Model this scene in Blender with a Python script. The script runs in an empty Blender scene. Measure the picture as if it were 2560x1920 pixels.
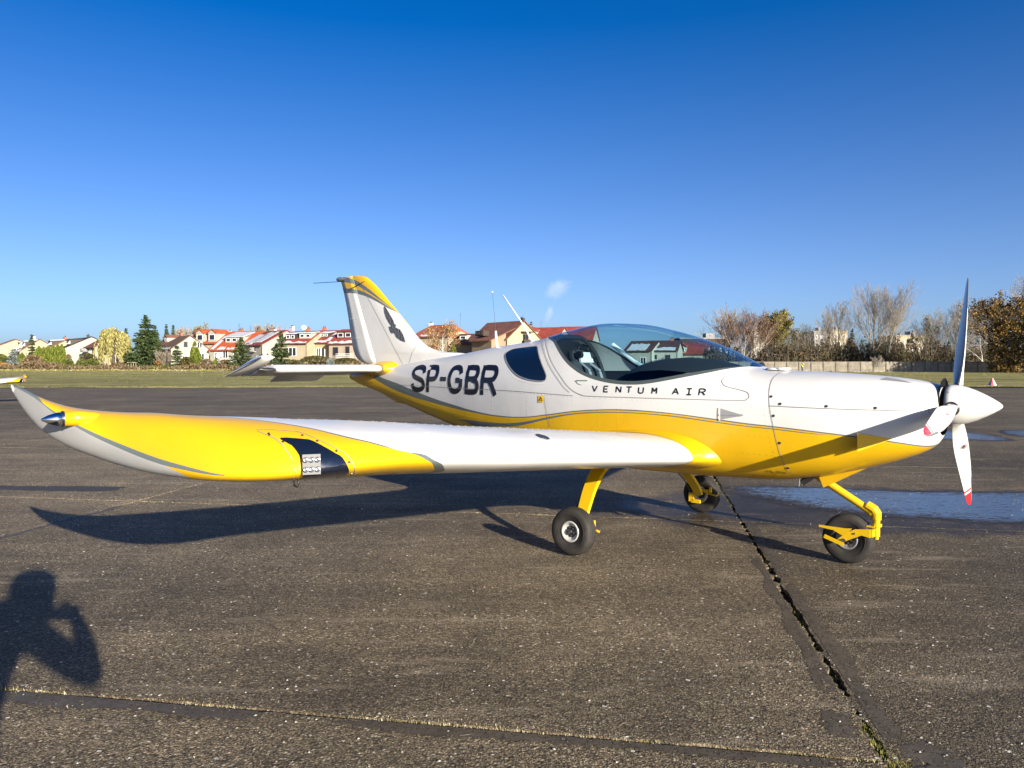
import bpy, bmesh, math, random
import numpy as np
from mathutils import Vector, Matrix, noise

scene = bpy.context.scene
COL = scene.collection
PI = math.pi
random.seed(7)

# ------------------------------------------------------------------ camera
CAM_H = 1.42
cam_data = bpy.data.cameras.new('camera')
cam_data.sensor_width = 36.0
cam_data.lens = 27.04
cam_data.clip_start = 0.02
cam_data.clip_end = 6000
cam = bpy.data.objects.new('camera', cam_data)
COL.objects.link(cam)
cam.location = (0, 0, CAM_H)
cam.rotation_euler = (math.radians(90 - 1.49), 0, 0)
scene.camera = cam

# ------------------------------------------------------------------ sun and sky
SUN_EL = math.radians(15.4)
SUN_AZ = math.radians(31.5)          # to the right of straight behind the camera
sun_dir = Vector((math.sin(SUN_AZ) * math.cos(SUN_EL), -math.cos(SUN_AZ) * math.cos(SUN_EL), math.sin(SUN_EL)))
sd = bpy.data.lights.new('sun', 'SUN')
sd.energy = 5.0
sd.angle = math.radians(0.5)
sd.color = (1.0, 0.91, 0.77)
so = bpy.data.objects.new('sun', sd)
COL.objects.link(so)
so.location = sun_dir * 50
so.rotation_euler = sun_dir.to_track_quat('Z', 'Y').to_euler()

world = bpy.data.worlds.new('World')
scene.world = world
world.use_nodes = True
wn, wl = world.node_tree.nodes, world.node_tree.links
wn.clear()
sky = wn.new('ShaderNodeTexSky')
sky.sky_type = 'NISHITA'
sky.sun_disc = False
sky.sun_elevation = SUN_EL
sky.sun_rotation = math.atan2(sun_dir.x, sun_dir.y)
sky.altitude = 200
sky.air_density = 0.6
sky.dust_density = 1.5
sky.ozone_density = 4.0
hs = wn.new('ShaderNodeHueSaturation')
# a dry winter sky: the blue deepens away from the hazy horizon
tc = wn.new('ShaderNodeTexCoord'); sxyz = wn.new('ShaderNodeSeparateXYZ'); mr = wn.new('ShaderNodeMapRange')
mr.inputs['From Min'].default_value = 0.02; mr.inputs['From Max'].default_value = 0.40
mr.inputs['To Min'].default_value = 0.95; mr.inputs['To Max'].default_value = 1.25
hs.inputs['Hue'].default_value = 0.506
wl.new(tc.outputs['Generated'], sxyz.inputs[0]); wl.new(sxyz.outputs[2], mr.inputs['Value']); wl.new(mr.outputs[0], hs.inputs['Saturation'])
bg = wn.new('ShaderNodeBackground')
bg.inputs['Strength'].default_value = 0.071
wo = wn.new('ShaderNodeOutputWorld')
wl.new(sky.outputs[0], hs.inputs['Color'])
wl.new(hs.outputs[0], bg.inputs['Color'])
wl.new(bg.outputs[0], wo.inputs['Surface'])

scene.view_settings.view_transform = 'Standard'
scene.view_settings.look = 'None'
scene.view_settings.gamma = 1.0
scene.view_settings.use_curve_mapping = False
scene.view_settings.exposure = 1.36
scene.cycles.use_denoising = True
scene.cycles.max_bounces = 8
scene.cycles.volume_bounces = 4
scene.cycles.transparent_max_bounces = 12

# ------------------------------------------------------------------ helpers
def link(o, parent=None):
    COL.objects.link(o)
    if parent is not None:
        o.parent = parent
    return o

def empty(name, loc=(0, 0, 0), rz=0.0, parent=None):
    o = bpy.data.objects.new(name, None)
    o.empty_display_size = 0.3
    o.location = loc
    o.rotation_euler = (0, 0, rz)
    return link(o, parent)

def tag(o, label=None, cat=None, group=None, kind=None):
    if label: o['label'] = label
    if cat: o['category'] = cat
    if group: o['group'] = group
    if kind: o['kind'] = kind
    return o

def mesh(name, verts, faces, mat=None, parent=None, smooth=False, fm=None):
    me = bpy.data.meshes.new(name)
    me.from_pydata([tuple(v) for v in verts], [], [tuple(f) for f in faces])
    mats = mat if isinstance(mat, (list, tuple)) else [mat]
    for m in mats:
        if m is not None:
            me.materials.append(m)
    if fm is not None:
        me.polygons.foreach_set('material_index', fm)
    if smooth:
        me.polygons.foreach_set('use_smooth', [True] * len(me.polygons))
    me.update()
    return link(bpy.data.objects.new(name, me), parent)

class MB:
    """collects simple shapes and links them as one mesh object"""
    def __init__(s):
        s.v, s.f, s.m = [], [], []
    def add(s, verts, faces, mi=0):
        k = len(s.v)
        s.v += [tuple(v) for v in verts]
        s.f += [tuple(i + k for i in f) for f in faces]
        s.m += [mi] * len(faces)
    def box(s, c, d, mi=0, rot=None):
        x, y, z = d[0] / 2, d[1] / 2, d[2] / 2
        vs = [Vector(p) for p in ((-x, -y, -z), (x, -y, -z), (x, y, -z), (-x, y, -z), (-x, -y, z), (x, -y, z), (x, y, z), (-x, y, z))]
        if rot is not None:
            vs = [rot @ v for v in vs]
        c = Vector(c)
        s.add([c + v for v in vs], [(0, 3, 2, 1), (4, 5, 6, 7), (0, 1, 5, 4), (1, 2, 6, 5), (2, 3, 7, 6), (3, 0, 4, 7)], mi)
    def tube(s, pts, rad, n=8, mi=0, cap=True, flat=None):
        """pts: polyline, rad: radius or list; flat=(axis vector, ratio) squashes the section"""
        pts = [Vector(p) for p in pts]
        rads = rad if isinstance(rad, (list, tuple)) else [rad] * len(pts)
        k0 = len(s.v)
        up = Vector((0.123, 0.31, 0.94))
        for i, p in enumerate(pts):
            t = (pts[min(i + 1, len(pts) - 1)] - pts[max(i - 1, 0)]).normalized()
            a = t.cross(up)
            if a.length < 1e-3: a = t.cross(Vector((1, 0, 0)))
            a.normalize(); b = t.cross(a)
            for j in range(n):
                an = 2 * PI * j / n
                o = a * math.cos(an) * rads[i] + b * math.sin(an) * rads[i]
                if flat:
                    ax = Vector(flat[0]).normalized(); o = o + ax * (o.dot(ax)) * (flat[1] - 1)
                s.v.append(tuple(p + o))
        for i in range(len(pts) - 1):
            for j in range(n):
                a0 = k0 + i * n + j; a1 = k0 + i * n + (j + 1) % n
                s.f.append((a0, a1, a1 + n, a0 + n)); s.m.append(mi)
        if cap:
            s.f.append(tuple(k0 + j for j in range(n))[::-1]); s.m.append(mi)
            e = k0 + (len(pts) - 1) * n
            s.f.append(tuple(e + j for j in range(n))); s.m.append(mi)
    def lathe(s, prof, org, axis, n=24, mi=0):
        """prof: list of (distance along axis, radius)"""
        ax = Vector(axis).normalized(); org = Vector(org)
        a = ax.cross(Vector((0, 0, 1)))
        if a.length < 1e-3: a = Vector((1, 0, 0))
        a.normalize(); b = ax.cross(a)
        k0 = len(s.v)
        for d, r in prof:
            for j in range(n):
                an = 2 * PI * j / n
                s.v.append(tuple(org + ax * d + (a * math.cos(an) + b * math.sin(an)) * max(r, 1e-4)))
        for i in range(len(prof) - 1):
            for j in range(n):
                a0 = k0 + i * n + j; a1 = k0 + i * n + (j + 1) % n
                s.f.append((a0, a1, a1 + n, a0 + n)); s.m.append(mi)
    def build(s, name, mat, parent=None, smooth=False):
        return mesh(name, s.v, s.f, mat, parent, smooth, s.m if isinstance(mat, (list, tuple)) else None)

def grid_faces(nu, nv, wrap=False):
    f = []
    for i in range(nu - 1):
        for j in range(nv if wrap else nv - 1):
            a = i * nv + j; b = i * nv + (j + 1) % nv
            f.append((a, b, b + nv, a + nv))
    return f

def patch(poly, step, fmap):
    """2-D outline cut on a grid and carried onto a surface by fmap(u, v)"""
    bm = bmesh.new()
    vs = [bm.verts.new((p[0], p[1], 0)) for p in poly]
    bm.faces.new(vs)
    bmesh.ops.triangulate(bm, faces=bm.faces[:])
    us = [p[0] for p in poly]; ws = [p[1] for p in poly]
    for ax, lo, hi, st in ((0, min(us), max(us), step[0]), (1, min(ws), max(ws), step[1])):
        k = lo + st
        while k < hi - 1e-4:
            co = (k, 0, 0) if ax == 0 else (0, k, 0)
            no = (1, 0, 0) if ax == 0 else (0, 1, 0)
            bmesh.ops.bisect_plane(bm, geom=bm.verts[:] + bm.edges[:] + bm.faces[:], plane_co=co, plane_no=no, dist=1e-6)
            k += st
    bm.verts.ensure_lookup_table(); bm.verts.index_update()
    v = [fmap(q.co.x, q.co.y) for q in bm.verts]
    f = [tuple(q.index for q in fc.verts) for fc in bm.faces]
    bm.free()
    return v, f

def smooth_poly(pts, n=4, closed=True):
    """Catmull-Rom through the points"""
    out = []; N = len(pts)
    rng = range(N) if closed else range(N - 1)
    for i in rng:
        if closed:
            p0, p1, p2, p3 = pts[i - 1], pts[i], pts[(i + 1) % N], pts[(i + 2) % N]
        else:
            p0, p1, p2, p3 = pts[max(i - 1, 0)], pts[i], pts[i + 1], pts[min(i + 2, N - 1)]
        for k in range(n):
            t = k / n
            out.append(tuple(.5 * (2 * b + (c - a) * t + (2 * a - 5 * b + 4 * c - d) * t * t + (3 * b - a - 3 * c + d) * t ** 3)
                             for a, b, c, d in zip(p0, p1, p2, p3)))
    if not closed: out.append(tuple(pts[-1]))
    return out

# ------------------------------------------------------------------ material helpers
class G:
    def __init__(s, name):
        s.mat = bpy.data.materials.new(name)
        s.mat.use_nodes = True
        s.n, s.l = s.mat.node_tree.nodes, s.mat.node_tree.links
        s.n.clear()
        s.out = s.n.new('ShaderNodeOutputMaterial')
    def node(s, t, ins=None, **kw):
        nd = s.n.new(t)
        for k, v in kw.items():
            setattr(nd, k, v)
        for k, v in (ins or {}).items():
            s.put(nd.inputs[k], v)
        return nd
    def put(s, sock, v):
        if hasattr(v, 'is_linked') or isinstance(v, bpy.types.NodeSocket):
            s.l.new(v, sock)
        elif isinstance(v, bpy.types.Node):
            s.l.new(v.outputs[0], sock)
        else:
            if isinstance(v, (tuple, list)) and len(v) == 3 and sock.type == 'RGBA':
                v = (*v, 1)
            sock.default_value = v
    def math(s, op, a, b=0.0, c=0.0, clamp=False):
        nd = s.n.new('ShaderNodeMath'); nd.operation = op; nd.use_clamp = clamp
        s.put(nd.inputs[0], a); s.put(nd.inputs[1], b)
        if op in ('MULTIPLY_ADD', 'COMPARE', 'SMOOTH_MIN', 'SMOOTH_MAX'): s.put(nd.inputs[2], c)
        return nd.outputs[0]
    def mix(s, fac, a, b, mode='MIX'):
        nd = s.n.new('ShaderNodeMix'); nd.data_type = 'RGBA'; nd.blend_type = mode
        s.put(nd.inputs[0], fac); s.put(nd.inputs[6], a); s.put(nd.inputs[7], b)
        return nd.outputs[2]
    def ramp(s, fac, stops, interp='LINEAR'):
        nd = s.n.new('ShaderNodeValToRGB'); nd.color_ramp.interpolation = interp
        el = nd.color_ramp.elements
        while len(el) < len(stops): el.new(0.5)
        for e, (p, c) in zip(el, stops):
            e.position = p
            e.color = (*c, 1) if isinstance(c, (tuple, list)) else (c, c, c, 1)
        s.put(nd.inputs[0], fac)
        return nd.outputs[0]
    def noise(s, vec, scale, detail=4, rough=.55, out=0):
        nd = s.node('ShaderNodeTexNoise', {'Scale': scale, 'Detail': detail, 'Roughness': rough})
        if vec is not None: s.put(nd.inputs['Vector'], vec)
        return nd.outputs[out]
    def voro(s, vec, scale, out='Distance', feature='F1', rnd=1.0):
        nd = s.node('ShaderNodeTexVoronoi', {'Scale': scale, 'Randomness': rnd}, feature=feature)
        if vec is not None: s.put(nd.inputs['Vector'], vec)
        return nd.outputs[out]
    def bump(s, h, strength=.5, dist=.01):
        nd = s.node('ShaderNodeBump', {'Strength': strength, 'Distance': dist, 'Height': h})
        return nd.outputs[0]
    def pos(s):
        return s.node('ShaderNodeNewGeometry').outputs['Position']
    def obj(s):
        return s.node('ShaderNodeTexCoord').outputs['Object']
    def curve(s, x, pts, x0, x1, y0, y1):
        """float curve mapping x in [x0,x1] to y in [y0,y1]"""
        nd = s.n.new('ShaderNodeFloatCurve')
        cm = nd.mapping; cv = cm.curves[0]
        pp = [((a - x0) / (x1 - x0), (b - y0) / (y1 - y0)) for a, b in pts]
        if pp[0][0] > 0: pp = [(0, pp[0][1])] + pp
        if pp[-1][0] < 1: pp = pp + [(1, pp[-1][1])]
        cv.points[0].location = pp[0]; cv.points[1].location = pp[-1]
        for q in pp[1:-1]: cv.points.new(*q)
        for p in cv.points: p.handle_type = 'AUTO'
        cm.update()
        u = s.math('MULTIPLY_ADD', x, 1 / (x1 - x0), -x0 / (x1 - x0))
        s.put(nd.inputs['Value'], u)
        return s.math('MULTIPLY_ADD', nd.outputs[0], (y1 - y0), y0)
    def surf(s, color, rough=.5, metal=0., spec=.5, normal=None, coat=0., coat_rough=.05, **kw):
        p = s.node('ShaderNodeBsdfPrincipled', {'Base Color': color, 'Roughness': rough, 'Metallic': metal,
                                                'Specular IOR Level': spec, 'Coat Weight': coat, 'Coat Roughness': coat_rough})
        if normal is not None: s.put(p.inputs['Normal'], normal)
        for k, v in kw.items(): s.put(p.inputs[k], v)
        s.l.new(p.outputs[0], s.out.inputs['Surface'])
        return s.mat

def simple(name, col, rough=.5, metal=0., spec=.5, coat=0., var=.12, scale=6., bump=0.):
    g = G(name)
    o = g.obj()
    n = g.noise(o, scale, 5)
    c = g.mix(1.0, col, g.ramp(n, [(.25, 1 - var), (.75, 1 + var * .6)]), 'MULTIPLY')
    nm = g.bump(g.noise(o, scale * 6, 4), bump, .01) if bump else None
    return g.surf(c, rough, metal, spec, nm, coat)

def plain(name, col, rough=.5, metal=0., spec=.5, coat=0.):
    return G(name).surf(col, rough, metal, spec, None, coat)
# ================================================================== GROUND
GU = Vector((.9853, -.1711, 0)); GV = Vector((.1711, .9853, 0))   # directions of the slab joints
U0, V0, SU, SV = .86, 2.9, 6.05, 4.25
def gp(u, v, z=0.0): return GU * u + GV * v + Vector((0, 0, z))

def asphalt_material():
    g = G('weathered_asphalt')
    p = g.pos()
    rnd = g.node('ShaderNodeObjectInfo').outputs['Random']
    big = g.noise(p, .33, 6, .6)
    mid = g.noise(p, 2.2, 6, .62)
    fine = g.noise(p, 130, 4, .7)
    wob = g.node('ShaderNodeVectorMath', {0: p, 1: g.node('ShaderNodeVectorMath', {0: g.noise(p, 40, 3, .6, 1), 1: (.014, .014, .014)}, operation='MULTIPLY').outputs[0]}, operation='ADD').outputs[0]
    v1 = g.node('ShaderNodeTexVoronoi', {'Scale': 78.0, 'Vector': wob}); v2 = g.node('ShaderNodeTexVoronoi', {'Scale': 150.0, 'Vector': wob})
    sel = g.ramp(g.noise(p, 24, 3, .6), [(.42, 0.0), (.58, 1.0)])
    stone = g.mix(sel, v1.outputs['Distance'], v2.outputs['Distance'])
    scol = g.mix(sel, v1.outputs['Color'], v2.outputs['Color'])
    sval = g.node('ShaderNodeSeparateColor', {0: scol}).outputs[0]
    base = g.ramp(sval, [(0, (.070, .053, .030)), (.40, (.146, .113, .068)), (.72, (.248, .197, .120)), (.92, (.37, .305, .205)), (1, (.58, .51, .40))])
    fx = g.ramp(stone, [(.0, 1.25), (.35, .98), (.70, .30)])
    c = g.mix(1, base, fx, 'MULTIPLY')
    c = g.mix(1, c, g.ramp(big, [(.28, .62), (.72, 1.38)]), 'MULTIPLY')
    c = g.mix(1, c, g.ramp(mid, [(.30, .74), (.72, 1.22)]), 'MULTIPLY')
    c = g.mix(1, c, g.ramp(rnd, [(0, .90), (1, 1.08)]), 'MULTIPLY')
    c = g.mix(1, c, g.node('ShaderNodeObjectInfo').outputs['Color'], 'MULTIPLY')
    # pale scuffs and worn aggregate
    sc = g.node('ShaderNodeMapping', {'Vector': p, 'Rotation': (0, 0, .17), 'Scale': (.55, 3.2, 1)}).outputs[0]
    scuff = g.ramp(g.noise(sc, 1.7, 8, .68), [(.56, 0.0), (.74, .6)])
    c = g.mix(scuff, c, (.33, .27, .195))
    lng = g.node('ShaderNodeMapping', {'Vector': p, 'Rotation': (0, 0, .17), 'Scale': (.10, .9, 1)}).outputs[0]
    c = g.mix(1, c, g.ramp(g.noise(lng, 1.1, 6, .7), [(.30, .70), (.68, 1.30)]), 'MULTIPLY')
    # sparse white specks
    w = g.node('ShaderNodeTexVoronoi', {'Scale': 19.0, 'Vector': p})
    wsep = g.node('ShaderNodeSeparateColor', {0: w.outputs['Color']}).outputs[1]
    speck = g.math('MULTIPLY', g.math('LESS_THAN', w.outputs['Distance'], .17), g.math('GREATER_THAN', wsep, .90))
    c = g.mix(speck, c, (.50, .47, .41))
    # damp, darker asphalt towards the puddles on the right
    sep = g.node('ShaderNodeSeparateXYZ', {0: p})
    d1 = g.node('ShaderNodeMapping', {'Vector': p, 'Location': (-3.9 * .30, -7.55 * .75, 0), 'Scale': (.30, .75, 0)}).outputs[0]
    dist = g.node('ShaderNodeVectorMath', {0: d1}, operation='LENGTH').outputs['Value']
    wet = g.ramp(g.math('ADD', dist, g.math('MULTIPLY', g.math('SUBTRACT', mid, .5), .9)), [(.72, 1.0), (1.08, 0.0)])
    c = g.mix(wet, c, g.mix(1, c, (.40, .38, .37), 'MULTIPLY'))
    h = g.math('ADD', g.math('MULTIPLY', stone, -.9), g.math('MULTIPLY', fine, .5))
    r = g.ramp(g.math('ADD', wet, g.math('MULTIPLY', fine, .2)), [(0, .82), (1, .45)])
    return g.surf(c, r, 0, .35, g.bump(h, 1.0, .010))
M_ASPHALT = asphalt_material()

def soil_material():
    g = G('joint_soil')
    p = g.pos()
    n = g.noise(p, 14, 5, .6)
    c = g.ramp(n, [(.3, (.018, .016, .012)), (.6, (.05, .045, .03)), (.8, (.12, .11, .05))])
    return g.surf(c, .95, 0, .2, g.bump(g.noise(p, 60, 4), .6, .02))
M_SOIL = soil_material()

# the joint bed under the slabs
apron = mesh('apron', [gp(-95, -14, -.035), gp(95, -14, -.035), gp(95, 60, -.035), gp(-95, 60, -.035)], [(0, 1, 2, 3)], M_SOIL)
tag(apron, 'grey brown weathered asphalt apron laid in large jointed slabs', None, None, 'structure')

def apron_edge(x):
    return 46.6 + .035 * x + 0.5 * noise.noise((x * .13, 3.1, 0)) + .25 * noise.noise((x * .7, 9.1, 0))

def slab_outline(i, j):
    rnd = random.Random(1000 + i * 91 + j * 7)
    u0, u1 = U0 + SU * i, U0 + SU * (i + 1); v0, v1 = V0 + SV * j, V0 + SV * (j + 1)
    near = (v0 < 9 and -8 < u0 < 8)
    st = .035 if near else .9
    gap = {0: .016}
    def edge(a, b, off, seed, wob):
        n = max(2, int((Vector(b) - Vector(a)).length / st)); out = []
        for k in range(n):
            t = k / n
            p = [a[0] + (b[0] - a[0]) * t, a[1] + (b[1] - a[1]) * t]
            w = wob * (.45 * noise.noise((p[0] * 2.3 + seed, p[1] * 2.3, 4.0)) + .7 * noise.noise((p[0] * 9 + seed, p[1] * 9, 1.0)) + .75 * noise.noise((p[0] * 31 + seed, p[1] * 31, 2.0)))
            p[0] += off[0] * (1 + w * 22); p[1] += off[1] * (1 + w * 22)
            out.append(p)
        return out
    # the joint on the right (u = U0) is opened wide by frost
    gr = .017 if i == -1 and j < 2 else .011
    gl = .012 if i == 0 and j < 2 else .011
    gb = .016 if j in (0, -1) else .010
    pts = edge((u0, v0), (u1, v0), (0, gb), i * 3.7, .045) + edge((u1, v0), (u1, v1), (-gr, 0), j * 5.1, .10) \
        + edge((u1, v1), (u0, v1), (0, -gb), i * 8.3, .045) + edge((u0, v1), (u0, v0), (gl, 0), j * 2.9, .10)
    return pts

ns = 0
for j in range(-2, 11):
    for i in range(-7, 8):
        c = gp(U0 + SU * (i + .5), V0 + SV * (j + .5))
        # outside the view (with a margin) nothing is built
        if abs(c.x) > (c.y + 4) * .69 + 6.5 or c.y > 49: continue
        pts = slab_outline(i, j)
        n = len(pts)
        dz = random.Random(i * 13 + j).uniform(-.0003, .0003)
        top = []
        for (u, v) in pts:
            q = gp(u, v, dz)
            if q.y > apron_edge(q.x): q.y = apron_edge(q.x)
            top.append(q)
        if max(q.y for q in top) - min(q.y for q in top) < .5: continue
        bot = [q + Vector((0, 0, -.03)) for q in top]
        faces = [tuple(range(n))] + [(k, n + k, n + (k + 1) % n, (k + 1) % n) for k in range(n)]
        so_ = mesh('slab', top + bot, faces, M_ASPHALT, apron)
        # slab tint paints in the low sun: right darker, left brighter; far darker too
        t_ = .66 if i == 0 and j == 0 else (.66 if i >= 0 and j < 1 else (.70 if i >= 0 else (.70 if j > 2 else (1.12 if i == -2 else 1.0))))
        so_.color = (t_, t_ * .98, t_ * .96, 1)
        ns += 1

# smooth grey sealant smeared along the two near joints
def sealant_material():
    g = G('joint_sealant')
    p = g.pos()
    c = g.ramp(g.noise(p, 7, 6, .65), [(.3, (.052, .043, .031)), (.7, (.098, .080, .058))])
    c = g.mix(1, c, g.ramp(g.noise(p, 160, 3, .6), [(.3, .75), (.7, 1.2)]), 'MULTIPLY')
    e = g.node('ShaderNodeAttribute', attribute_name='edge').outputs['Fac']
    f = g.math('ADD', e, g.math('MULTIPLY', g.math('SUBTRACT', g.noise(p, 34, 6, .75), .5), 3.4))
    f = g.ramp(f, [(.55, 0.0), (.80, 1.0)])
    b = g.node('ShaderNodeBsdfPrincipled', {'Base Color': c, 'Roughness': .6, 'Specular IOR Level': .35, 'Normal': g.bump(g.noise(p, 60, 4), .5, .004)})
    t = g.node('ShaderNodeBsdfTransparent')
    m = g.node('ShaderNodeMixShader', {0: f, 1: t.outputs[0], 2: b.outputs[0]})
    g.l.new(m.outputs[0], g.out.inputs['Surface'])
    return g.mat
M_SEAL = sealant_material()
def damp_material():
    g = G('damp_asphalt'); p = g.pos()
    n = g.voro(p, 85, 'Distance')
    c = g.ramp(n, [(0, (.060, .050, .038)), (.7, (.024, .020, .016))])
    e = g.node('ShaderNodeAttribute', attribute_name='edge').outputs['Fac']
    f = g.ramp(g.math('ADD', e, g.math('MULTIPLY', g.math('SUBTRACT', g.noise(p, 9, 6, .7), .5), 1.4)), [(.30, 0.0), (.50, 1.0)])
    b = g.node('ShaderNodeBsdfPrincipled', {'Base Color': c, 'Roughness': .7, 'Normal': g.bump(n, .7, .008)})
    t = g.node('ShaderNodeBsdfTransparent')
    m = g.node('ShaderNodeMixShader', {0: f, 1: t.outputs[0], 2: b.outputs[0]})
    g.l.new(m.outputs[0], g.out.inputs['Surface'])
    return g.mat
M_DAMP = damp_material()
_sz = [0]
def smear(name, line, w0, w1, z=.0011):
    """line: list of (u,v); irregular strip beside the joint, w0 to its left and w1 to its right"""
    line = smooth_poly(line, 8, False); _sz[0] += 1; z += .0002 * (_sz[0] % 4)
    V, A = [], []
    for k, (u, v) in enumerate(line):
        a = line[max(k - 1, 0)]; b = line[min(k + 1, len(line) - 1)]
        t = Vector((b[0] - a[0], b[1] - a[1], 0)).normalized(); nrm = Vector((-t.y, t.x, 0))
        e = min(1, k / 3, (len(line) - 1 - k) / 3)
        wl_ = w0 + (.06 * noise.noise((u * 2.6, v * 2.6, 1.5)) if w0 > .02 else 0)
        wr_ = w1 + (.06 * noise.noise((u * 2.6, v * 2.6, 7.5)) if w1 > .02 else 0)
        c = Vector((u, v, 0))
        for q in (0, .25, .5, .75, 1):
            o = c + nrm * (wl_ * (1 - q) - wr_ * q)
            V.append(gp(o.x, o.y, z))
            # the side lying in the joint is clean, the free side is ragged
            fl = 1.0 if (w0 <= .02 and q == 0) or (w1 <= .02 and q == 1) else (0.0 if q in (0, 1) else (.8 if q != .5 else 1.0))
            A.append(fl * e)
    o = mesh(name, V, grid_faces(len(line), 5), M_SEAL, apron)
    at = o.data.attributes.new('edge', 'FLOAT', 'POINT'); at.data.foreach_set('value', A)
    return o
smear('sealant_smear', [(.895, 2.95), (.89, 3.6), (.89, 4.4), (.89, 5.3)], 0, .10)
smear('sealant_smear', [(.83, 3.3), (.83, 4.3), (.83, 5.1), (.83, 6.0)], .085, 0)
smear('sealant_smear', [(.89, 5.2), (.89, 6.2), (.89, 7.1)], 0, .09)
smear('sealant_smear', [(.93, 2.45), (1.05, 2.70), (1.0, 2.86), (.92, 3.10)], .10, .20)
smear('sealant_smear', [(.74, 3.05), (.76, 3.16), (.80, 3.30)], .10, .07)
smear('sealant_smear', [(-2.8, 2.885), (-2.3, 2.885), (-1.9, 2.885), (-1.45, 2.885)], 0, .12)
smear('sealant_smear', [(-1.3, 2.885), (-.6, 2.885), (.1, 2.885), (.8, 2.885)], 0, .085)
smear('sealant_smear', [(-5.15, 5.2), (-5.17, 6.2), (-5.15, 7.0)], .05, .05)
o = smear('damp_patch', [(-8.1, 7.72), (-7.4, 7.66), (-6.9, 7.66), (-6.4, 7.74), (-5.8, 7.82)], .22, .17); o.data.materials[0] = M_DAMP
# moss and dry grass growing in the joints
def blade_mat(name, c0, c1, c2):
    g = G(name)
    r = g.node('ShaderNodeNewGeometry').outputs['Random Per Island']
    c = g.ramp(r, [(0, c0), (.5, c1), (1, c2)])
    return g.surf(c, .7, 0, .25)
M_MOSS = blade_mat('joint_moss', (.09, .095, .018), (.20, .185, .035), (.34, .30, .10))
M_STRAW = blade_mat('dry_straw', (.26, .23, .10), (.42, .36, .20), (.60, .54, .36))
def tufts(name, mat, segs, per, h, w, seed, spread=.016):
    rnd = random.Random(seed)
    V, F = [], []
    for (u0, v0, u1, v1, dens) in segs:
        n = int(per * dens * math.hypot(u1 - u0, v1 - v0))
        for _ in range(n):
            t = rnd.random()
            u, v = u0 + (u1 - u0) * t, v0 + (v1 - v0) * t
            if noise.noise((u * 1.6, v * 1.6, seed)) + .25 * noise.noise((u * 7, v * 7, seed)) < -.02: continue
            q = gp(u + rnd.gauss(0, spread), v + rnd.gauss(0, spread), -.02)
            a = rnd.uniform(0, 2 * PI); hh = h * rnd.uniform(.2, 1.0) ** 1.3 * 1.35
            d = Vector((math.cos(a), math.sin(a), 0)); s = Vector((-d.y, d.x, 0)) * w * rnd.uniform(.6, 1.3)
            k = len(V)
            V += [q - s, q + s, q + d * hh * rnd.uniform(.2, .9) + Vector((0, 0, hh))]
            F.append((k, k + 1, k + 2))
    o = mesh(name, V, F, mat, None)
    return o
o = tufts('joint_moss', M_MOSS, [(U0 - 6.05, V0, U0, V0, 2.2), (U0, V0, U0 + 3, V0, .7), (U0 - .01, 2.3, U0 + .02, 3.15, 4.0), (U0, 3.1, U0, 7.2, .35),
                                 (U0, 7.2, U0, 11, .9), (U0 - SU, 4.6, U0 - SU, 9.5, 1.0), (U0 - SU, 7.15, U0 + 9, 7.15, .55)], 1000, .015, .0030, 3)
tag(o, 'yellow green moss growing in the slab joints', kind='stuff')
o = tufts('moss_clump', M_MOSS, [(U0 + .01, 2.60, U0 + .03, 3.02, 1.0), (U0 + .0, 3.05, U0 + .01, 3.25, .5), (U0 + .03, 2.68, U0 + .05, 2.92, 1.2)], 5200, .021, .0034, 40, .022)
tag(o, 'cushion of moss where the two near joints cross', kind='stuff')
o = tufts('joint_straw', M_STRAW, [(U0 - 6.05, V0 + .012, U0, V0 + .012, 1.6), (U0, V0, U0 + 1.2, V0, .5), (U0 - SU, 4.6, U0 - SU, 9.5, .5), (U0 - SU, 7.16, U0 + 9, 7.16, .6),
                                   (U0 - 3 * SU, 11.4, U0 + 2 * SU, 11.4, .5), (U0 - 3 * SU, 15.65, U0 + 2 * SU, 15.65, .5),
                                   (U0 - 2 * SU, 8, U0 - 2 * SU, 16, .5), (U0 + SU, 8, U0 + SU, 18, .6)], 520, .022, .003, 11)
tag(o, 'dry straw coloured grass growing in the slab joints', kind='stuff')

# loose pale chips scattered on the asphalt
M_CHIP = blade_mat('stone_chips', (.14, .125, .10), (.24, .22, .185), (.42, .39, .34))
V, F = [], []
rnd = random.Random(5)
for _ in range(2600):
    y = 1.6 + 14 * rnd.random() ** 1.7; x = rnd.uniform(-.75, .75) * (y + 1)
    s = rnd.uniform(.003, .0075) * (1 + .03 * y); a = rnd.uniform(0, PI); e = rnd.uniform(.5, 1)
    k = len(V); z = .003
    for q in range(4):
        an = a + q * PI / 2
        V.append((x + math.cos(an) * s * (1 if q % 2 else e), y + math.sin(an) * s * (1 if q % 2 else e), z))
    V.append((x, y, z + s * .55))
    F += [(k, k + 1, k + 4), (k + 1, k + 2, k + 4), (k + 2, k + 3, k + 4), (k + 3, k, k + 4)]
tag(mesh('loose_grit', V, F, M_CHIP), 'pale stone grit scattered over the asphalt', kind='stuff')

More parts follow.
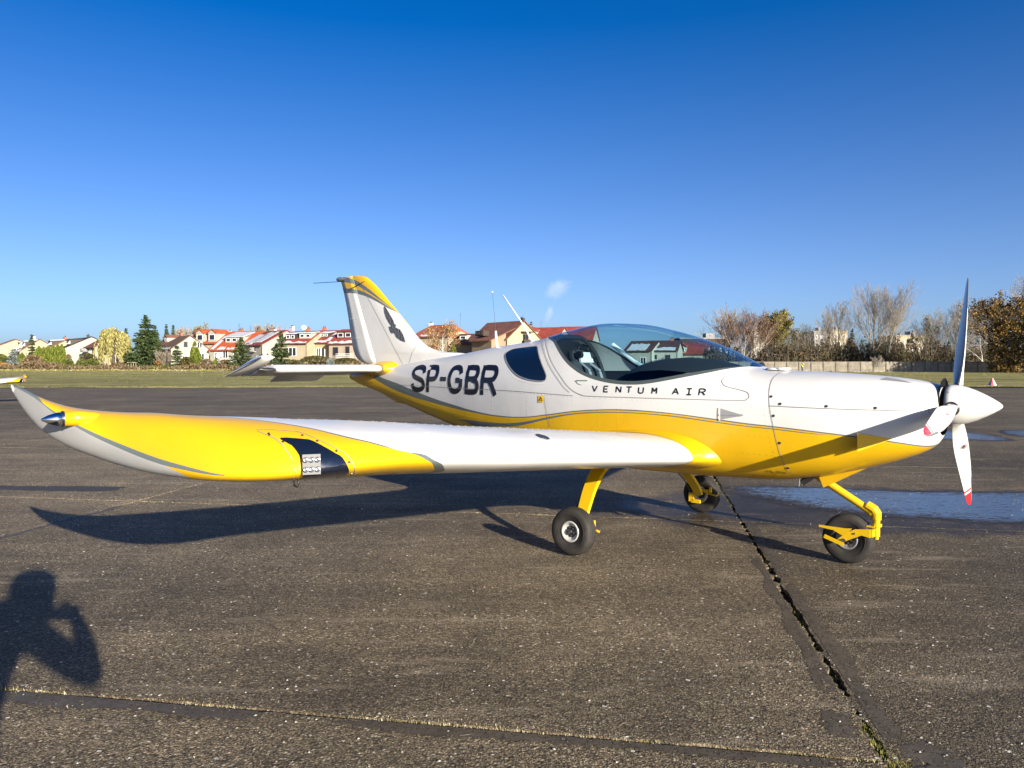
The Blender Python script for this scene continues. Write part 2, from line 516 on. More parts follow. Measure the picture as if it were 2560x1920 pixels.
# bits of dry straw blown over the apron
V, F = [], []
for _ in range(170):
    y = 2.0 + 9 * rnd.random() ** 1.4; x = rnd.uniform(-.72, .72) * (y + .5)
    a = rnd.gauss(.1, .9); L_ = rnd.uniform(.02, .065); w = rnd.uniform(.0012, .0028); k = len(V)
    d = Vector((math.cos(a), math.sin(a), 0)); s_ = Vector((-d.y, d.x, 0)); b = Vector((x, y, .004))
    m_ = b + d * L_ * .5 + s_ * rnd.gauss(0, .006) + Vector((0, 0, .004))
    V += [b - s_ * w, b + s_ * w, m_ - s_ * w, m_ + s_ * w, b + d * L_]
    F += [(k, k + 1, k + 3, k + 2), (k + 2, k + 3, k + 4)]
tag(mesh('straw_bits', V, F, M_STRAW), 'bits of dry straw blown over the asphalt', kind='stuff')

# puddles
def puddle_material():
    g = G('puddle_water')
    p = g.pos()
    mp = g.node('ShaderNodeMapping', {'Vector': p, 'Rotation': (0, 0, .17), 'Scale': (.6, 1.5, 1)}).outputs[0]
    n = g.noise(mp, 3.2, 9, .72)
    uv = g.node('ShaderNodeAttribute', attribute_name='edge').outputs['Fac']
    gr = g.noise(g.node('ShaderNodeMapping', {'Vector': p, 'Rotation': (0, 0, .17), 'Scale': (.8, 2.2, 1)}).outputs[0], 16, 6, .75)
    lvl = g.math('ADD', g.math('MULTIPLY', uv, .78), g.math('ADD', g.math('MULTIPLY', g.math('SUBTRACT', n, .5), 1.5), g.math('MULTIPLY', g.math('SUBTRACT', gr, .5), 2.3)))
    f = g.ramp(lvl, [(.46, 0.0), (.66, 1.0)])
    wet = g.ramp(lvl, [(-.05, 0.0), (.35, 1.0)])
    grain = g.noise(p, 60, 3, .6)
    film = g.node('ShaderNodeBsdfPrincipled', {'Base Color': (.040, .034, .028), 'Roughness': .5, 'Normal': g.bump(grain, .9, .008)})
    water = g.node('ShaderNodeBsdfPrincipled', {'Base Color': (.075, .098, .135), 'Roughness': .12, 'IOR': 1.6, 'Normal': g.bump(gr, .22, .010)})
    t = g.node('ShaderNodeBsdfTransparent')
    m1 = g.node('ShaderNodeMixShader', {0: wet, 1: t.outputs[0], 2: film.outputs[0]})
    m2 = g.node('ShaderNodeMixShader', {0: f, 1: m1.outputs[0], 2: water.outputs[0]})
    g.l.new(m2.outputs[0], g.out.inputs['Surface'])
    return g.mat
M_WATER = puddle_material()
def puddle(pts, seed, label):
    poly = smooth_poly(pts, 8)
    cx = sum(p[0] for p in poly) / len(poly); cy = sum(p[1] for p in poly) / len(poly)
    V = [(cx, cy, .003)]; att = [1.0]; F = []
    n = len(poly)
    for ring, (k, a) in enumerate(((.45, 1.0), (.78, .75), (1.0, 0.0))):
        for i, (x, y) in enumerate(poly):
            w = 1 + .10 * noise.noise((x * 1.7, y * 3, seed)) if k == 1.0 else 1
            V.append((cx + (x - cx) * k * w, cy + (y - cy) * k * w, .003)); att.append(a)
    for i in range(n):
        F.append((0, 1 + i, 1 + (i + 1) % n))
        for r in range(2):
            a = 1 + r * n; b = a + n
            F.append((a + i, b + i, b + (i + 1) % n, a + (i + 1) % n))
    o = mesh('puddle', V, F, M_WATER)
    at = o.data.attributes.new('edge', 'FLOAT', 'POINT'); at.data.foreach_set('value', att)
    tag(o, label, None, None, 'structure')
puddle([(2.35, 8.85), (2.55, 8.0), (3.0, 7.38), (3.7, 6.95), (4.6, 6.70), (5.6, 6.75), (6.4, 7.1), (6.7, 7.8), (6.2, 8.4), (5.2, 8.55), (4.3, 8.6), (3.3, 8.95)], 2, 'long shallow puddle beside the nose wheel mirroring blue sky')
puddle([(8.0, 14.6), (8.7, 14.1), (9.4, 14.3), (9.6, 15.6), (9.2, 16.4), (8.6, 15.9)], 5, 'small puddle further out beyond the propeller')
puddle([(9.9, 15.0), (10.8, 14.8), (11.6, 15.4), (11.2, 16.6), (10.3, 16.3)], 8, 'puddle at the right edge of the apron')

# grass field
def grass_material():
    g = G('field_grass')
    p = g.pos()
    mp = g.node('ShaderNodeMapping', {'Vector': p, 'Scale': (.35, 1, 1)}).outputs[0]
    a = g.noise(mp, .22, 6, .62); b = g.noise(mp, 1.0, 8, .75); f = g.noise(p, 9, 4, .7)
    c = g.ramp(b, [(.28, (.150, .155, .048)), (.5, (.285, .262, .100)), (.72, (.44, .385, .185))])
    c = g.mix(1, c, g.ramp(a, [(.32, .55), (.68, 1.22)]), 'MULTIPLY')
    c = g.mix(1, c, g.ramp(f, [(.3, .70), (.7, 1.3)]), 'MULTIPLY')
    return g.surf(c, .9, 0, .1, g.bump(g.math('ADD', f, b), 1.0, .25))
M_GRASS = grass_material()
xs = [-900, -300] + [i * 1.0 for i in range(-70, 71)] + [300, 900]
V = []; F = []
ys = [0, 2.5, 6, 20, 50, 100, 300, 2500]
for x in xs:
    for k, d in enumerate(ys):
        V.append((x, apron_edge(max(-70, min(70, x))) - .05 + d, .012 + (.05 if k else 0)))
F = grid_faces(len(xs), len(ys))
tag(mesh('grass_field', V, F, M_GRASS, None, True), 'dry yellow green airfield grass', None, None, 'structure')
# ground far to the sides and behind the camera
tag(mesh('outer_ground', [(-3000, -3000, -.09), (3000, -3000, -.09), (3000, 4000, -.09), (-3000, 4000, -.09)], [(0, 1, 2, 3)], M_SOIL), 'bare ground around the airfield', None, None, 'structure')
tag(mesh('rear_apron', [gp(-95, -160, -.02), gp(95, -160, -.02), gp(95, -5.65, -.02), gp(-95, -5.65, -.02)], [(0, 1, 2, 3)], M_ASPHALT), 'asphalt apron behind the photographer', None, None, 'structure')

M_BLADE = blade_mat('grass_blades', (.19, .185, .06), (.29, .265, .10), (.40, .355, .165))
V, F = [], []
rnd = random.Random(21)
for _ in range(42000):
    d = 110 * rnd.random() ** 1.9
    y = 0; x = rnd.uniform(-.78, .78) * (48 + d)
    y = apron_edge(max(-70, min(70, x))) + d - .15
    if noise.noise((x * .25, y * .5, 3)) < -.25: continue
    h = rnd.uniform(.03, .09) * (1.0 + .006 * d); w = .010 + .0005 * d
    a = rnd.uniform(0, PI); s = Vector((math.cos(a), math.sin(a), 0)) * w
    q = Vector((x, y, .02)); k = len(V)
    V += [q - s, q + s, q + Vector((rnd.gauss(0, .04), rnd.gauss(0, .04), h))]
    F.append((k, k + 1, k + 2))
tag(mesh('grass_tufts', V, F, M_BLADE), 'dry grass standing on the airfield', kind='stuff')
# ================================================================== AIRPLANE SHAPE
def pchip(xs, ys):
    n=len(xs); h=[xs[i+1]-xs[i] for i in range(n-1)]; d=[(ys[i+1]-ys[i])/h[i] for i in range(n-1)]
    m=[0.0]*n; m[0]=d[0]; m[-1]=d[-1]
    for i in range(1,n-1):
        if d[i-1]*d[i]>0:
            a=2*h[i]+h[i-1]; b=h[i]+2*h[i-1]; m[i]=(a+b)/(a/d[i-1]+b/d[i])
    def f(x):
        if x<=xs[0]: return ys[0]
        if x>=xs[-1]: return ys[-1]
        lo,hi=0,n-1
        while hi-lo>1:
            k=(lo+hi)//2
            if xs[k]<=x: lo=k
            else: hi=k
        t=(x-xs[lo])/h[lo]
        return ((1+2*t)*(1-t)**2*ys[lo]+t*(1-t)**2*h[lo]*m[lo]+t*t*(3-2*t)*ys[lo+1]+t*t*(t-1)*h[lo]*m[lo+1])
    return f
# x, top, bottom, half width, z of widest, lower exponent, upper exponent
BODY=[(-3.92,1.320,1.240,.022,1.285,2.2,2.2),
(-3.75,1.345,1.185,.045,1.280,2.3,2.2),
(-3.45,1.365,1.115,.095,1.265,2.5,2.3),
(-3.10,1.398,1.030,.155,1.245,2.8,2.4),
(-2.60,1.460,.905,.245,1.215,3.2,2.5),
(-2.05,1.520,.780,.345,1.180,3.4,2.5),
(-1.60,1.583,.690,.430,1.150,3.6,2.4),
(-1.06,1.645,.620,.520,1.110,3.8,2.3),
(-.72,1.722,.590,.560,1.080,4.0,2.2),
(-.36,1.769,.570,.582,1.060,4.0,2.15),
(-.05,1.752,.560,.585,1.050,4.0,2.15),
(.25,1.690,.555,.580,1.045,4.0,2.2),
(.48,1.622,.555,.572,1.040,3.9,2.25),
(.70,1.539,.557,.560,1.035,3.8,2.3),
(.91,1.425,.560,.545,1.030,3.6,2.5),
(1.00,1.385,.563,.537,1.025,3.5,2.6),
(1.15,1.370,.568,.525,1.020,3.4,2.6),
(1.50,1.357,.620,.490,1.015,3.2,2.6),
(1.80,1.338,.705,.430,1.020,3.0,2.6),
(2.00,1.318,.775,.370,1.030,2.8,2.5),
(2.12,1.298,.830,.310,1.045,2.6,2.4),
(2.19,1.280,.885,.245,1.070,2.4,2.3),
(2.225,1.265,.945,.180,1.100,2.2,2.2)]
_b=list(zip(*BODY)); _f=[pchip(_b[0],_b[i]) for i in range(1,7)]
def sec(x): return [f(x) for f in _f]
def bp(x,th):
    """point on the right-hand (negative y) or left side: returns |y|, z"""
    zt,zb,w,zm,nl,nu=sec(x)
    if th<=math.pi/2:
        s=max(0,math.sin(th)); c=max(0,math.cos(th)); n=nl; return w*s**(2/n), zm-(zm-zb)*c**(2/n)
    s=max(0,math.sin(th)); c=max(0,-math.cos(th)); n=nu; return w*s**(2/n), zm+(zt-zm)*c**(2/n)
def half_y(x,z):
    zt,zb,w,zm,nl,nu=sec(x)
    if z<=zb or z>=zt: return 0.0
    if z<zm: t=(zm-z)/(zm-zb); n=nl
    else: t=(z-zm)/(zt-zm); n=nu
    return w*max(0,1-t**n)**(1/n)
def _t(pts): 
    a=list(zip(*pts)); return pchip(list(a[0]),list(a[1]))
W_LEX=_t([(.5,.77),(.62,.77),(3.55,.765),(3.8,.73),(3.95,.65),(4.1,.42),(4.2,.18),(4.3,-.18),(4.36,-.33),(4.4,-.48),(4.43,-.62),(4.455,-.78)])
W_LEZ=_t([(.5,.728),(.62,.733),(1.2,.785),(2.0,.860),(2.8,.935),(3.3,.982),(3.6,.998),(3.75,.998),(3.9,.988),(4.1,.968),(4.2,.995),(4.3,1.08),(4.36,1.14),(4.4,1.20),(4.43,1.265),(4.455,1.31)])
W_TEX=_t([(.5,-.70),(4.1,-.70),(4.3,-.76),(4.4,-.80),(4.455,-.83)])
W_TEZ=_t([(.5,.71),(1.2,.765),(3.6,.99),(4.1,1.08),(4.3,1.20),(4.4,1.27),(4.455,1.32)])
W_U=_t([(.5,.165),(3.6,.165),(3.9,.180),(4.1,.185),(4.2,.145),(4.3,.075),(4.4,.03),(4.455,.004)])
W_L=_t([(.5,.082),(2,.088),(3.5,.095),(3.75,.09),(3.9,.075),(4.1,.062),(4.2,.08),(4.3,.11),(4.36,.12),(4.4,.115),(4.43,.09),(4.455,.03)])
W_P=_t([(.5,.52),(3.8,.52),(4.2,.62),(4.4,.8),(4.455,.9)])
def _shape(s,p,q):
    m=p/(p+q); return (s/m)**p*((1-s)/(1-m))**q
def wing_uz(b,s,upper):
    """b outboard distance, s 0..1 from leading to trailing edge"""
    x=W_LEX(b)+(W_TEX(b)-W_LEX(b))*s; z=W_LEZ(b)+(W_TEZ(b)-W_LEZ(b))*s
    p=W_P(b)
    if s<=0 or s>=1: return x,z
    return (x,z+W_U(b)*_shape(s,p,1.05)) if upper else (x,z-W_L(b)*_shape(s,p,1.0))
# ================================================================== AIRPLANE
YELLOW = (.545, .32, .004); WHITE = (.545, .535, .505); GREY = (.095, .115, .115)

L1 = [(-3.45, 1.31), (-3.16, 1.253), (-2.906, 1.208), (-2.575, 1.137), (-2.265, 1.076), (-1.875, 1.017), (-1.615, .982), (-1.246, .954), (-.914, .959), (-.617, .995), (-.349, 1.033), (-.102, 1.055), (.13, 1.064), (.349, 1.06), (.557, 1.049), (.849, 1.024), (1.123, .999), (1.278, .989), (1.502, .971), (1.799, .943), (1.997, .918), (2.08, .903), (2.133, .891), (2.23, .875)]
L2 = [(-3.45, 1.27), (-3.38, 1.25), (-3.027, 1.149), (-2.691, 1.085), (-2.27, 1.029), (-1.881, .985), (-1.616, .963), (-1.247, .942), (-.914, .950), (-.617, .985), (-.349, 1.023), (-.102, 1.046), (.13, 1.054), (.349, 1.051), (.557, 1.041), (.849, 1.014), (1.123, .989), (1.278, .980), (1.502, .962), (1.799, .934), (1.997, .909), (2.08, .894), (2.133, .882), (2.23, .866)]
L3 = [(-2.0, .86), (-1.75, .886), (-1.631, .886), (-1.253, .884), (-.997, .902), (-.853, .924), (-.617, .970), (-.349, 1.014), (-.102, 1.036), (.13, 1.043), (.349, 1.04), (.557, 1.031), (.849, 1.004), (1.123, .980), (1.278, .972), (1.502, .954), (1.703, .938), (2.23, .85)]
L4 = [(-2.0, .86), (-1.75, .868), (-1.652, .840), (-1.26, .851), (-1.0, .872), (-.854, .899), (-.618, .953), (-.349, 1.003), (-.102, 1.027), (.13, 1.035), (.349, 1.033), (.557, 1.022), (.849, .996), (1.123, .973), (1.278, .965), (1.502, .948), (1.703, .938), (2.23, .85)]

def paint(g, col, normal=None):
    o = g.obj()
    dust = g.noise(o, 3.0, 6, .6)
    r = g.ramp(dust, [(.3, .26), (.75, .40)])
    c = g.mix(1, col, g.ramp(dust, [(.3, .955), (.7, 1.02)]), 'MULTIPLY')
    # the skin is never perfectly flat between its ribs
    wave = g.noise(g.node('ShaderNodeMapping', {'Vector': o, 'Scale': (1, 1, 1.2)}).outputs[0], 3.4, 2, .4)
    nm = g.bump(wave, .35, .012)
    return g.surf(c, r, 0, .45, nm, .22, .07)

def body_paint():
    g = G('fuselage_paint')
    s = g.node('ShaderNodeSeparateXYZ', {0: g.obj()})
    x, z = s.outputs[0], s.outputs[2]
    A = (-4.2, 2.4, 0, 2)
    l1, l2, l3, l4 = [g.curve(x, L, *A) for L in (L1, L2, L3, L4)]
    c = g.mix(g.math('LESS_THAN', z, l1), WHITE, GREY)
    c = g.mix(g.math('LESS_THAN', z, l2), c, YELLOW)
    c = g.mix(g.math('LESS_THAN', z, l3), c, GREY)
    c = g.mix(g.math('LESS_THAN', z, l4), c, YELLOW)
    # tail cone all yellow, underside of the tail
    return paint(g, c)
M_BODY = body_paint()

FE1 = [(-4.121, 2.442), (-3.992, 2.43), (-3.865, 2.401), (-3.699, 2.34), (-3.498, 2.229), (-3.302, 2.108), (-3.112, 1.988), (-2.9, 1.83)]
FE2 = [(-4.1, 2.38), (-3.824, 2.335), (-3.659, 2.271), (-3.459, 2.175), (-3.264, 2.074), (-3.112, 1.984), (-2.9, 1.83)]
FE3 = [(-4.068, 2.306), (-3.803, 2.276), (-3.619, 2.229), (-3.439, 2.154), (-3.245, 2.058), (-3.103, 1.978), (-2.9, 1.83)]
FE4 = [(-4.058, 2.25), (-3.804, 2.227), (-3.619, 2.187), (-3.439, 2.123), (-3.245, 2.037), (-3.097, 1.973), (-2.9, 1.83)]
def fin_paint():
    g = G('fin_paint')
    s = g.node('ShaderNodeSeparateXYZ', {0: g.obj()})
    x, z = s.outputs[0], s.outputs[2]
    A = (-4.2, -2.8, 1.6, 2.6)
    e1, e2, e3, e4 = [g.curve(x, L, *A) for L in (FE1, FE2, FE3, FE4)]
    c = g.mix(g.math('LESS_THAN', z, e1), YELLOW, GREY)
    c = g.mix(g.math('LESS_THAN', z, e2), c, YELLOW)
    c = g.mix(g.math('LESS_THAN', z, e3), c, GREY)
    c = g.mix(g.math('LESS_THAN', z, e4), c, WHITE)
    return paint(g, c)
M_FIN = fin_paint()

def wing_paint():
    """u of the UV map: signed root of the chord position (>.5 upper side), v: distance outboard / 5"""
    g = G('wing_paint')
    uv = g.node('ShaderNodeUVMap', uv_map='wing')
    s = g.node('ShaderNodeSeparateXYZ', {0: uv.outputs[0]})
    u, v = s.outputs[0], g.math('MULTIPLY', s.outputs[1], 5.0)
    def uu(x): return .5 + .5 * math.sqrt(max(0, (.77 - x) / 1.47))
    outer = [(0, 4.2), (.12, 3.6), (.22, 3.25), (.315, 3.075), (.42, 3.17), (.5, 3.27)] + [(uu(x), b) for x, b in ((.763, 3.332), (.755, 3.44), (.717, 3.551), (.652, 3.668), (.562, 3.763), (.432, 3.861), (.327, 3.915), (.0, 4.03), (-.4, 4.15), (-.7, 4.24))]
    inner = [(0, 4.3), (.12, 3.8), (.22, 3.42), (.27, 3.25), (.34, 3.165), (.43, 3.245), (.5, 3.315)] + [(uu(x), b) for x, b in ((.763, 3.383), (.745, 3.492), (.70, 3.61), (.669, 3.668), (.575, 3.768), (.441, 3.869), (.327, 3.925), (.0, 4.045), (-.4, 4.17), (-.7, 4.26))]
    bo = g.curve(u, outer, 0, 1, 2.8, 4.6); bi = g.curve(u, inner, 0, 1, 2.8, 4.6)
    c = g.mix(g.math('GREATER_THAN', v, bo), WHITE, GREY)
    c = g.mix(g.math('GREATER_THAN', v, bi), c, YELLOW)
    # outer underside: light grey with its shade painted in, below a dark chine line
    chi = g.curve(u, [(0, .0), (1, 0)], 0, 1, 0, 1)
    low = g.math('LESS_THAN', u, .497)
    far = g.math('GREATER_THAN', g.math('ADD', v, g.math('MULTIPLY', g.math('SUBTRACT', .5, u), .5)), 4.215)
    c = g.mix(g.math('MULTIPLY', low, far), c, (.32, .32, .315))
    # dark line along the chine, widening towards the trailing tip
    wdt = g.math('MULTIPLY', g.math('SUBTRACT', v, 4.08), .30, clamp=True)
    ramp_ = g.math('MULTIPLY', g.math('SUBTRACT', v, 4.10), 6.0, clamp=True)
    line = g.math('MULTIPLY', g.math('GREATER_THAN', u, g.math('SUBTRACT', .5, g.math('MULTIPLY', ramp_, .013))), g.math('LESS_THAN', u, g.math('ADD', g.math('ADD', .5, g.math('MULTIPLY', ramp_, .005)), wdt)))
    c = g.mix(g.math('MULTIPLY', line, g.math('GREATER_THAN', v, 4.10)), c, GREY)
    tipg = g.math('MULTIPLY', g.math('GREATER_THAN', u, .5), g.math('GREATER_THAN', v, 4.415))
    c = g.mix(tipg, c, GREY)
    return paint(g, c)
M_WING = wing_paint()
def solid_paint(name, col):
    g = G(name); return paint(g, col)
M_WHITE = solid_paint('white_paint', WHITE)
M_YEL = solid_paint('yellow_paint', YELLOW)
M_YELGEAR = plain('yellow_gear_paint', (.56, .35, .006), .3, 0, .5, .3)
M_BLADEW = plain('blade_white', (.56, .55, .525), .25, 0, .5, .4)
M_RED = plain('blade_red', (.62, .02, .025), .3, 0, .5, .3)
M_BLACK = plain('black_plastic', (.012, .012, .013), .35)
M_DECAL = plain('black_decal', (.008, .008, .012), .30, 0, .35)
M_SEAM = plain('panel_gap', (.22, .21, .19), .6)
M_RIVET = plain('rivet_metal', (.74, .74, .73), .22, 0, .6, .3)
M_SCREW = plain('screw_metal', (.10, .10, .10), .35, .8)
M_STEEL = plain('steel', (.45, .45, .46), .3, 1.0)
M_CHROME = plain('chrome', (.85, .86, .88), .06, 1.0)
M_ANT = plain('antenna_white', (.80, .80, .78), .35)
def tyre_material():
    g = G('tyre_rubber')
    n = g.noise(g.obj(), 14, 5, .6)
    return g.surf(g.ramp(n, [(.3, (.014, .013, .012)), (.75, (.038, .034, .029))]), .72, 0, .3, g.bump(n, .15, .004))
M_TYRE = tyre_material()
def glass_material(name, tint, rough=.0, base=.04, power=.55):
    g = G(name)
    fc = g.node('ShaderNodeLayerWeight', {'Blend': .5}).outputs['Facing']
    lw = g.node('ShaderNodeMath', {0: g.math('POWER', fc, 4.0), 1: .85, 2: .035}, operation='MULTIPLY_ADD')
    t = g.node('ShaderNodeBsdfTransparent', {'Color': tint})
    gl = g.node('ShaderNodeBsdfGlossy', {'Color': (.92, .95, 1.0), 'Roughness': rough})
    m = g.node('ShaderNodeMixShader', {0: lw.outputs[0], 1: t.outputs[0], 2: gl.outputs[0]})
    g.l.new(m.outputs[0], g.out.inputs['Surface'])
    return g.mat
M_CANOPY = glass_material('canopy_glass', (.66, .83, .89), .004)
M_REARGLASS = plain('rear_side_glass', (.004, .008, .018), .05, 0, .5, .6)
M_LENS = plain('landing_lens', (.004, .007, .016), .04, 0, .6, .8)
M_SEAL2 = plain('canopy_seal', (.055, .07, .068), .4)

plane = empty('light_airplane')
tag(plane, 'white and yellow low wing airplane lettered SP-GBR parked on the apron', 'airplane')

# ---------------------------------------------------------------- fuselage
SEAL = [(-.965, 1.672), (-.90, 1.655), (-.74, 1.642 - .03), (-.66, 1.565), (-.581, 1.506), (-.48, 1.431), (-.385, 1.374), (-.299, 1.333), (-.182, 1.296), (.002, 1.263), (.117, 1.255), (.227, 1.257), (.333, 1.268), (.434, 1.285), (.623, 1.322), (.787, 1.357), (.855, 1.375), (.909, 1.388), (.96, 1.398), (.985, 1.399)]
_seal = pchip([p[0] for p in SEAL], [p[1] for p in SEAL])
X_R, X_F = SEAL[0][0], SEAL[-1][0]
def seal_th(x):
    if x <= X_R or x >= X_F: return PI
    zs = _seal(x); lo, hi = .3, PI
    if zs >= sec(x)[0] - 1e-4: return PI
    for _ in range(40):
        m = (lo + hi) / 2
        if bp(x, m)[1] < zs: lo = m
        else: hi = m
    return (lo + hi) / 2
def loft_half(xs, th0, th1, n, scale=1.0):
    """points of both sides between two section angles"""
    R = []
    for x in xs:
        a, b = th0(x), th1(x)
        row = []
        for k in range(n + 1):
            th = a + (b - a) * k / n
            # even spacing around a box-like section
            y, z = bp(x, th)
            row.append((x, y * scale, z))
        R.append(row)
    return R
def remap(t):   # spreads samples towards the corners of the section
    return t
def strip_obj(name, rows, mat, parent, close_top, smooth=True):
    n = len(rows[0]); V = []; F = []
    for sgn in (-1, 1):
        k0 = len(V)
        for r in rows:
            V += [(p[0], sgn * p[1], p[2]) for p in r]
        for a, b, c, d in grid_faces(len(rows), n):
            F.append((k0 + a, k0 + b, k0 + c, k0 + d) if sgn > 0 else (k0 + d, k0 + c, k0 + b, k0 + a))
    bm = bmesh.new(); me = bpy.data.meshes.new(name)
    me.from_pydata(V, [], F)
    bm.from_mesh(me)
    bmesh.ops.remove_doubles(bm, verts=bm.verts, dist=2e-4)
    bm.to_mesh(me); bm.free()
    me.materials.append(mat)
    if smooth: me.polygons.foreach_set('use_smooth', [True] * len(me.polygons))
    return link(bpy.data.objects.new(name, me), parent)
X_COWL = 1.262
def frange(a, b, st):
    n = max(1, round((b - a) / st)); return [a + (b - a) * k / n for k in range(n + 1)]
xs = frange(-3.92, -1.0, .06) + frange(X_R - .005, -.5, .018) + frange(-.46, .7, .04) + frange(.72, X_F + .005, .018) + frange(1.02, X_COWL, .04)
xs = sorted(set(round(x, 5) for x in xs))
SEAM_X = pchip([.50, .56, .694, .82, 1.0, 1.127, 1.252, 1.312, 1.37, 1.42], [1.41, 1.39, 1.348, 1.318, 1.278, 1.25, 1.224, 1.213, 1.222, 1.222])
def warp_rows(rows, th0, th1, n):
    out = []
    for r in rows:
        x = r[0][0]; k = math.exp(-((x - X_COWL) / .16) ** 2); row = []
        for i, (px_, y, z) in enumerate(r):
            if k < .003: row.append((px_, y, z)); continue
            x2 = x
            for _ in range(3):
                x2 = x + k * (SEAM_X(z) - X_COWL); a, b = th0(x), th1(x); y, z = bp(x2, a + (b - a) * i / n)
            row.append((x2, y, z))
        out.append(row)
    return out
rows = warp_rows(loft_half(xs, lambda x: 0.0, seal_th, 46), lambda x: 0.0, seal_th, 46)
fus = strip_obj('fuselage', rows, M_BODY, plane, True)
mod = None
SW = .028
def seal_th2(x):
    t = seal_th(x)
    if t >= PI: return PI
    # step along the section by the width of the seal
    y0, z0 = bp(x, t); q = t; acc = 0
    s = (_seal(x + .004) - _seal(x - .004)) / .008
    wid = SW * math.sqrt(1 + min(9, s * s))
    while q < PI and acc < wid:
        q2 = q + .004; y1, z1 = bp(x, min(q2, PI)); acc += math.hypot(y1 - y0, z1 - z0); y0, z0, q = y1, z1, q2
    return min(q, PI)
xc = [x for x in xs if X_R - .01 <= x <= X_F + .01]
rows = loft_half(xc, seal_th, seal_th2, 3)
strip_obj('canopy_seal', rows, M_SEAL2, plane, False)
rows = loft_half(xc, seal_th2, lambda x: PI, 22)
canopy = strip_obj('canopy_glass', rows, M_CANOPY, plane, True)

# engine cowling
xs = frange(X_COWL, 2.0, .045) + frange(2.02, 2.19, .017) + [2.205, 2.217, 2.225]
xs = sorted(set(round(x, 5) for x in xs))
rows = warp_rows(loft_half(xs, lambda x: 0.0, lambda x: PI, 46), lambda x: 0.0, lambda x: PI, 46)
# step: the cowling stands 3 mm proud of the fuselage at its rear edge
def cow(p):
    x, y, z = p; k = 0.0
    return (x, y * (1 + k / .5), z + k * (1 if z > 1.02 else -1))
rows = [[cow(p) for p in r] for r in rows]
cowl = strip_obj('engine_cowling', rows, M_BODY, plane, True)
m = MB(); m.lathe([(0, 0), (0, .175), (.006, .176)], (2.222, 0, 1.147), (1, 0, 0), 32)
m.build('cowling_front_ring', M_BLACK, cowl, True)
# cooling inlets in the nose bowl
for sy in (-1, 1):
    m = MB(); m.lathe([(0, 0), (0, .048), (.012, .050)], (2.19, sy * .20, 1.12), (1, sy * .35, .1), 16)
    m.build('cooling_inlet', M_BLACK, cowl, True)
def body_pt(x, z, lift=0.0, side=-1):
    h = half_y(x, z); e = .004
    dx = (half_y(x + e, z) - half_y(x - e, z)) / (2 * e); dz = (half_y(x, z + e) - half_y(x, z - e)) / (2 * e)
    n = Vector((-dx, side, -dz)).normalized()
    return Vector((x, side * h, z)) + n * lift, n
def ribbon(name, pts, w, lift, mat, parent, side=-1, n=6, fn=None, closed=False):
    """thin strip following (x,z) points on the body"""
    fn = fn or (lambda x, z: body_pt(x, z, lift, side))
    pts = smooth_poly(pts, n, closed) + ([pts[0]] if closed else [])
    P = [fn(*p) for p in pts]; V = []
    for k, (p, nn) in enumerate(P):
        t = (P[min(k + 1, len(P) - 1)][0] - P[max(k - 1, 0)][0]).normalized()
        s = nn.cross(t).normalized() * w / 2
        V += [p - s, p + s]
    F = [(2 * k, 2 * k + 1, 2 * k + 3, 2 * k + 2) for k in range(len(P) - 1)]
    return mesh(name, V, F, mat, parent)

# panel seams
FRAME_EDGE = [(-1.02, 1.652), (-.93, 1.655), (-.859, 1.630), (-.75, 1.552), (-.661, 1.463), (-.573, 1.378), (-.503, 1.315), (-.424, 1.243), (-.354, 1.197), (-.277, 1.168), (-.20, 1.158), (.126, 1.157), (.552, 1.157), (1.03, 1.158), (1.09, 1.17), (1.10, 1.189), (1.07, 1.219), (.93, 1.252), (.893, 1.275), (.881, 1.297), (.895, 1.322), (.933, 1.35), (.985, 1.368)]
ribbon('canopy_frame_seam', FRAME_EDGE, .0045, .0035, M_SEAM, fus)
off = [(x - .034, z - .014) for x, z in FRAME_EDGE[1:9]]
ribbon('canopy_frame_seam', off, .004, .0035, M_SEAM, fus)
ribbon('panel_seam', [(-3.0, 1.195), (-2.2, 1.19), (-1.6, 1.184), (-1.075, 1.18), (-.352, 1.157)], .004, .003, M_SEAM, fus, n=14)
ribbon('panel_seam', [(-.66, 1.14), (-.635, 1.03), (-.60, .89)], .004, .003, M_SEAM, fus)
ribbon('cowling_seam', [(SEAM_X(z), z) for z in (1.355, 1.312, 1.252, 1.127, 1.0, .9, .82, .75, .694, .66)], .004, .003, M_SEAM, cowl)
ribbon('cowling_seam', [(1.252, 1.127), (1.497, 1.122), (1.803, 1.118), (2.103, 1.117)], .0035, .006, M_SEAM, cowl)

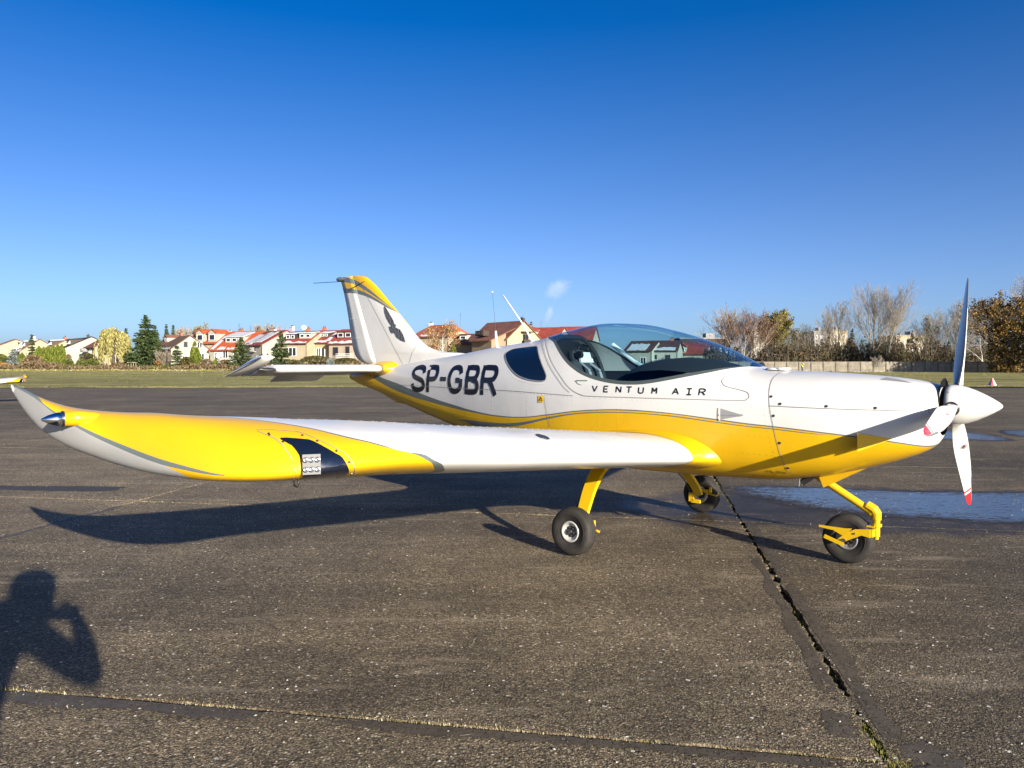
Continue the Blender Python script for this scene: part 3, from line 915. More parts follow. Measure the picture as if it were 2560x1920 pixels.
# rivets as real domed heads, joined
def rivets(name, rows_, parent, r=.0052, fn=None, step=.035, mat=None):
    m = MB()
    fn = fn or (lambda x, z: body_pt(x, z, .0))
    for pts in rows_:
        P = smooth_poly(pts, 40, False); acc = 0; last = None
        for q in P:
            p, nn = fn(*q)
            if last is None or (p - last).length >= step:
                last = p
                a = nn.orthogonal().normalized(); b = nn.cross(a)
                base = [p + (a * math.cos(t) + b * math.sin(t)) * r for t in [k * PI / 3 for k in range(6)]]
                m.add(base + [p + nn * r * .75], [(k, (k + 1) % 6, 6) for k in range(6)])
    o = m.build(name, mat or (M_BODY if parent.name.startswith('fuselage') else M_WHITE), parent, True)
    tag(o, kind='stuff'); return o
rivets('rivets', [[(-1.315, 1.008), (-1.314, 1.15)], [(-.852, 1.137), (-.853, .919)], [(-.62, 1.133), (-.58, .889)], [(-.35, 1.121), (-.35, .90)], [(-.103, 1.119), (-.103, .90)], [(.072, 1.104), (.072, .90)],
                  [(.432, 1.116), (.432, .82)], [(.494, 1.108), (.494, .82)], [(.685, 1.096), (.685, .75)], [(-1.63, 1.10), (-1.62, 1.5)], [(-2.1, 1.0), (-2.08, 1.47)], [(-2.62, 1.1), (-2.6, 1.4)],
                  [(-.352, 1.147), (.238, 1.138), (.653, 1.122), (1.19, 1.112)], [(-3.0, 1.185), (-2.2, 1.18), (-1.6, 1.174), (-1.075, 1.17), (-.4, 1.15)],
                  [(1.215, 1.10), (1.25, .92), (1.30, .74)], [(.45, .93), (1.21, .915)], [(.5, .80), (1.27, .785)], [(-2.9, 1.08), (-2.3, .985), (-1.7, .92), (-1.1, .88), (-.7, .86)],
                  [(-1.9, 1.52), (-1.5, 1.565), (-1.1, 1.6), (-.96, 1.61)], [(-3.2, 1.24), (-2.6, 1.09), (-2.0, .955)], [(.62, 1.155 - .02), (.9, 1.13), (1.2, 1.125)]], fus)
rivets('rivets', [[(-1.27, 1.545), (-1.26, 1.49), (-1.15, 1.38), (-1.03, 1.295), (-.9, 1.262), (-.78, 1.248), (-.655, 1.245)], [(-.90, 1.655), (-.79, 1.56), (-.70, 1.47), (-.61, 1.385), (-.54, 1.32), (-.46, 1.245)]], fus, step=.024)

# screws of the cowling
for (x, z) in [(1.252, 1.19), (1.32, 1.142), (1.616, 1.135), (1.903, 1.131), (1.281, 1.06), (1.322, .875), (1.358, .701), (2.15, 1.13)]:
    p, nn = body_pt(x, z, .002)
    m = MB(); m.lathe([(0, .0095), (.003, .009), (.0035, 0)], p, nn, 10); m.build('screw', M_SCREW, cowl)

# side scoop on the cowling, NACA inlet, top inlet
def wedge(name, tri, depth, mat, parent, side=-1, lip=None):
    """tri: front point, upper rear, lower rear on the body; rear edge stands proud and is open"""
    f, _ = body_pt(*tri[0], .002, side); u, nu = body_pt(*tri[1], .002, side); l, nl = body_pt(*tri[2], .002, side)
    uo, lo_ = u + nu * depth, l + nl * depth
    o = mesh(name, [f, u, l, uo, lo_], [(0, 3, 4), (0, 1, 3), (0, 4, 2), (1, 2, 4, 3), (0, 2, 1)], mat, parent)
    return o
wedge('side_scoop', [(2.0, .935), (1.803, .969), (1.80, .871)], .075, M_YEL, cowl)
wedge('side_scoop', [(2.0, .935), (1.803, .969), (1.80, .871)], .075, M_YEL, cowl, 1)
def tri_patch(name, poly, lift, mat, parent, side=-1, st=.05):
    v, f = patch(poly, (st, st), lambda x, z: body_pt(x, z, lift, side)[0])
    return mesh(name, v, f if side < 0 else [q[::-1] for q in f], mat, parent)
M_DUCT = plain('duct_grey', (.22, .22, .23), .5)
for sd_ in (-1, 1):
    o = tri_patch('naca_inlet', [(.905, 1.099), (1.075, 1.055), (.907, 1.018)], .004, M_DUCT, fus, sd_)  # flat grey patch paints in the shade of the recessed inlet
    ribbon('inlet_rim', [(.904, 1.105), (.904, 1.058), (.906, 1.012)], .010, .009, M_WHITE, o, sd_, 4)
    ribbon('inlet_rim', [(.905, 1.055), (.99, 1.057), (1.07, 1.056)], .012, .008, M_DUCT, o, sd_, 4)
v, f = patch([(1.885, -.20), (1.90, -.13), (1.96, -.135), (2.07, -.165)], (.03, .03), lambda x, y: (x, y, [q for q in [sec(x)] for q in [q[3] + (q[0] - q[3]) * max(0, 1 - (abs(y) / q[2]) ** q[5]) ** (1 / q[5]) + .004]][0]))
mesh('top_inlet', v, f, M_DUCT, cowl)
m = MB(); m.box((1.18, -.08, 1.379), (.09, .12, .02)); m.lathe([(0, .06), (.012, .05), (.018, 0)], (1.12, -.10, 1.374), (0, 0, 1), 16)
m.build('fuel_filler_cap', M_WHITE, fus, True)

# exit duct wedge under the cowling
m = MB()
for sgn in (1,):
    a = [(1.80, -.10, .715), (1.80, .10, .715), (1.455, -.115, .625), (1.455, .115, .625), (1.49, -.105, .535), (1.49, .105, .535)]
    m.add(a, [(0, 1, 5, 4), (0, 4, 2), (1, 3, 5), (2, 4, 5, 3), (0, 2, 3, 1)])
m.build('cowling_exit_duct', M_YEL, cowl)
# lower rear lip of the cowling and drains
for y in (-.22, -.15, -.08):
    m = MB(); m.tube([(1.36, y, .60), (1.355, y, .545)], .006, 6); m.build('drain_pipe', M_STEEL, cowl)
m = MB(); m.tube([(1.44, -.16, .63), (1.36, -.17, .565)], .024, 10); m.build('exhaust_pipe', M_BLACK, cowl)

# rear side windows
WIN = smooth_poly([(-1.262, 1.505), (-1.243, 1.535), (-1.19, 1.552), (-1.093, 1.560), (-.97, 1.568), (-.905, 1.569), (-.875, 1.555), (-.813, 1.497), (-.722, 1.399), (-.668, 1.335), (-.655, 1.300), (-.675, 1.272), (-.776, 1.272), (-.9, 1.289), (-1.018, 1.325), (-1.128, 1.39), (-1.225, 1.465)], 3)
for sd_ in (-1, 1):
    o = tri_patch('rear_side_window', WIN, .0045, M_REARGLASS, fus, sd_, .04)
    ribbon('window_rim', WIN[::3], .008, .0055, M_SEAM, o, sd_, 3, closed=True)

# canopy handle
o = tri_patch('canopy_handle', [(-.335, 1.278), (-.222, 1.279), (-.236, 1.262), (-.262, 1.248), (-.285, 1.247), (-.315, 1.258)], .005, M_WHITE, fus)
ribbon('handle_slot', [(-.335, 1.279), (-.28, 1.2795), (-.222, 1.280)], .007, .0068, plain('handle_green', (.005, .10, .04), .4), o, n=3)

# ---------------------------------------------------------------- lettering
def strokes(name, paths, w, mat, parent, fn, lift=.004):
    """paths: polylines in surface coordinates, swept to flat strokes"""
    V, F = [], []
    for pi, P in enumerate(paths):
        n = len(P); k0 = len(V)
        for k in range(n):
            a = Vector(P[max(k - 1, 0)]); b = Vector(P[min(k + 1, n - 1)]); c = Vector(P[k])
            if 0 < k < n - 1:
                d1 = (c - a).normalized(); d2 = (b - c).normalized(); t = (d1 + d2)
                t = t.normalized() if t.length > 1e-4 else d2
                s = 1 / max(.5, t.dot(d1))
            else:
                t = (b - a).normalized(); s = 1
            nn = Vector((-t.y, t.x)) * w / 2 * s
            for q in (c - nn, c, c + nn):
                V.append(fn(q.x, q.y, lift + .00025 * pi))
        for k in range(n - 1):
            a0 = k0 + 3 * k
            F += [(a0, a0 + 1, a0 + 4, a0 + 3), (a0 + 1, a0 + 2, a0 + 5, a0 + 4)]
    return mesh(name, V, F, mat, parent)
def dense(P, n):
    out = []
    for a, b in zip(P[:-1], P[1:]):
        out += [(a[0] + (b[0] - a[0]) * k / n, a[1] + (b[1] - a[1]) * k / n) for k in range(n)]
    return out + [P[-1]]
def sm(P): return smooth_poly(P, 5, False)
BIG = {'S': [sm([(.88, .70), (.80, .86), (.50, .92), (.20, .86), (.12, .71), (.22, .58), (.50, .50), (.78, .42), (.89, .27), (.80, .13), (.50, .075), (.20, .13), (.10, .30)])],
       'P': [dense([(.12, 0), (.12, 1)], 4), sm([(.20, .92), (.50, .92), (.76, .89), (.89, .72), (.76, .53), (.50, .49), (.20, .49)])],
       '-': [dense([(0, .5), (1, .5)], 2)],
       'G': [sm([(.88, .70), (.76, .87), (.50, .92), (.24, .84), (.11, .5), (.24, .16), (.50, .075), (.74, .12), (.895, .25)]), dense([(.895, .22), (.895, .52)], 2), dense([(.55, .47), (.81, .47)], 2)],
       'B': [dense([(.12, 0), (.12, 1)], 4), sm([(.20, .92), (.50, .92), (.74, .89), (.84, .73), (.72, .57), (.48, .53), (.20, .53)]), sm([(.50, .50), (.78, .44), (.89, .28), (.78, .11), (.50, .08), (.20, .08)])],
       'R': [dense([(.12, 0), (.12, 1)], 4), sm([(.20, .92), (.50, .92), (.76, .89), (.87, .73), (.76, .55), (.50, .50), (.20, .50)]), dense([(.52, .47), (.68, .33), (.90, 0)], 3)]}
SMALL = {'V': [[(0, 1), (.5, 0)], [(1, 1), (.5, 0)]], 'E': [[(0, 0), (0, 1)], [(0, 1), (1, 1)], [(0, .5), (.85, .5)], [(0, 0), (1, 0)]], 'N': [[(0, 0), (0, 1)], [(0, 1), (1, 0)], [(1, 0), (1, 1)]],
         'T': [[(0, 1), (1, 1)], [(.5, 1), (.5, 0)]], 'U': [sm([(0, 1), (0, .35), (.12, .08), (.5, 0), (.88, .08), (1, .35), (1, 1)])], 'M': [[(0, 0), (.04, 1)], [(.04, 1), (.5, .35)], [(.5, .35), (.96, 1)], [(.96, 1), (1, 0)]],
         'A': [[(0, 0), (.5, 1)], [(.5, 1), (1, 0)], [(.2, .35), (.8, .35)]], 'I': [[(.1, 1), (.9, 1)], [(.5, 1), (.5, 0)], [(.1, 0), (.9, 0)]],
         'R': [[(0, 0), (0, 1)], sm([(0, 1), (.6, 1), (.95, .86), (.95, .66), (.6, .5), (0, .5)]), [(.5, .5), (1, 0)]],
         'F': [[(0, 0), (0, 1)], [(0, 1), (1, 1)], [(0, .5), (.85, .5)]], 'L': [[(0, 1), (0, 0)], [(0, 0), (1, 0)]], 'D': [[(0, 0), (0, 1)], sm([(0, 1), (.6, .95), (1, .5), (.6, .05), (0, 0)])]}
def glyph(font, ch, x0, x1, z0, z1): return [[(x0 + (x1 - x0) * u, z0 + (z1 - z0) * v) for u, v in P] for P in font[ch]]
def bfn(x, z, l): return body_pt(x, z, l)[0]
DECALS = []
for ch, a, b in (('S', -2.645, -2.385), ('P', -2.365, -2.165), ('-', -2.128, -2.03), ('G', -2.005, -1.762), ('B', -1.722, -1.508), ('R', -1.492, -1.245)):
    DECALS.append(strokes('registration_letter', glyph(BIG, ch, a, b, 1.132, 1.404), .050 if ch != '-' else .042, M_DECAL, fus, bfn, .0028))
VA = [('V', -.168, -.122), ('E', -.058, -.020), ('N', .055, .097), ('T', .146, .190), ('U', .252, .292), ('M', .366, .405), ('A', .533, .580), ('I', .640, .684), ('R', .738, .783)]
for k, (ch, a, b) in enumerate(VA):
    s = -.008 * (k / 8)
    DECALS.append(strokes('name_letter', glyph(SMALL, ch, a, b, 1.197 + s, 1.241 + s), .0095, M_DECAL, fus, bfn, .0028))
P = []
xx = 1.205
for ch in 'FUEL DRAIN':
    if ch != ' ': P += glyph(SMALL, ch, xx, xx + .0085, .656, .672)
    xx += .0125
DECALS.append(strokes('fuel_drain_lettering', P, .0028, M_DECAL, fus, bfn, .0028))
# yellow warning label
o = tri_patch('warning_label', [(-.723, 1.149), (-.666, 1.150), (-.667, 1.092), (-.722, 1.091)], .0045, plain('label_yellow', (.72, .46, .02), .4), fus)
DECALS.append(o)
strokes('warning_triangle', [[(-.713, 1.104), (-.676, 1.104)], [(-.676, 1.104), (-.6945, 1.140)], [(-.6945, 1.140), (-.713, 1.104)], [(-.6945, 1.128), (-.6945, 1.112)]], .0045, M_DECAL, o, bfn, .006)

# ---------------------------------------------------------------- fin and rudder
FLE = pchip([1.36, 1.50, 1.524, 1.544, 1.589, 1.684, 1.851, 1.997, 2.159, 2.30, 2.363, 2.405, 2.425, 2.434], [-2.0, -2.03, -2.10, -2.40, -2.606, -2.765, -2.945, -3.112, -3.302, -3.465, -3.557, -3.63, -3.70, -3.80])
FTE = pchip([1.38, 1.411, 1.451, 1.559, 1.708, 2.076, 2.366, 2.434], [-3.40, -3.625, -3.768, -3.872, -3.913, -3.995, -4.09, -4.122])
def hinge(z): return -3.385 + (z - 1.372) * (-3.865 + 3.385) / (2.431 - 1.372)
zs = [1.37, 1.42, 1.46, 1.50, 1.515, 1.524, 1.532, 1.540, 1.55, 1.565, 1.59, 1.63] + frange(1.69, 2.36, .06) + [2.385, 2.405, 2.418, 2.427, 2.433]
def fin_t(z): return (.058 - .030 * (z - 1.4) / 1.03)
FT = pchip([0, .06, .25, .5, .75, 1.0], [0, .42, .9, 1, .88, .70])
def fin_pt(z, s, sgn):
    a, b = FLE(z), hinge(z)
    cap = min(1, max(0, (2.440 - z) / .05)) ** .5
    return (a + (b - a) * s, sgn * fin_t(z) * FT(s) * cap, z)
NS = 16
V, F = [], []
ss = [(k / NS) ** 1.5 for k in range(NS + 1)]
ring = [(s, -1) for s in ss[::-1]] + [(s, 1) for s in ss[1:]]
for z in zs: V += [fin_pt(z, s, g_) for s, g_ in ring]
F = grid_faces(len(zs), len(ring))
e = (len(zs) - 1) * len(ring); F.append(tuple(e + k for k in range(len(ring)))[::-1])
fin = mesh('fin', V, F, M_FIN, plane, True)
# rudder
V, F = [], []
ring = [(1, -1), (.7, -1), (.35, -1), (.02, -1), (.02, 1), (.35, 1), (.7, 1), (1, 1)]
zr = [1.375, 1.40, 1.43, 1.47, 1.52, 1.58] + frange(1.64, 2.38, .06) + [2.41, 2.427, 2.436]
def rud(z, s, sgn):
    a, b = FTE(z), hinge(z) - .012
    cap = min(1, max(0, (2.445 - z) / .05)) ** .5
    return (a + (b - a) * s, sgn * max(.003, fin_t(z) * .70 * s) * cap, z)
for z in zr: V += [rud(z, s, g_) for s, g_ in ring]
F = grid_faces(len(zr), len(ring), True)
e = (len(zr) - 1) * len(ring); F += [tuple(e + k for k in range(len(ring))), tuple(range(len(ring)))[::-1]]
rudder = mesh('rudder', V, F, M_FIN, plane, True)
m = MB(); m.lathe([(-.02, .0), (-.012, .02), (.02, .028), (.09, .022), (.16, .004)], (-4.15, 0, 2.415), (1, 0, -.02), 12); m.build('rudder_tip_cap', plain('cap_grey', GREY, .35), rudder, True)
def fin_srf(x, z, l):
    a, b = FLE(z), hinge(z); s = min(1, max(0, (x - a) / (b - a)))
    return Vector((x, -fin_t(z) * FT(s) - l, z))
def finfn(x, z): return fin_srf(x, z, .003), Vector((0, -1, 0))
ribbon('fin_seam', [(-3.684, 2.31), (-3.32, 1.86), (-2.97, 1.411)], .004, 0, M_SEAM, fin, fn=finfn)
ribbon('fin_seam', [(-2.723, 1.658), (-2.813, 1.548), (-2.877, 1.405)], .004, 0, M_SEAM, fin, fn=finfn)
ribbon('hinge_gap', [(-3.36, 1.38), (-3.60, 1.90), (-3.84, 2.40)], .012, 0, M_WHITE, fin, fn=lambda x, z: (Vector((hinge(z) + .006, -fin_t(z) * .72, z)), Vector((0, -1, 0))))
BIRD = [(-3.287, 2.06), (-3.249, 2.027), (-3.192, 1.96), (-3.136, 1.895), (-3.117, 1.856), (-3.089, 1.842), (-3.098, 1.817), (-3.024, 1.79), (-2.978, 1.738), (-2.950, 1.69), (-2.936, 1.652), (-3.006, 1.67), (-3.045, 1.69), (-3.08, 1.709), (-3.117, 1.761), (-3.136, 1.75), (-3.165, 1.757), (-3.184, 1.782), (-3.206, 1.827), (-3.159, 1.834), (-3.193, 1.858), (-3.25, 1.924), (-3.284, 1.99), (-3.297, 2.042)]
def feather():
    g = G('bird_feathers')
    w = g.node('ShaderNodeTexWave', {'Scale': 14.0, 'Distortion': 6.0, 'Detail': 3.0, 'Vector': g.obj()})
    return g.surf(g.ramp(w.outputs[1], [(.2, (.012, .012, .014)), (.6, (.03, .03, .034)), (.95, (.16, .16, .165))]), .3, 0, .5, None, .3)
v, f = patch(BIRD, (.05, .05), lambda x, z: fin_srf(x, z, .004))
DECALS.append(mesh('bird_emblem', v, f, feather(), fin))
m = MB(); m.tube([(-3.64, -.032, 2.354), (-3.913, -.05, 2.271)], .004, 6); m.build('aerial_stay', M_BLACK, rudder)
m = MB(); m.tube([(-4.63, -.002, 2.405), (-4.1, 0, 2.388)], .0035, 6); m.build('static_whip', M_BLACK, rudder)
rivets('rivets', [[(-3.78, 1.95), (-3.9, 1.94)], [(-3.72, 1.72), (-3.88, 1.71)]], rudder, fn=lambda x, z: (Vector((x, -fin_t(z) * .62, z)), Vector((0, -1, 0))))
# ventral fin
mesh('ventral_fin', [(-3.5, 0, 1.14), (-3.15, -.012, 1.0), (-2.6, -.012, .98), (-2.35, 0, .85), (-3.15, .012, 1.0), (-2.6, .012, .98), (-3.5, 0, 1.15), (-2.5, 0, 1.0), (-3.12, 0, .985), (-2.78, 0, .975)],
     [(0, 1, 8), (1, 2, 9, 8), (2, 3, 9), (0, 8, 4), (8, 9, 5, 4), (9, 3, 5), (0, 6, 1), (6, 7, 2, 1), (7, 3, 2), (0, 4, 6), (6, 4, 5, 7), (7, 5, 3)], M_YEL, plane)
# tail cone fairing
m = MB(); m.lathe([(0, .0), (.02, .03), (.10, .052), (.25, .075), (.5, .11)], (-3.90, 0, 1.275), (1, 0, -.06), 16); m.build('tail_cone', M_YEL, plane, True)

# ---------------------------------------------------------------- tailplane and elevator
def airfoil_loft(name, secs, mat, parent, n=12, caps=True):
    """secs: list of (y, le x, le z, te x, te z, thickness); symmetric section"""
    V, F = [], []
    m_ = 2 * n
    for (y, lx, lz, tx, tz, t) in secs:
        for k in range(m_):
            s = (1 - math.cos(PI * k / n)) / 2 if k <= n else (1 - math.cos(PI * (m_ - k) / n)) / 2
            sg = 1 if k <= n else -1
            h = t * (1.4845 * math.sqrt(max(s, 0)) - .63 * s - 1.758 * s * s + 1.4215 * s ** 3 - .5075 * s ** 4) if t > 0 else 0
            V.append((lx + (tx - lx) * s, y, lz + (tz - lz) * s + sg * h))
    F = grid_faces(len(secs), m_, True)
    if caps:
        F.append(tuple(range(m_))); e = (len(secs) - 1) * m_; F.append(tuple(e + k for k in range(m_))[::-1])
    return mesh(name, V, F, mat, parent, True)
for sg in (-1, 1):
    st = airfoil_loft('tailplane', [(sg * y, -3.12 - .15 * (y - .1) / 1.3, 1.366, -3.64, 1.366, .088 if y < 1.36 else .088 * max(0, 1 - ((y - 1.36) / .07) ** 2) ** .5) for y in (.06, .4, .8, 1.2, 1.36, 1.39, 1.41, 1.428)], M_WHITE, plane)
    ev = airfoil_loft('elevator', [(sg * y, -3.555, 1.372, -3.94, 1.288, .052) for y in (.10, .5, 1.0, 1.43)], M_WHITE, plane)
    hn = airfoil_loft('horn_balance', [(sg * (1.435 + d), -3.30 + .02 * k_, 1.482, -3.955, 1.286, t_) for d, k_, t_ in ((0, .8, .012), (.012, .4, .055), (.04, .1, .092), (.075, 0, .105), (.11, .2, .090), (.14, .8, .05), (.155, 1.6, .01))], M_WHITE, ev, 14)
    tb = airfoil_loft('trim_tab', [(sg * y, -3.86, 1.305, -4.02, 1.225, .02) for y in (.42, .7, 1.02)], M_WHITE, ev)
    m = MB(); m.lathe([(0, .03), (.1, .028)], (-3.6, sg * .1, 1.366), (0, sg, 0), 12)
    fr = airfoil_loft('tailplane_root_fairing', [(sg * y, -3.05 - .5 * (y - .1), 1.366, -3.75, 1.352, t_) for y, t_ in ((.02, .18), (.11, .16), (.16, .125), (.21, .10))], M_YEL, plane)
rivets('rivets', [[(-3.24, .25), (-3.30, .7), (-3.36, 1.3)], [(-3.55, .25), (-3.55, 1.35)]], plane, fn=lambda x, y: (Vector((x, -y, 1.409 - .1 * abs(x + 3.36) ** 1.3)), Vector((0, 0, 1))), step=.05)

# ---------------------------------------------------------------- wings
def wing_obj(sg):
    bs = frange(.48, 3.6, .16) + frange(3.66, 4.1, .05) + frange(4.125, 4.4, .018) + [4.41, 4.42, 4.43, 4.44, 4.448, 4.455]
    n = 34
    ring = [-((n - k) / n) ** 2 for k in range(n)] + [(k / n) ** 2 for k in range(n + 1)]   # -: lower side, from trailing edge round the nose
    V, UV, F = [], [], []
    for b in bs:
        for r in ring:
            x, z = wing_uz(b, abs(r), r >= 0)
            V.append((x, sg * b, z)); UV.append((.5 + .5 * math.copysign(math.sqrt(abs(r)), r), b / 5))
    F = grid_faces(len(bs), len(ring))
    if sg > 0: F = [q[::-1] for q in F]
    me = bpy.data.meshes.new('wing'); me.from_pydata(V, [], F); me.materials.append(M_WING)
    me.polygons.foreach_set('use_smooth', [True] * len(me.polygons))
    ul = me.uv_layers.new(name='wing')
    for lp in me.loops: ul.data[lp.index].uv = UV[lp.vertex_index]
    o = link(bpy.data.objects.new('wing', me), plane)
    # sharp chine along the outer leading edge
    me.attributes.new('sharp_edge', 'BOOLEAN', 'EDGE')
    L = len(ring); nose = n
    idx = {}
    for e in me.edges:
        a, b_ = e.vertices
        if a % L == nose and b_ % L == nose and bs[min(a, b_) // L] >= 4.1: me.attributes['sharp_edge'].data[e.index].value = True
    return o
def wsurf(u, b, lift=0.0, sg=-1):
    """u: signed root chord position as in the UV map"""
    r = (u - .5) * 2; s = r * r
    def P(uu, bb):
        rr = (uu - .5) * 2; x, z = wing_uz(bb, rr * rr, rr >= 0); return Vector((x, sg * bb, z))
    p = P(u, b); e = .004
    n = (P(u + e, b) - P(u - e, b)).cross(P(u, b + e) - P(u, b - e)).normalized()
    if sg > 0: n = -n
    if u > .5 and n.z < 0 or (u < .5 and n.z > 0 and abs(u - .5) > .1): n = -n
    if abs(u - .5) < .1 and n.x < 0: n = -n
    return p + n * lift, n
def wu(x, upper=True):
    return .5 + (.5 if upper else -.5) * math.sqrt(max(0, (.765 - x) / 1.465))
M_LED = plain('led_housing', (.045, .046, .05), .45)
M_GLOSSY = plain('led_lens', (.30, .31, .33), .22, .9)
for sg in (-1, 1):
    w = wing_obj(sg)
    WN = [(wu(.576), 3.957), (wu(.612), 3.862), (wu(.632), 3.836), (wu(.69), 3.802), (wu(.732), 3.764), (wu(.752), 3.735), (wu(.752, False), 3.70), (wu(.70, False), 3.675), (wu(.63, False), 3.69), (wu(.60, False), 3.80), (wu(.62, False), 3.875), (wu(.66, False), 3.915), (wu(.70, False), 3.925), (wu(.69), 3.936), (wu(.64), 3.946)]
    wc_ = (sum(p[0] for p in WN) / len(WN), sum(p[1] for p in WN) / len(WN))
    WN = smooth_poly([(wc_[0] + (a - wc_[0]) * .82, wc_[1] + (b - wc_[1]) * .76) for a, b in WN], 3)
    v, f = patch(WN, (.03, .03), lambda a, b: wsurf(a, b, .0035, sg)[0])
    lens = mesh('landing_light_lens', v, f, M_LENS, w, True)
    cu = sum(p[0] for p in WN) / len(WN); cb = sum(p[1] for p in WN) / len(WN)
    ribbon('lens_panel_seam', [(cu + (a - cu) * 1.33, cb + (b - cb) * 1.35) for a, b in WN[::3]], .0035, 0, M_SEAM, w, fn=lambda a, b: wsurf(a, b, .0025, sg), n=4, closed=True)
    for a, b in [(cu + (a - cu) * 1.17, cb + (b - cb) * 1.19) for a, b in WN[::4]]:
        p, nn = wsurf(a, b, .002, sg); m = MB(); m.lathe([(0, .0055), (.002, .005), (.0022, 0)], p, nn, 8); m.build('screw', M_SCREW, w)
    # LED block: four by two reflectors set into the lens
    p0, n0 = wsurf(.535, 3.895, .0, sg)
    ax = Vector((.50, sg * .10, 0)); fx = Vector((.86, sg * .48, .08)).normalized(); rx = fx.cross(Vector((0, 0, 1))).normalized(); ux = rx.cross(fx)
    R3 = Matrix((rx, fx, ux)).transposed()
    c0 = Vector((.690, sg * 3.882, 1.016))
    m = MB(); m.box(c0, (.070, .05, .080), 0, R3); led = m.build('led_landing_light', M_LED, w)
    for iu in (-1, 0, 1):
        for iv in (-.5, .5):
            m = MB(); m.lathe([(0, .0), (.001, .004), (.006, .0088), (.010, .0106), (.011, .0110)], c0 + rx * iu * .0228 + ux * iv * .038 + fx * .0255, fx, 12)
            m.build('reflector', M_GLOSSY, led, True)
    # wing tip light on its pod
    pb = Vector((-.36, sg * 4.40, 1.178)); axv = Vector((-.22, sg * .97, .0)).normalized()
    m = MB(); m.lathe([(-.16, .010), (-.11, .026), (-.06, .033), (0, .0325), (.0, 0)], pb, axv, 18); m.build('tip_light_pod', M_YEL, w, True)
    m = MB(); m.lathe([(0, .0335), (.009, .0335), (.0095, .031), (.03, .029), (.06, .019), (.082, .007), (.088, 0)], pb + axv * .001, axv, 18); nl = m.build('navigation_light', M_CHROME, w, True)
    m = MB(); m.lathe([(0, .0345), (.008, .0345)], pb + axv * .004, axv, 18); m.build('light_bezel', M_BLACK, nl, True)
    # fuel cap, tie-down ring, rivets
    p, nn = wsurf(wu(.62), 2.27, .002, sg)
    m = MB(); m.lathe([(0, .042), (.003, .040), (.0035, 0)], p, nn, 20); m.build('fuel_cap', M_SCREW, w)
    m = MB(); p = wsurf(wu(.45, False), 3.77, .0, sg)[0]; m.tube([(p.x + .018 * math.cos(t), p.y, p.z - .016 + .018 * math.sin(t)) for t in [k * PI / 6 for k in range(13)]], .004, 6); m.build('tie_down_ring', M_STEEL, w)
    rivets('rivets', [[(wu(.16), b) for b in (.8, 1.6, 2.4, 3.2, 3.75)], [(wu(.30), b) for b in (.8, 1.6, 2.4, 3.2, 3.8)], [(wu(-.1), b) for b in (.8, 1.6, 2.4, 3.2, 3.9)]] +
           [[(wu(x), b) for x in (.73, .6, .4, .1, -.3)] for b in (1.1, 1.65, 2.2, 2.75, 3.16, 3.18)], w, r=.0045, fn=lambda a, b: wsurf(a, b, 0, sg), step=.06)
    # walkway strip by the root
    v, f = patch([(wu(.10), .66), (wu(-.62), .66), (wu(-.62), .95), (wu(.0), .95)], (.06, .06), lambda a, b: wsurf(a, b, .003, sg)[0])
    mesh('walkway_strip', v, f, simple('walkway_grit', (.03, .03, .03), .9, bump=.5, scale=40), w)
    # aileron and flap gaps
    ribbon('flap_gap', [(wu(-.38), .7), (wu(-.38), 1.5), (wu(-.38), 2.5), (wu(-.38), 4.05)], .006, 0, M_SEAM, w, fn=lambda a, b: wsurf(a, b, .0025, sg))
    # root fairing: the section swells into the fuselage side
    V = []
    bs = [(.70, 1.004, 0), (.66, 1.02, .004), (.62, 1.045, .014), (.58, 1.085, .032), (.545, 1.14, .058), (.515, 1.20, .09), (.49, 1.25, .125), (.45, 1.30, .17)]
    n = 26; ring = [-((n - k) / n) ** 2 for k in range(n)] + [(k / n) ** 2 for k in range(n + 1)]
    for b, k, up in bs:
        for r in ring:
            x, z = wing_uz(b, abs(r), r >= 0); zc = W_LEZ(b) + (W_TEZ(b) - W_LEZ(b)) * abs(r)
            V.append((.15 + (x - .15) * k, sg * b, zc + (z - zc) * (1.02 + up * (3.2 if r > 0 else 1.6)) + (.004 if r >= 0 else -.004) * (b < .70)))
    F = grid_faces(len(bs), len(ring))
    mesh('wing_root_fairing', V, F if sg < 0 else [q[::-1] for q in F], M_YEL, plane, True)

# ---------------------------------------------------------------- spinner and propeller
HUB = Vector((2.29, 0, 1.147))
m = MB()
prof = [(0, .132), (.03, .134), (.07, .130), (.12, .116), (.17, .095), (.22, .069), (.26, .045), (.29, .024), (.305, .010), (.309, 0)]
m.lathe([(-.004, .126)] + prof, (2.248, 0, 1.147), (1, 0, 0), 40)
spin = m.build('spinner', M_BLADEW, plane, True)
m = MB(); m.lathe([(-.02, .0), (-.02, .122), (.02, .122)], (2.235, 0, 1.147), (1, 0, 0), 32); m.build('spinner_backplate', M_BLACK, spin, True)
for an in (20, 55, 140, 175, 260, 295):
    a = math.radians(an); m = MB(); m.lathe([(0, .005), (.002, .004), (.0022, 0)], HUB + Vector((-.025, math.cos(a) * .1335, math.sin(a) * .1335)), (0, math.cos(a), math.sin(a)), 8); m.build('screw', M_SCREW, spin)
CH = pchip([.10, .16, .25, .38, .55, .72, .86, .915, .93], [.058, .074, .102, .121, .113, .090, .060, .036, .004])
TK = pchip([.10, .16, .25, .5, .93], [.050, .036, .022, .013, .004])
BETA = pchip([.10, .3, .6, .93], [50, 40, 31, 25])
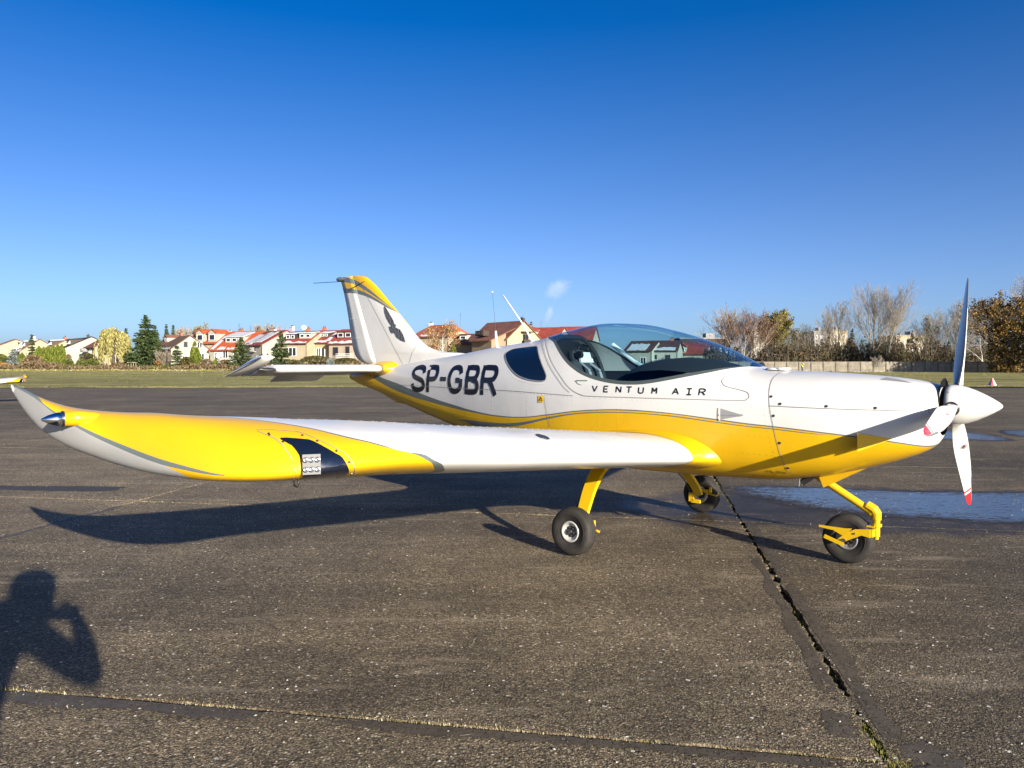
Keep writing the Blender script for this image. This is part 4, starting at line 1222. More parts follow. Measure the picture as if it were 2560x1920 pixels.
def blade_mat_():
    g = G('propeller_blade')
    s = g.node('ShaderNodeSeparateXYZ', {0: g.node('ShaderNodeAttribute', attribute_name='span').outputs['Vector']})
    r = s.outputs[0]
    c = g.mix(g.math('GREATER_THAN', r, .775), (.56, .55, .525), (.55, .02, .025))
    c = g.mix(g.math('MULTIPLY', g.math('GREATER_THAN', r, .792), g.math('LESS_THAN', r, .812)), c, (.56, .55, .525))
    back = s.outputs[1]
    c = g.mix(g.math('GREATER_THAN', back, .5), c, (.15, .155, .16))
    return g.surf(c, .24, 0, .5, None, .4)
M_PB = blade_mat_()
def blade(psi):
    ps = math.radians(psi)
    er = Vector((0, math.cos(ps), math.sin(ps))); et = Vector((0, -math.sin(ps), math.cos(ps))); ex = Vector((1, 0, 0))
    rs = [.10, .125, .15, .18, .22, .27, .33, .40, .48, .56, .64, .72, .79, .84, .88, .905, .92, .93]
    n = 9; V, F, A = [], [], []
    for r in rs:
        b = math.radians(BETA(r)); ch = et * math.cos(b) + ex * math.sin(b); nn = ex * math.cos(b) - et * math.sin(b)
        c, t = CH(r), TK(r)
        sw = -.02 * max(0, (r - .5) / .43) ** 2
        for k in range(2 * n):
            s = (1 - math.cos(PI * k / n)) / 2 if k <= n else (1 - math.cos(PI * (2 * n - k) / n)) / 2
            h = t * 2.2 * math.sqrt(max(s, 0)) * (1 - s) * (1 if k <= n else -.45)
            V.append(HUB + er * r + ch * (c * (.42 - s) + sw) + nn * h + ex * (.015 * r))
            A.append((r, 1.0 if (n < k < 2 * n) or (r > .7 and k <= 2) else 0.0, 0))
    F = grid_faces(len(rs), 2 * n, True)
    o = mesh('propeller_blade', V, F, M_PB, plane, True)
    at = o.data.attributes.new('span', 'FLOAT_VECTOR', 'POINT'); at.data.foreach_set('vector', [q for a in A for q in a])
    m = MB(); m.lathe([(.095, .047), (.128, .047), (.133, .038)], HUB, er, 18); m.build('blade_collar', M_BLACK, o, True)
    # small round maker's mark on the face of the blade
    b = math.radians(BETA(.36)); ch = et * math.cos(b) + ex * math.sin(b); nn = ex * math.cos(b) - et * math.sin(b)
    P = HUB + er * .36 + ex * .0054 + nn * .0235
    mm = MB()
    for q, (r0, r1) in enumerate(((.013, .018), (.004, .008))):
        ks = 14
        vs = [P + (ch * math.cos(2 * PI * k / ks) + er * math.sin(2 * PI * k / ks)) * rr for rr in (r0, r1) for k in range(ks)]
        mm.add(vs, [(k, (k + 1) % ks, ks + (k + 1) % ks, ks + k) for k in range(ks)], q)
    for a in (0, 1.05, 2.1):
        d = ch * math.cos(a) + er * math.sin(a); s_ = d.cross(nn) * .0016
        mm.add([P - d * .013 - s_ + nn * .0003 * (a + 1), P + d * .013 - s_ + nn * .0003 * (a + 1), P + d * .013 + s_ + nn * .0003 * (a + 1), P - d * .013 + s_ + nn * .0003 * (a + 1)], [(0, 1, 2, 3)], 0)
    mm.build('blade_emblem', [M_DECAL, M_RED], o)
    return o
for psi in (69, 309, 189): blade(psi)

# ---------------------------------------------------------------- landing gear
def wheel(name, c, ax, R, W, rim_r, outer, rimmat):
    ax = Vector(ax).normalized(); c = Vector(c)
    h = W / 2; rr = rim_r
    prof = [(-h * .62, rr), (-h * .80, rr + .012), (-h, R * .74), (-h * .97, R * .86), (-h * .80, R * .95), (-h * .56, R * .985), (-h * .50, R * .977), (-h * .44, R * .992), (-h * .16, R), (-h * .11, R * .99), (-h * .06, R),
            (h * .06, R), (h * .11, R * .99), (h * .16, R), (h * .44, R * .992), (h * .50, R * .977), (h * .56, R * .985), (h * .80, R * .95), (h * .97, R * .86), (h, R * .74), (h * .80, rr + .012), (h * .62, rr)]
    m = MB(); m.lathe(prof, c, ax, 48); t = m.build(name, M_TYRE, plane, True)
    m = MB()
    for s in (-1, 1):
        m.lathe([(s * h * .50, rr * .62), (s * h * .60, rr * .80), (s * h * .86, rr * .96), (s * h * .90, rr + .006), (s * h * .74, rr + .010)], c, ax, 32)
    m.build('rim', rimmat, t, True)
    m = MB(); m.lathe([(-h * .48, 0), (-h * .48, rr * .68)], c, ax, 24); m.lathe([(h * .48, 0), (h * .48, rr * .68)], c, ax, 24)
    m.lathe([(-h * .95, 0), (-h * .9, rr * .22), (h * .9, rr * .22), (h * .95, 0)], c, ax, 16)
    m.build('hub', M_BLACK, t, True)
    a = ax.orthogonal().normalized(); b = ax.cross(a)
    m = MB()
    for k in range(6):
        d = a * math.cos(k * PI / 3) + b * math.sin(k * PI / 3)
        m.lathe([(0, .008), (.012, .008), (.013, 0)], c + ax * outer * h * .48 + d * rr * .45, ax * outer, 8)
    m.build('wheel_bolts', M_STEEL, t)
    # fine groove rings of the side wall lettering zone
    m = MB(); m.lathe([(outer * h * .995, R * .70), (outer * (h * .995 + .002), R * .715), (outer * h * .99, R * .73)], c, ax, 40); m.build('sidewall_ring', M_TYRE, t, True)
    return t
M_RIM = plain('rim_white', (.36, .355, .34), .35, .1)
M_RIMD = plain('rim_grey', (.22, .22, .22), .4, .4)
for sg in (-1, 1):
    L = [(-.13, .36, .60), (-.125, .50, .585), (-.10, .62, .535), (-.065, .76, .445), (-.03, .88, .335), (-.01, .96, .235), (-.005, .99, .185)]
    P = smooth_poly(L, 4, False)
    m = MB(); k0 = 0
    for k, (x, y, z) in enumerate(P):
        t = k / (len(P) - 1); hw = .082 - .036 * t; th = .014 + .004 * (1 - t)
        a = Vector(P[max(k - 1, 0)]); b = Vector(P[min(k + 1, len(P) - 1)]); d = (b - a).normalized(); nn = d.cross(Vector((1, 0, 0))).normalized()
        c = Vector((x, y, z))
        pr = [(-hw, 0), (-hw * .8, th), (hw * .8, th), (hw, 0), (hw * .8, -th), (-hw * .8, -th)]
        m.v += [tuple(Vector((c.x + u, sg * (c.y + nn.y * v), c.z + nn.z * v))) for u, v in pr]
    m.f = grid_faces(len(P), 6, True); m.f.append(tuple(range(6))); e = (len(P) - 1) * 6; m.f.append(tuple(e + k for k in range(6))[::-1]); m.m = [0] * len(m.f)
    leg = m.build('main_gear_leg', M_YELGEAR, plane, False)
    m = MB(); m.tube([(-.005, sg * .985, .178), (-.005, sg * 1.12, .178)], .016, 10); m.build('axle', M_STEEL, leg)
    # brake caliper, tow bracket and brake line
    m = MB(); m.box((-.075, sg * .995, .15), (.05, .03, .085)); m.box((-.03, sg * .99, .115), (.09, .02, .035)); m.box((.06, sg * .985, .225), (.13, .012, .022)); m.box((.12, sg * .985, .235), (.02, .02, .05))
    m.tube([(.05, sg * 1.0, .21), (.13, sg * 1.0, .19), (.175, sg * 1.0, .185), (.175, sg * 1.03, .20)], .008, 6)
    m.build('brake_caliper', M_YELGEAR, leg)
    m = MB(); m.tube([(-.20, sg * .40, .60), (-.19, sg * .55, .55), (-.15, sg * .72, .47), (-.10, sg * .88, .33), (-.075, sg * .97, .19)], .005, 6); m.build('brake_line', M_BLACK, leg)
    wheel('main_wheel', (-.005, sg * 1.065, .178), (0, sg, .04), .178, .115, .069, 1, M_RIM)
# nose gear
m = MB(); m.tube([(1.36, 0, .64), (1.45, 0, .578), (1.78, 0, .385), (1.80, 0, .365)], [.030, .029, .027, .027], 14); ng = m.build('nose_gear_leg', M_YELGEAR, plane, True)
m = MB(); m.tube([(1.755, 0, .425), (1.80, 0, .400), (1.818, 0, .375), (1.82, 0, .33)], [.034, .036, .034, .030], 12); m.tube([(1.82, 0, .37), (1.82, 0, .215)], .022, 12); m.lathe([(0, .034), (.022, .034)], (1.82, 0, .285), (0, 0, 1), 14); m.lathe([(0, .015), (.02, .015)], (1.82, 0, .195), (0, 0, 1), 10)
m.build('pivot_casting', M_YELGEAR, ng, False)
m = MB()
for sg in (-1, 1):
    y = sg * .082
    pr = [(1.80, .275), (1.80, .215), (1.745, .225), (1.60, .150), (1.585, .175), (1.615, .205), (1.70, .262)]
    V = [(x, y, z) for x, z in pr] + [(x, y + sg * .008, z) for x, z in pr]; n = len(pr)
    m.add(V, [tuple(range(n)), tuple(range(n, 2 * n))[::-1]] + [(k, (k + 1) % n, n + (k + 1) % n, n + k) for k in range(n)])
    pr = [(1.685, .268), (1.64, .262), (1.46, .264), (1.46, .250), (1.56, .240), (1.63, .205), (1.655, .225)]
    V = [(x, y + sg * .014, z) for x, z in pr] + [(x, y + sg * .020, z) for x, z in pr]; n = len(pr)
    m.add(V, [tuple(range(n)), tuple(range(n, 2 * n))[::-1]] + [(k, (k + 1) % n, n + (k + 1) % n, n + k) for k in range(n)])
    m.box((1.565, y + sg * .022, .168), (.14, .007, .026), 0, Matrix.Rotation(.32, 3, 'Y'))
m.box((1.805, 0, .245), (.02, .172, .05)); m.box((1.79, 0, .285), (.05, .10, .008)); m.box((1.79, 0, .22), (.05, .10, .008))
m.build('fork', M_YELGEAR, ng)
m = MB()
for sg in (-1, 1):
    for (x, z) in ((1.70, .232), (1.655, .245), (1.555, .172), (1.60, .160)): m.lathe([(0, .007), (.006, .007), (.0065, 0)], (x, sg * .09, z), (0, sg, 0), 8)
    m.tube([(1.63, sg * .06, .175), (1.63, sg * .10, .175)], .013, 10)
m.build('fork_bolts', M_STEEL, ng)
wheel('nose_wheel', (1.635, 0, .176), (0, 1, 0), .176, .112, .066, -1, M_RIMD)

# ---------------------------------------------------------------- antennas
m = MB(); m.tube([(-1.671, 0, 1.56), (-1.687, 0, 1.739)], [.016, .010], 10); o = m.build('whip_antenna_base', M_ANT, plane, True)
m = MB(); m.tube([(-1.687, 0, 1.735), (-1.698, 0, 1.845), (-1.73, 0, 2.128)], .0018, 6); m.build('whip', M_STEEL, o)
m = MB(); m.lathe([(0, .006), (.012, .006)], (-1.73, 0, 2.12), (0, 0, 1), 8); m.build('whip_tip', M_ANT, o)
m = MB(); m.tube([(-1.20, 0, 1.62), (-1.245, 0, 1.645), (-1.321, 0, 1.768), (-1.591, 0, 2.085)], [.012, .010, .0075, .0065], 8); m.build('rod_antenna', M_ANT, plane, True)

# ---------------------------------------------------------------- cockpit
M_TRIM = simple('cockpit_trim', (.010, .011, .014), .75, bump=.2, scale=30)
M_SEAT = simple('seat_cloth', (.022, .022, .026), .85, bump=.3, scale=30)
M_BELT = plain('belt_grey', (.20, .20, .21), .7)
M_PALE = simple('pale_plastic', (.55, .55, .54), .5)
xs = frange(-1.2, 1.0, .05)
def thl(x): 
    t = seal_th(x)
    return min(t, PI * .62) if t < PI else PI * .60
rows = loft_half(xs, lambda x: 0.0, thl, 26, .965)
rows = [[(x, y, z + .012) for x, y, z in r] for r in rows]
strip_obj('cabin_lining', rows, M_TRIM, plane, False)
# instrument coaming
V, F = [], []
cx = [(-.06, 1.33, .50), (.0, 1.385, .50), (.10, 1.435, .50), (.22, 1.46, .50), (.40, 1.470, .49), (.60, 1.455, .46), (.75, 1.42, .41), (.90, 1.37, .34)]
for x, z, w in cx:
    for k in range(13):
        t = -1 + k / 6
        V.append((x, t * w, z - .10 * abs(t) ** 2.2 - .0 * t))
F = grid_faces(len(cx), 13)
k0 = len(V); V += [(-.05, (-1 + k / 6) * .50, 1.02) for k in range(13)]
F += [(k, k + 1, k0 + k + 1, k0 + k) for k in range(12)]
coam = mesh('instrument_coaming', V, F, M_TRIM, plane, True)
m = MB()
for y in (-.25, 0, .25): m.box((-.065, y, 1.22), (.012, .19, .14))
m.build('instrument_screen', plain('screen_glass', (.01, .012, .016), .1), coam)
for sg in (-1, 1):
    m = MB()
    m.box((-.42, sg * .26, .86), (.50, .44, .14)); 
    R = Matrix.Rotation(-.32, 3, 'Y'); m.box((-.76, sg * .26, 1.14), (.12, .42, .62), 0, R); m.box((-.88, sg * .26, 1.475), (.09, .24, .14), 0, R)
    o = m.build('seat', M_SEAT, plane)
    bv = o.modifiers.new('b', 'BEVEL'); bv.width = .03; bv.segments = 2
    for q in (-.085, .085):
        m = MB(); m.tube([(-.83, sg * .26 + q * .8, 1.44), (-.70, sg * .26 + q, 1.36), (-.60, sg * .26 + q, 1.10), (-.52, sg * .26 + q * 1.6, .95)], .022, 6, flat=((1, 0, .3), .25)); m.build('shoulder_belt', M_BELT, o)
    m = MB(); m.box((-.80, sg * .26, 1.475), (.02, .20, .10), 0, R); m.build('headrest_pad', M_PALE, o)
    m = MB(); m.tube([(-.80, sg * .26 - .10, 1.50), (-.82, sg * .26 - .09, 1.57), (-.83, sg * .26, 1.60), (-.82, sg * .26 + .09, 1.57), (-.80, sg * .26 + .10, 1.50)], .009, 6)
    for q in (-.10, .10): m.lathe([(-.02, .0), (-.02, .035), (.02, .035), (.02, 0)], (-.80, sg * .26 + q, 1.50), (0, 1, 0), 12)
    m.build('headset', M_BLACK, plane)
m = MB(); m.box((-1.02, 0, 1.30), (.30, .86, .012)); m.box((-.93, -.22, 1.325), (.12, .20, .03)); m.build('baggage_shelf', M_PALE, plane)
m = MB()
arch = [(-.70, sg * .0, 0) for sg in (1,)]
pts = []
for k in range(25):
    th = .52 * PI + (2 * PI - 1.04 * PI) * k / 24
    y, z = bp(-.78, th if th <= PI else 2 * PI - th)
    pts.append((-.78 + .10 * (1.60 - z), (1 if th > PI else -1) * y * .955, min(z - .03, 1.66)))
m.tube(pts, .022, 8); m.build('roll_bar', M_TRIM, plane)
m = MB(); m.tube([(-.62, .44, 1.60), (-.42, .50, 1.44), (-.22, .53, 1.33)], .020, 8); m.build('canopy_frame_tube', M_PALE, plane)
m = MB(); m.box((.05, -.18, 1.40), (.10, .006, .07)); m.box((.0, -.16, 1.37), (.02, .02, .03)); m.tube([(-.30, -.42, 1.36), (.02, -.42, 1.35)], .006, 6); m.tube([(-.33, -.42, 1.28), (.02, -.42, 1.27)], .006, 6); m.tube([(.0, -.42, 1.36), (-.02, -.42, 1.27)], .006, 6)
m.build('map_holder', glass_material('acrylic', (.8, .88, .9), .02), plane)

# ---------------------------------------------------------------- set the airplane on the apron
HEAD = math.radians(-39.6)
PLANE_AT = Vector((1.1395, 6.494, 0.004))
plane.location = PLANE_AT
plane.rotation_euler = (0, 0, HEAD)

# the second airplane, parked beyond the left edge of the picture
def copy_tree(o, parent=None, skip=()):
    c = o.copy(); COL.objects.link(c)
    c.parent = parent
    for ch in list(o.children):
        if ch not in skip: copy_tree(ch, c, skip)
    return c
p2 = copy_tree(plane, None, set(DECALS))
p2.scale = (.80, .80, .80)
fwv = Vector((math.cos(HEAD), math.sin(HEAD), 0)); lfv = Vector((-math.sin(HEAD), math.cos(HEAD), 0))
tipw = Vector(((67 - 1280) / 1923 * 28.0, 28.0, 0))
p2.location = tipw - .80 * (fwv * .25 + lfv * 4.2); p2.location.z = .004
tag(p2, 'smaller airplane cut off by the left edge, only its yellow wing tip in view', 'airplane')
# ================================================================== HOUSES, FENCE AND BLOCKS BEYOND THE FIELD
F_PX = 1923.0
def wx(px, d): return (px - 1280) / F_PX * d
def wz(py, d): return CAM_H + (910 - py) / F_PX * d

def wall_mat(name, col):
    g = G(name); p = g.pos()
    n = g.noise(p, .5, 6, .6); m2 = g.noise(g.node('ShaderNodeMapping', {'Vector': p, 'Scale': (1, 1, .25)}).outputs[0], 1.6, 5, .6)
    c = g.mix(1, col, g.ramp(n, [(.3, .50), (.7, .63)]), 'MULTIPLY')
    c = g.mix(1, c, g.ramp(m2, [(.25, .86), (.55, 1.0)]), 'MULTIPLY')
    return g.surf(c, .85, 0, .2)
def roof_mat(name, col, moss=None):
    g = G(name); o = g.obj()
    s = g.node('ShaderNodeTexWave', {'Scale': 1.6, 'Distortion': .4, 'Vector': o}, bands_direction='Y')
    t = g.node('ShaderNodeTexWave', {'Scale': 1.1, 'Distortion': .3, 'Vector': o}, bands_direction='Z')
    n = g.noise(o, .7, 6, .65)
    c = g.mix(1, col, g.ramp(n, [(.28, .62), (.7, 1.2)]), 'MULTIPLY')
    c = g.mix(1, c, g.ramp(t.outputs[1], [(.0, .72), (.3, 1.04)]), 'MULTIPLY')
    if moss: c = g.mix(g.ramp(g.noise(o, .35, 5), [(.42, 0.0), (.62, .9)]), c, moss)
    return g.surf(c, .7, 0, .3, g.bump(g.math('ADD', s.outputs[1], t.outputs[1]), .5, .04))
WALL = {'cream': wall_mat('wall_cream', (.58, .49, .33)), 'white': wall_mat('wall_white', (.56, .53, .45)), 'yellow': wall_mat('wall_yellow', (.60, .49, .26)),
        'pink': wall_mat('wall_pink', (.55, .44, .34)), 'tan': wall_mat('wall_tan', (.42, .32, .21)), 'grey': wall_mat('wall_grey', (.40, .40, .40)), 'brown': wall_mat('wall_brown', (.10, .065, .045)), 'beige': wall_mat('wall_beige', (.50, .43, .30))}
ROOF = {'red': roof_mat('roof_red', (.25, .050, .034)), 'orange': roof_mat('roof_orange', (.40, .088, .030)), 'brown': roof_mat('roof_brown', (.18, .078, .052)), 'black': roof_mat('roof_black', (.020, .022, .025)),
        'moss': roof_mat('roof_moss', (.15, .085, .055), (.10, .082, .030)), 'terracotta': roof_mat('roof_terracotta', (.28, .090, .052)), 'dark': roof_mat('roof_dark', (.085, .040, .034))}
M_SNOW = simple('roof_snow', (.46, .47, .49), .6, var=.12, scale=.8)
M_FRAME = plain('window_frame', (.72, .71, .68), .5)
M_FRAMEB = plain('window_frame_brown', (.07, .045, .03), .5)
M_PANE = plain('window_pane', (.018, .022, .028), .08, 0, .6)
M_BRICK = simple('chimney_brick', (.30, .115, .075), .85, var=.3, scale=3)
M_CHW = simple('chimney_render', (.62, .58, .50), .85)
M_DARK = plain('dark_timber', (.035, .024, .018), .7)
M_RAIL = plain('white_railing', (.66, .65, .62), .5)
M_GUT = plain('gutter_brown', (.09, .045, .035), .5)

def window(parent, c, n, w, h, fr=M_FRAME, bars=1):
    """c centre on the wall, n outward normal (horizontal)"""
    n = Vector(n).normalized(); t = Vector((-n.y, n.x, 0)); c = Vector(c)
    R = Matrix((t, n, Vector((0, 0, 1)))).transposed()
    m = MB(); b = .09
    m.box(c + Vector((0, 0, h / 2 - b / 2)) + n * .03, (w, .10, b), 0, R); m.box(c - Vector((0, 0, h / 2 - b / 2)) + n * .045, (w + .1, .15, b), 0, R)
    for k in range(bars + 2):
        m.box(c + t * (-w / 2 + b / 2 + (w - b) * k / (bars + 1)) + n * .03, (b, .10, h - 2 * b), 0, R)
    o = m.build('window', fr, parent)
    m = MB(); m.box(c + n * .012, (w - .1, .03, h - .1), 0, R); m.build('pane', M_PANE, o)
    return o

def house(label, px, d, phi, W, L, y_eave, y_ridge, wall, roof, group='houses beyond the airfield', wins=(), dormers=(), chimneys=(), snow=(), balcony=None, hip=0.0, extra=None, over=.45):
    """px: the visible corner between the gable wall (turned to the right) and the eave wall (turned to the left).
    local axes: -y gable wall, -x eave wall, ridge along y"""
    ph = math.radians(phi)
    ze, zr = wz(y_eave, d), wz(y_ridge, d)
    r = empty('house', (0, 0, 0), ph)
    corner = Vector((-W / 2, -L / 2, 0)); corner.rotate(Matrix.Rotation(ph, 3, 'Z'))
    r.location = Vector((wx(px, d), d, 0)) - corner
    tag(r, label, 'house', group)
    hx, hy = W / 2, L / 2
    V = [(-hx, -hy, -.3), (hx, -hy, -.3), (hx, hy, -.3), (-hx, hy, -.3), (-hx, -hy, ze), (hx, -hy, ze), (hx, hy, ze), (-hx, hy, ze), (0, -hy + .0, zr - .12), (0, hy, zr - .12)]
    if hip: V[8] = (0, -hy, ze + (zr - ze) * .45); V[9] = (0, hy, ze + (zr - ze) * .45)
    F = [(0, 1, 5, 8, 4), (2, 3, 7, 9, 6), (3, 0, 4, 7), (1, 2, 6, 5)]
    mesh('wall', V, F, WALL[wall], r)
    sl = (zr - ze) / hx
    def rz(x): return zr - abs(x) * sl
    # roof as two slabs with thickness and overhang
    o_ = over; th = .16
    def roofpts(s):
        xo = s * (hx + o_)
        return [(0, -hy - o_ * .7 + hip, zr), (0, hy + o_ * .7 - hip, zr), (xo, hy + o_ * .7, rz(xo)), (xo, -hy - o_ * .7, rz(xo))]
    V, F = [], []
    for s in (-1, 1):
        k = len(V); P = roofpts(s)
        V += P + [(x, y, z + th) for x, y, z in P]
        F += [(k, k + 1, k + 2, k + 3), (k + 7, k + 6, k + 5, k + 4)] + [(k + a, k + (a + 1) % 4, k + 4 + (a + 1) % 4, k + 4 + a) for a in range(4)]
    if hip:
        for s in (-1, 1):
            k = len(V); y0 = s * (hy + o_ * .7); y1 = s * (hy + o_ * .7 - hip)
            V += [(-hx - o_, y0, rz(hx + o_) + .01), (hx + o_, y0, rz(hx + o_) + .01), (0, y1, zr + .01), (-hx - o_, y0, rz(hx + o_) + th), (hx + o_, y0, rz(hx + o_) + th), (0, y1, zr + th)]
            F += [(k, k + 1, k + 2), (k + 3, k + 5, k + 4), (k, k + 3, k + 4, k + 1), (k + 1, k + 4, k + 5, k + 2), (k + 2, k + 5, k + 3, k)]
    ro = mesh('roof', V, F, ROOF[roof], r)
    m = MB(); m.tube([(-hx - o_ - .03, -hy - o_ * .6, rz(hx + o_) + .02), (-hx - o_ - .03, hy + o_ * .6, rz(hx + o_) + .02)], .07, 6)
    m.tube([(-hx - .06, -hy - .06, ze - .2), (-hx - .06, -hy - .06, 0)], .05, 6); m.build('gutter', M_GUT, r)
    # windows: (side, position along the wall 0..1, height of centre, w, h, bars, frame)
    for wv in wins:
        side, t, zc, w, h = wv[:5]; bars = wv[5] if len(wv) > 5 else 1; fr = wv[6] if len(wv) > 6 else M_FRAME
        if side == 'g': window(r, (-hx + W * t, -hy, zc), (0, -1, 0), w, h, fr, bars)
        else: window(r, (-hx, hy - L * t, zc), (-1, 0, 0), w, h, fr, bars)   # t runs left to right as seen
    # dormers on the left slope: (t along the roof left to right, width, x of the face as a share of the half width, height, n windows, snow, style)
    for (t, w, fx, h, nw, sn, style) in dormers:
        yc = hy - L * t; xf = -hx * fx; zb = rz(xf) + th; zt = zb + h
        dr = mesh('dormer', [(xf, yc - w / 2, zb - .1), (xf, yc + w / 2, zb - .1), (xf, yc + w / 2, zt), (xf, yc - w / 2, zt), (0, yc - w / 2, zr - .3), (0, yc + w / 2, zr - .3), (-.3, yc - w / 2, zt), (-.3, yc + w / 2, zt)],
                  [(0, 3, 2, 1), (1, 2, 7, 5), (0, 4, 6, 3)], WALL['white'] if style != 'dark' else M_DARK, r)
        if style == 'gable':
            za = zt + w * .36
            V = [(xf - .3, yc - w / 2 - .25, zt - .12), (xf - .3, yc, za), (xf - .3, yc + w / 2 + .25, zt - .12), (-.1, yc - w / 2 - .25, zt - .12), (-.1, yc, za), (-.1, yc + w / 2 + .25, zt - .12)]
            V += [(x, y, z + .12) for x, y, z in V]
            mesh('dormer_roof', V, [(0, 1, 4, 3), (1, 2, 5, 4), (6, 9, 10, 7), (7, 10, 11, 8), (0, 6, 7, 1), (1, 7, 8, 2), (0, 3, 9, 6), (2, 8, 11, 5)], ROOF[roof], r)
            mesh('dormer_gable', [(xf, yc - w / 2, zt), (xf, yc + w / 2, zt), (xf, yc, za - .05)], [(0, 2, 1)], WALL['white'], r)
        else:
            zi = zr - .15; V = [(xf - .35, yc - w / 2 - .2, zt), (xf - .35, yc + w / 2 + .2, zt), (-.15, yc + w / 2 + .2, max(zi, zt + .2)), (-.15, yc - w / 2 - .2, max(zi, zt + .2))]
            V += [(x, y, z + .14) for x, y, z in V]
            mesh('dormer_roof', V, [(0, 1, 2, 3), (7, 6, 5, 4)] + [(a, 4 + a, 4 + (a + 1) % 4, (a + 1) % 4) for a in range(4)], M_SNOW if sn else ROOF[roof], r)
        for k in range(nw):
            window(r, (xf, yc + w * (.5 - (k + .5) / nw), (zb + zt) / 2), (-1, 0, 0), w / nw * .72, h * .62, M_FRAME, 0)
    # chimneys: (x share, t along the ridge, w, height above the ridge, kind)
    for (fx, t, w, h, kind) in chimneys:
        x, y = hx * fx, hy - L * t; zb = rz(x)
        m = MB(); m.box((x, y, (zb - .3 + zr + h) / 2), (.6, w, zr + h - zb + .3)); m.box((x, y, zr + h + .05), (.75, w + .15, .12))
        ch = m.build('chimney', M_BRICK if kind == 'brick' else (M_CHW if kind == 'white' else M_DARK), ro)
        m = MB()
        for q in range(2): m.lathe([(0, .10), (.25, .10), (.26, .16), (.34, .02)], (x, y - w * .25 + q * w * .5, zr + h + .1), (0, 0, 1), 8)
        m.build('chimney_pot', M_DARK, ro)
    # snow lying on the left slope: (t0, t1, lower share, upper share)
    for si, (t0, t1, a, b) in enumerate(snow):
        rnd_ = random.Random(si * 17 + int(px)); n = 10; P = []
        for k in range(n + 1): P.append((t0 + (t1 - t0) * k / n, a - .05 * rnd_.random()))
        for k in range(n + 1): P.append((t1 - (t1 - t0) * k / n, b + .07 * rnd_.uniform(-1, 1)))
        # the share counts from the ridge (0) to the eave (1)
        V = [(-(hx + o_) * s_, hy - L * t, rz((hx + o_) * s_) + th + .035) for t, s_ in P]
        k = len(V); V += [(x, y, z + .07) for x, y, z in V]
        F = [tuple(range(k, 2 * k))] + [(i, (i + 1) % k, k + (i + 1) % k, k + i) for i in range(k)]
        mesh('snow_patch', V, F, M_SNOW, ro)
    if balcony:
        for (t, zb, w, dep) in balcony:
            yc = hy - L * t
            m = MB(); m.box((-hx - dep / 2, yc, zb), (dep, w, .18)); m.build('balcony', WALL['white'], r)
            m = MB()
            for q in (0, .5, 1.0): m.box((-hx - dep, yc, zb + .15 + .8 * q), (.05, w, .06))
            n = int(w / .28)
            for k in range(n + 1): m.box((-hx - dep, yc - w / 2 + w * k / n, zb + .5), (.035, .035, .95))
            m.build('balcony_railing', M_RAIL, r)
    if extra: extra(r, hx, hy, ze, zr, rz)
    return r

def dish(r, c, rad=.45):
    m = MB(); m.lathe([(0, .02), (.03, rad * .5), (.10, rad)], c, (-.6, -.7, .35), 14); m.tube([c, (c[0], c[1], c[2] - .5)], .03, 6)
    m.build('satellite_dish', M_FRAME, r, True)
def aerial(r, c, h=1.8):
    m = MB(); x, y, z = c; m.tube([(x, y, z - .4), (x, y, z + h)], .025, 5)
    for k in range(4): m.tube([(x - .45 + .06 * k, y, z + h - .15 - .22 * k), (x + .45 - .06 * k, y, z + h - .15 - .22 * k)], .015, 4)
    m.build('roof_aerial', M_STEEL, r)

GR = 'houses beyond the airfield'
house('brown roofed cream house cut off by the left edge of the picture', -6, 215, 40, 9, 8, 866, 848, 'cream', 'brown', wins=[('g', .5, 5.2, 1.4, 1.5)])
house('cream gabled house with snowy dormer behind the blue spruce', 50, 208, 38, 9.6, 13, 878, 847.5, 'cream', 'brown', wins=[('g', .25, 3.4, 1.2, 1.6), ('e', .75, 2.6, 1.6, 1.6), ('e', .3, 2.6, 1.6, 1.6)],
      dormers=[(.68, 4.6, .70, 1.5, 4, True, 'dark'), (.22, 3.2, .78, 1.7, 4, True, 'white')], chimneys=[(-.1, .25, 1.6, .9, 'white')], snow=[(.0, 1.0, 1.0, .80)])
house('house with thick brick chimney and snow covered long dormer', 118, 205, 38, 9, 9, 872, 850, 'cream', 'brown', wins=[('g', .5, 4.4, 1.2, 1.5)], dormers=[(.5, 6.0, .72, 1.4, 4, True, 'dark')], chimneys=[(.1, .5, 1.5, .9, 'brick')])
house('white gabled house with a black roof', 160, 195, 37, 12.6, 8.5, 871, 841, 'white', 'black', wins=[('g', .12, 2.2, .9, 1.5)], dormers=[(.45, 6.6, .74, 1.35, 5, False, 'dark')], chimneys=[(0, .38, .9, .5, 'dark')])
def rounds(r, hx, hy, ze, zr, rz):
    for k, z in enumerate((1.4, 3.2, 5.0)):
        m = MB(); m.lathe([(0, .0), (0, 1.25), (.9, 1.35), (.9, 1.25), (.12, 1.15)], (-hx - .1, hy - 1.0, z - .6), (0, 0, 1), 16); m.build('round_balcony', WALL['grey'], r, True)
    m = MB(); m.tube([(-hx - .5, 1.8, .2), (-hx - .5, 1.8, 2.9)], .12, 8); m.tube([(-hx - .5, -.4, .2), (-hx - .5, -.4, 2.9)], .12, 8); m.box((-hx - .5, .6, 3.0), (.9, 4.2, .25)); m.build('porch', WALL['cream'], r)
house('brown roofed house with round grey balconies and red chimney', 238, 188, 44, 8, 8.0, 867, 843, 'beige', 'brown', wins=[('e', .45, 4.6, .7, 1.6, 0), ('e', .62, 4.6, .7, 1.6, 0), ('g', .3, 4.2, 1.2, 1.5), ('g', .7, 4.2, 1.2, 1.5), ('g', .5, 1.6, 1.4, 1.8)],
      chimneys=[(-.45, .78, .8, 1.2, 'brick')], extra=rounds)
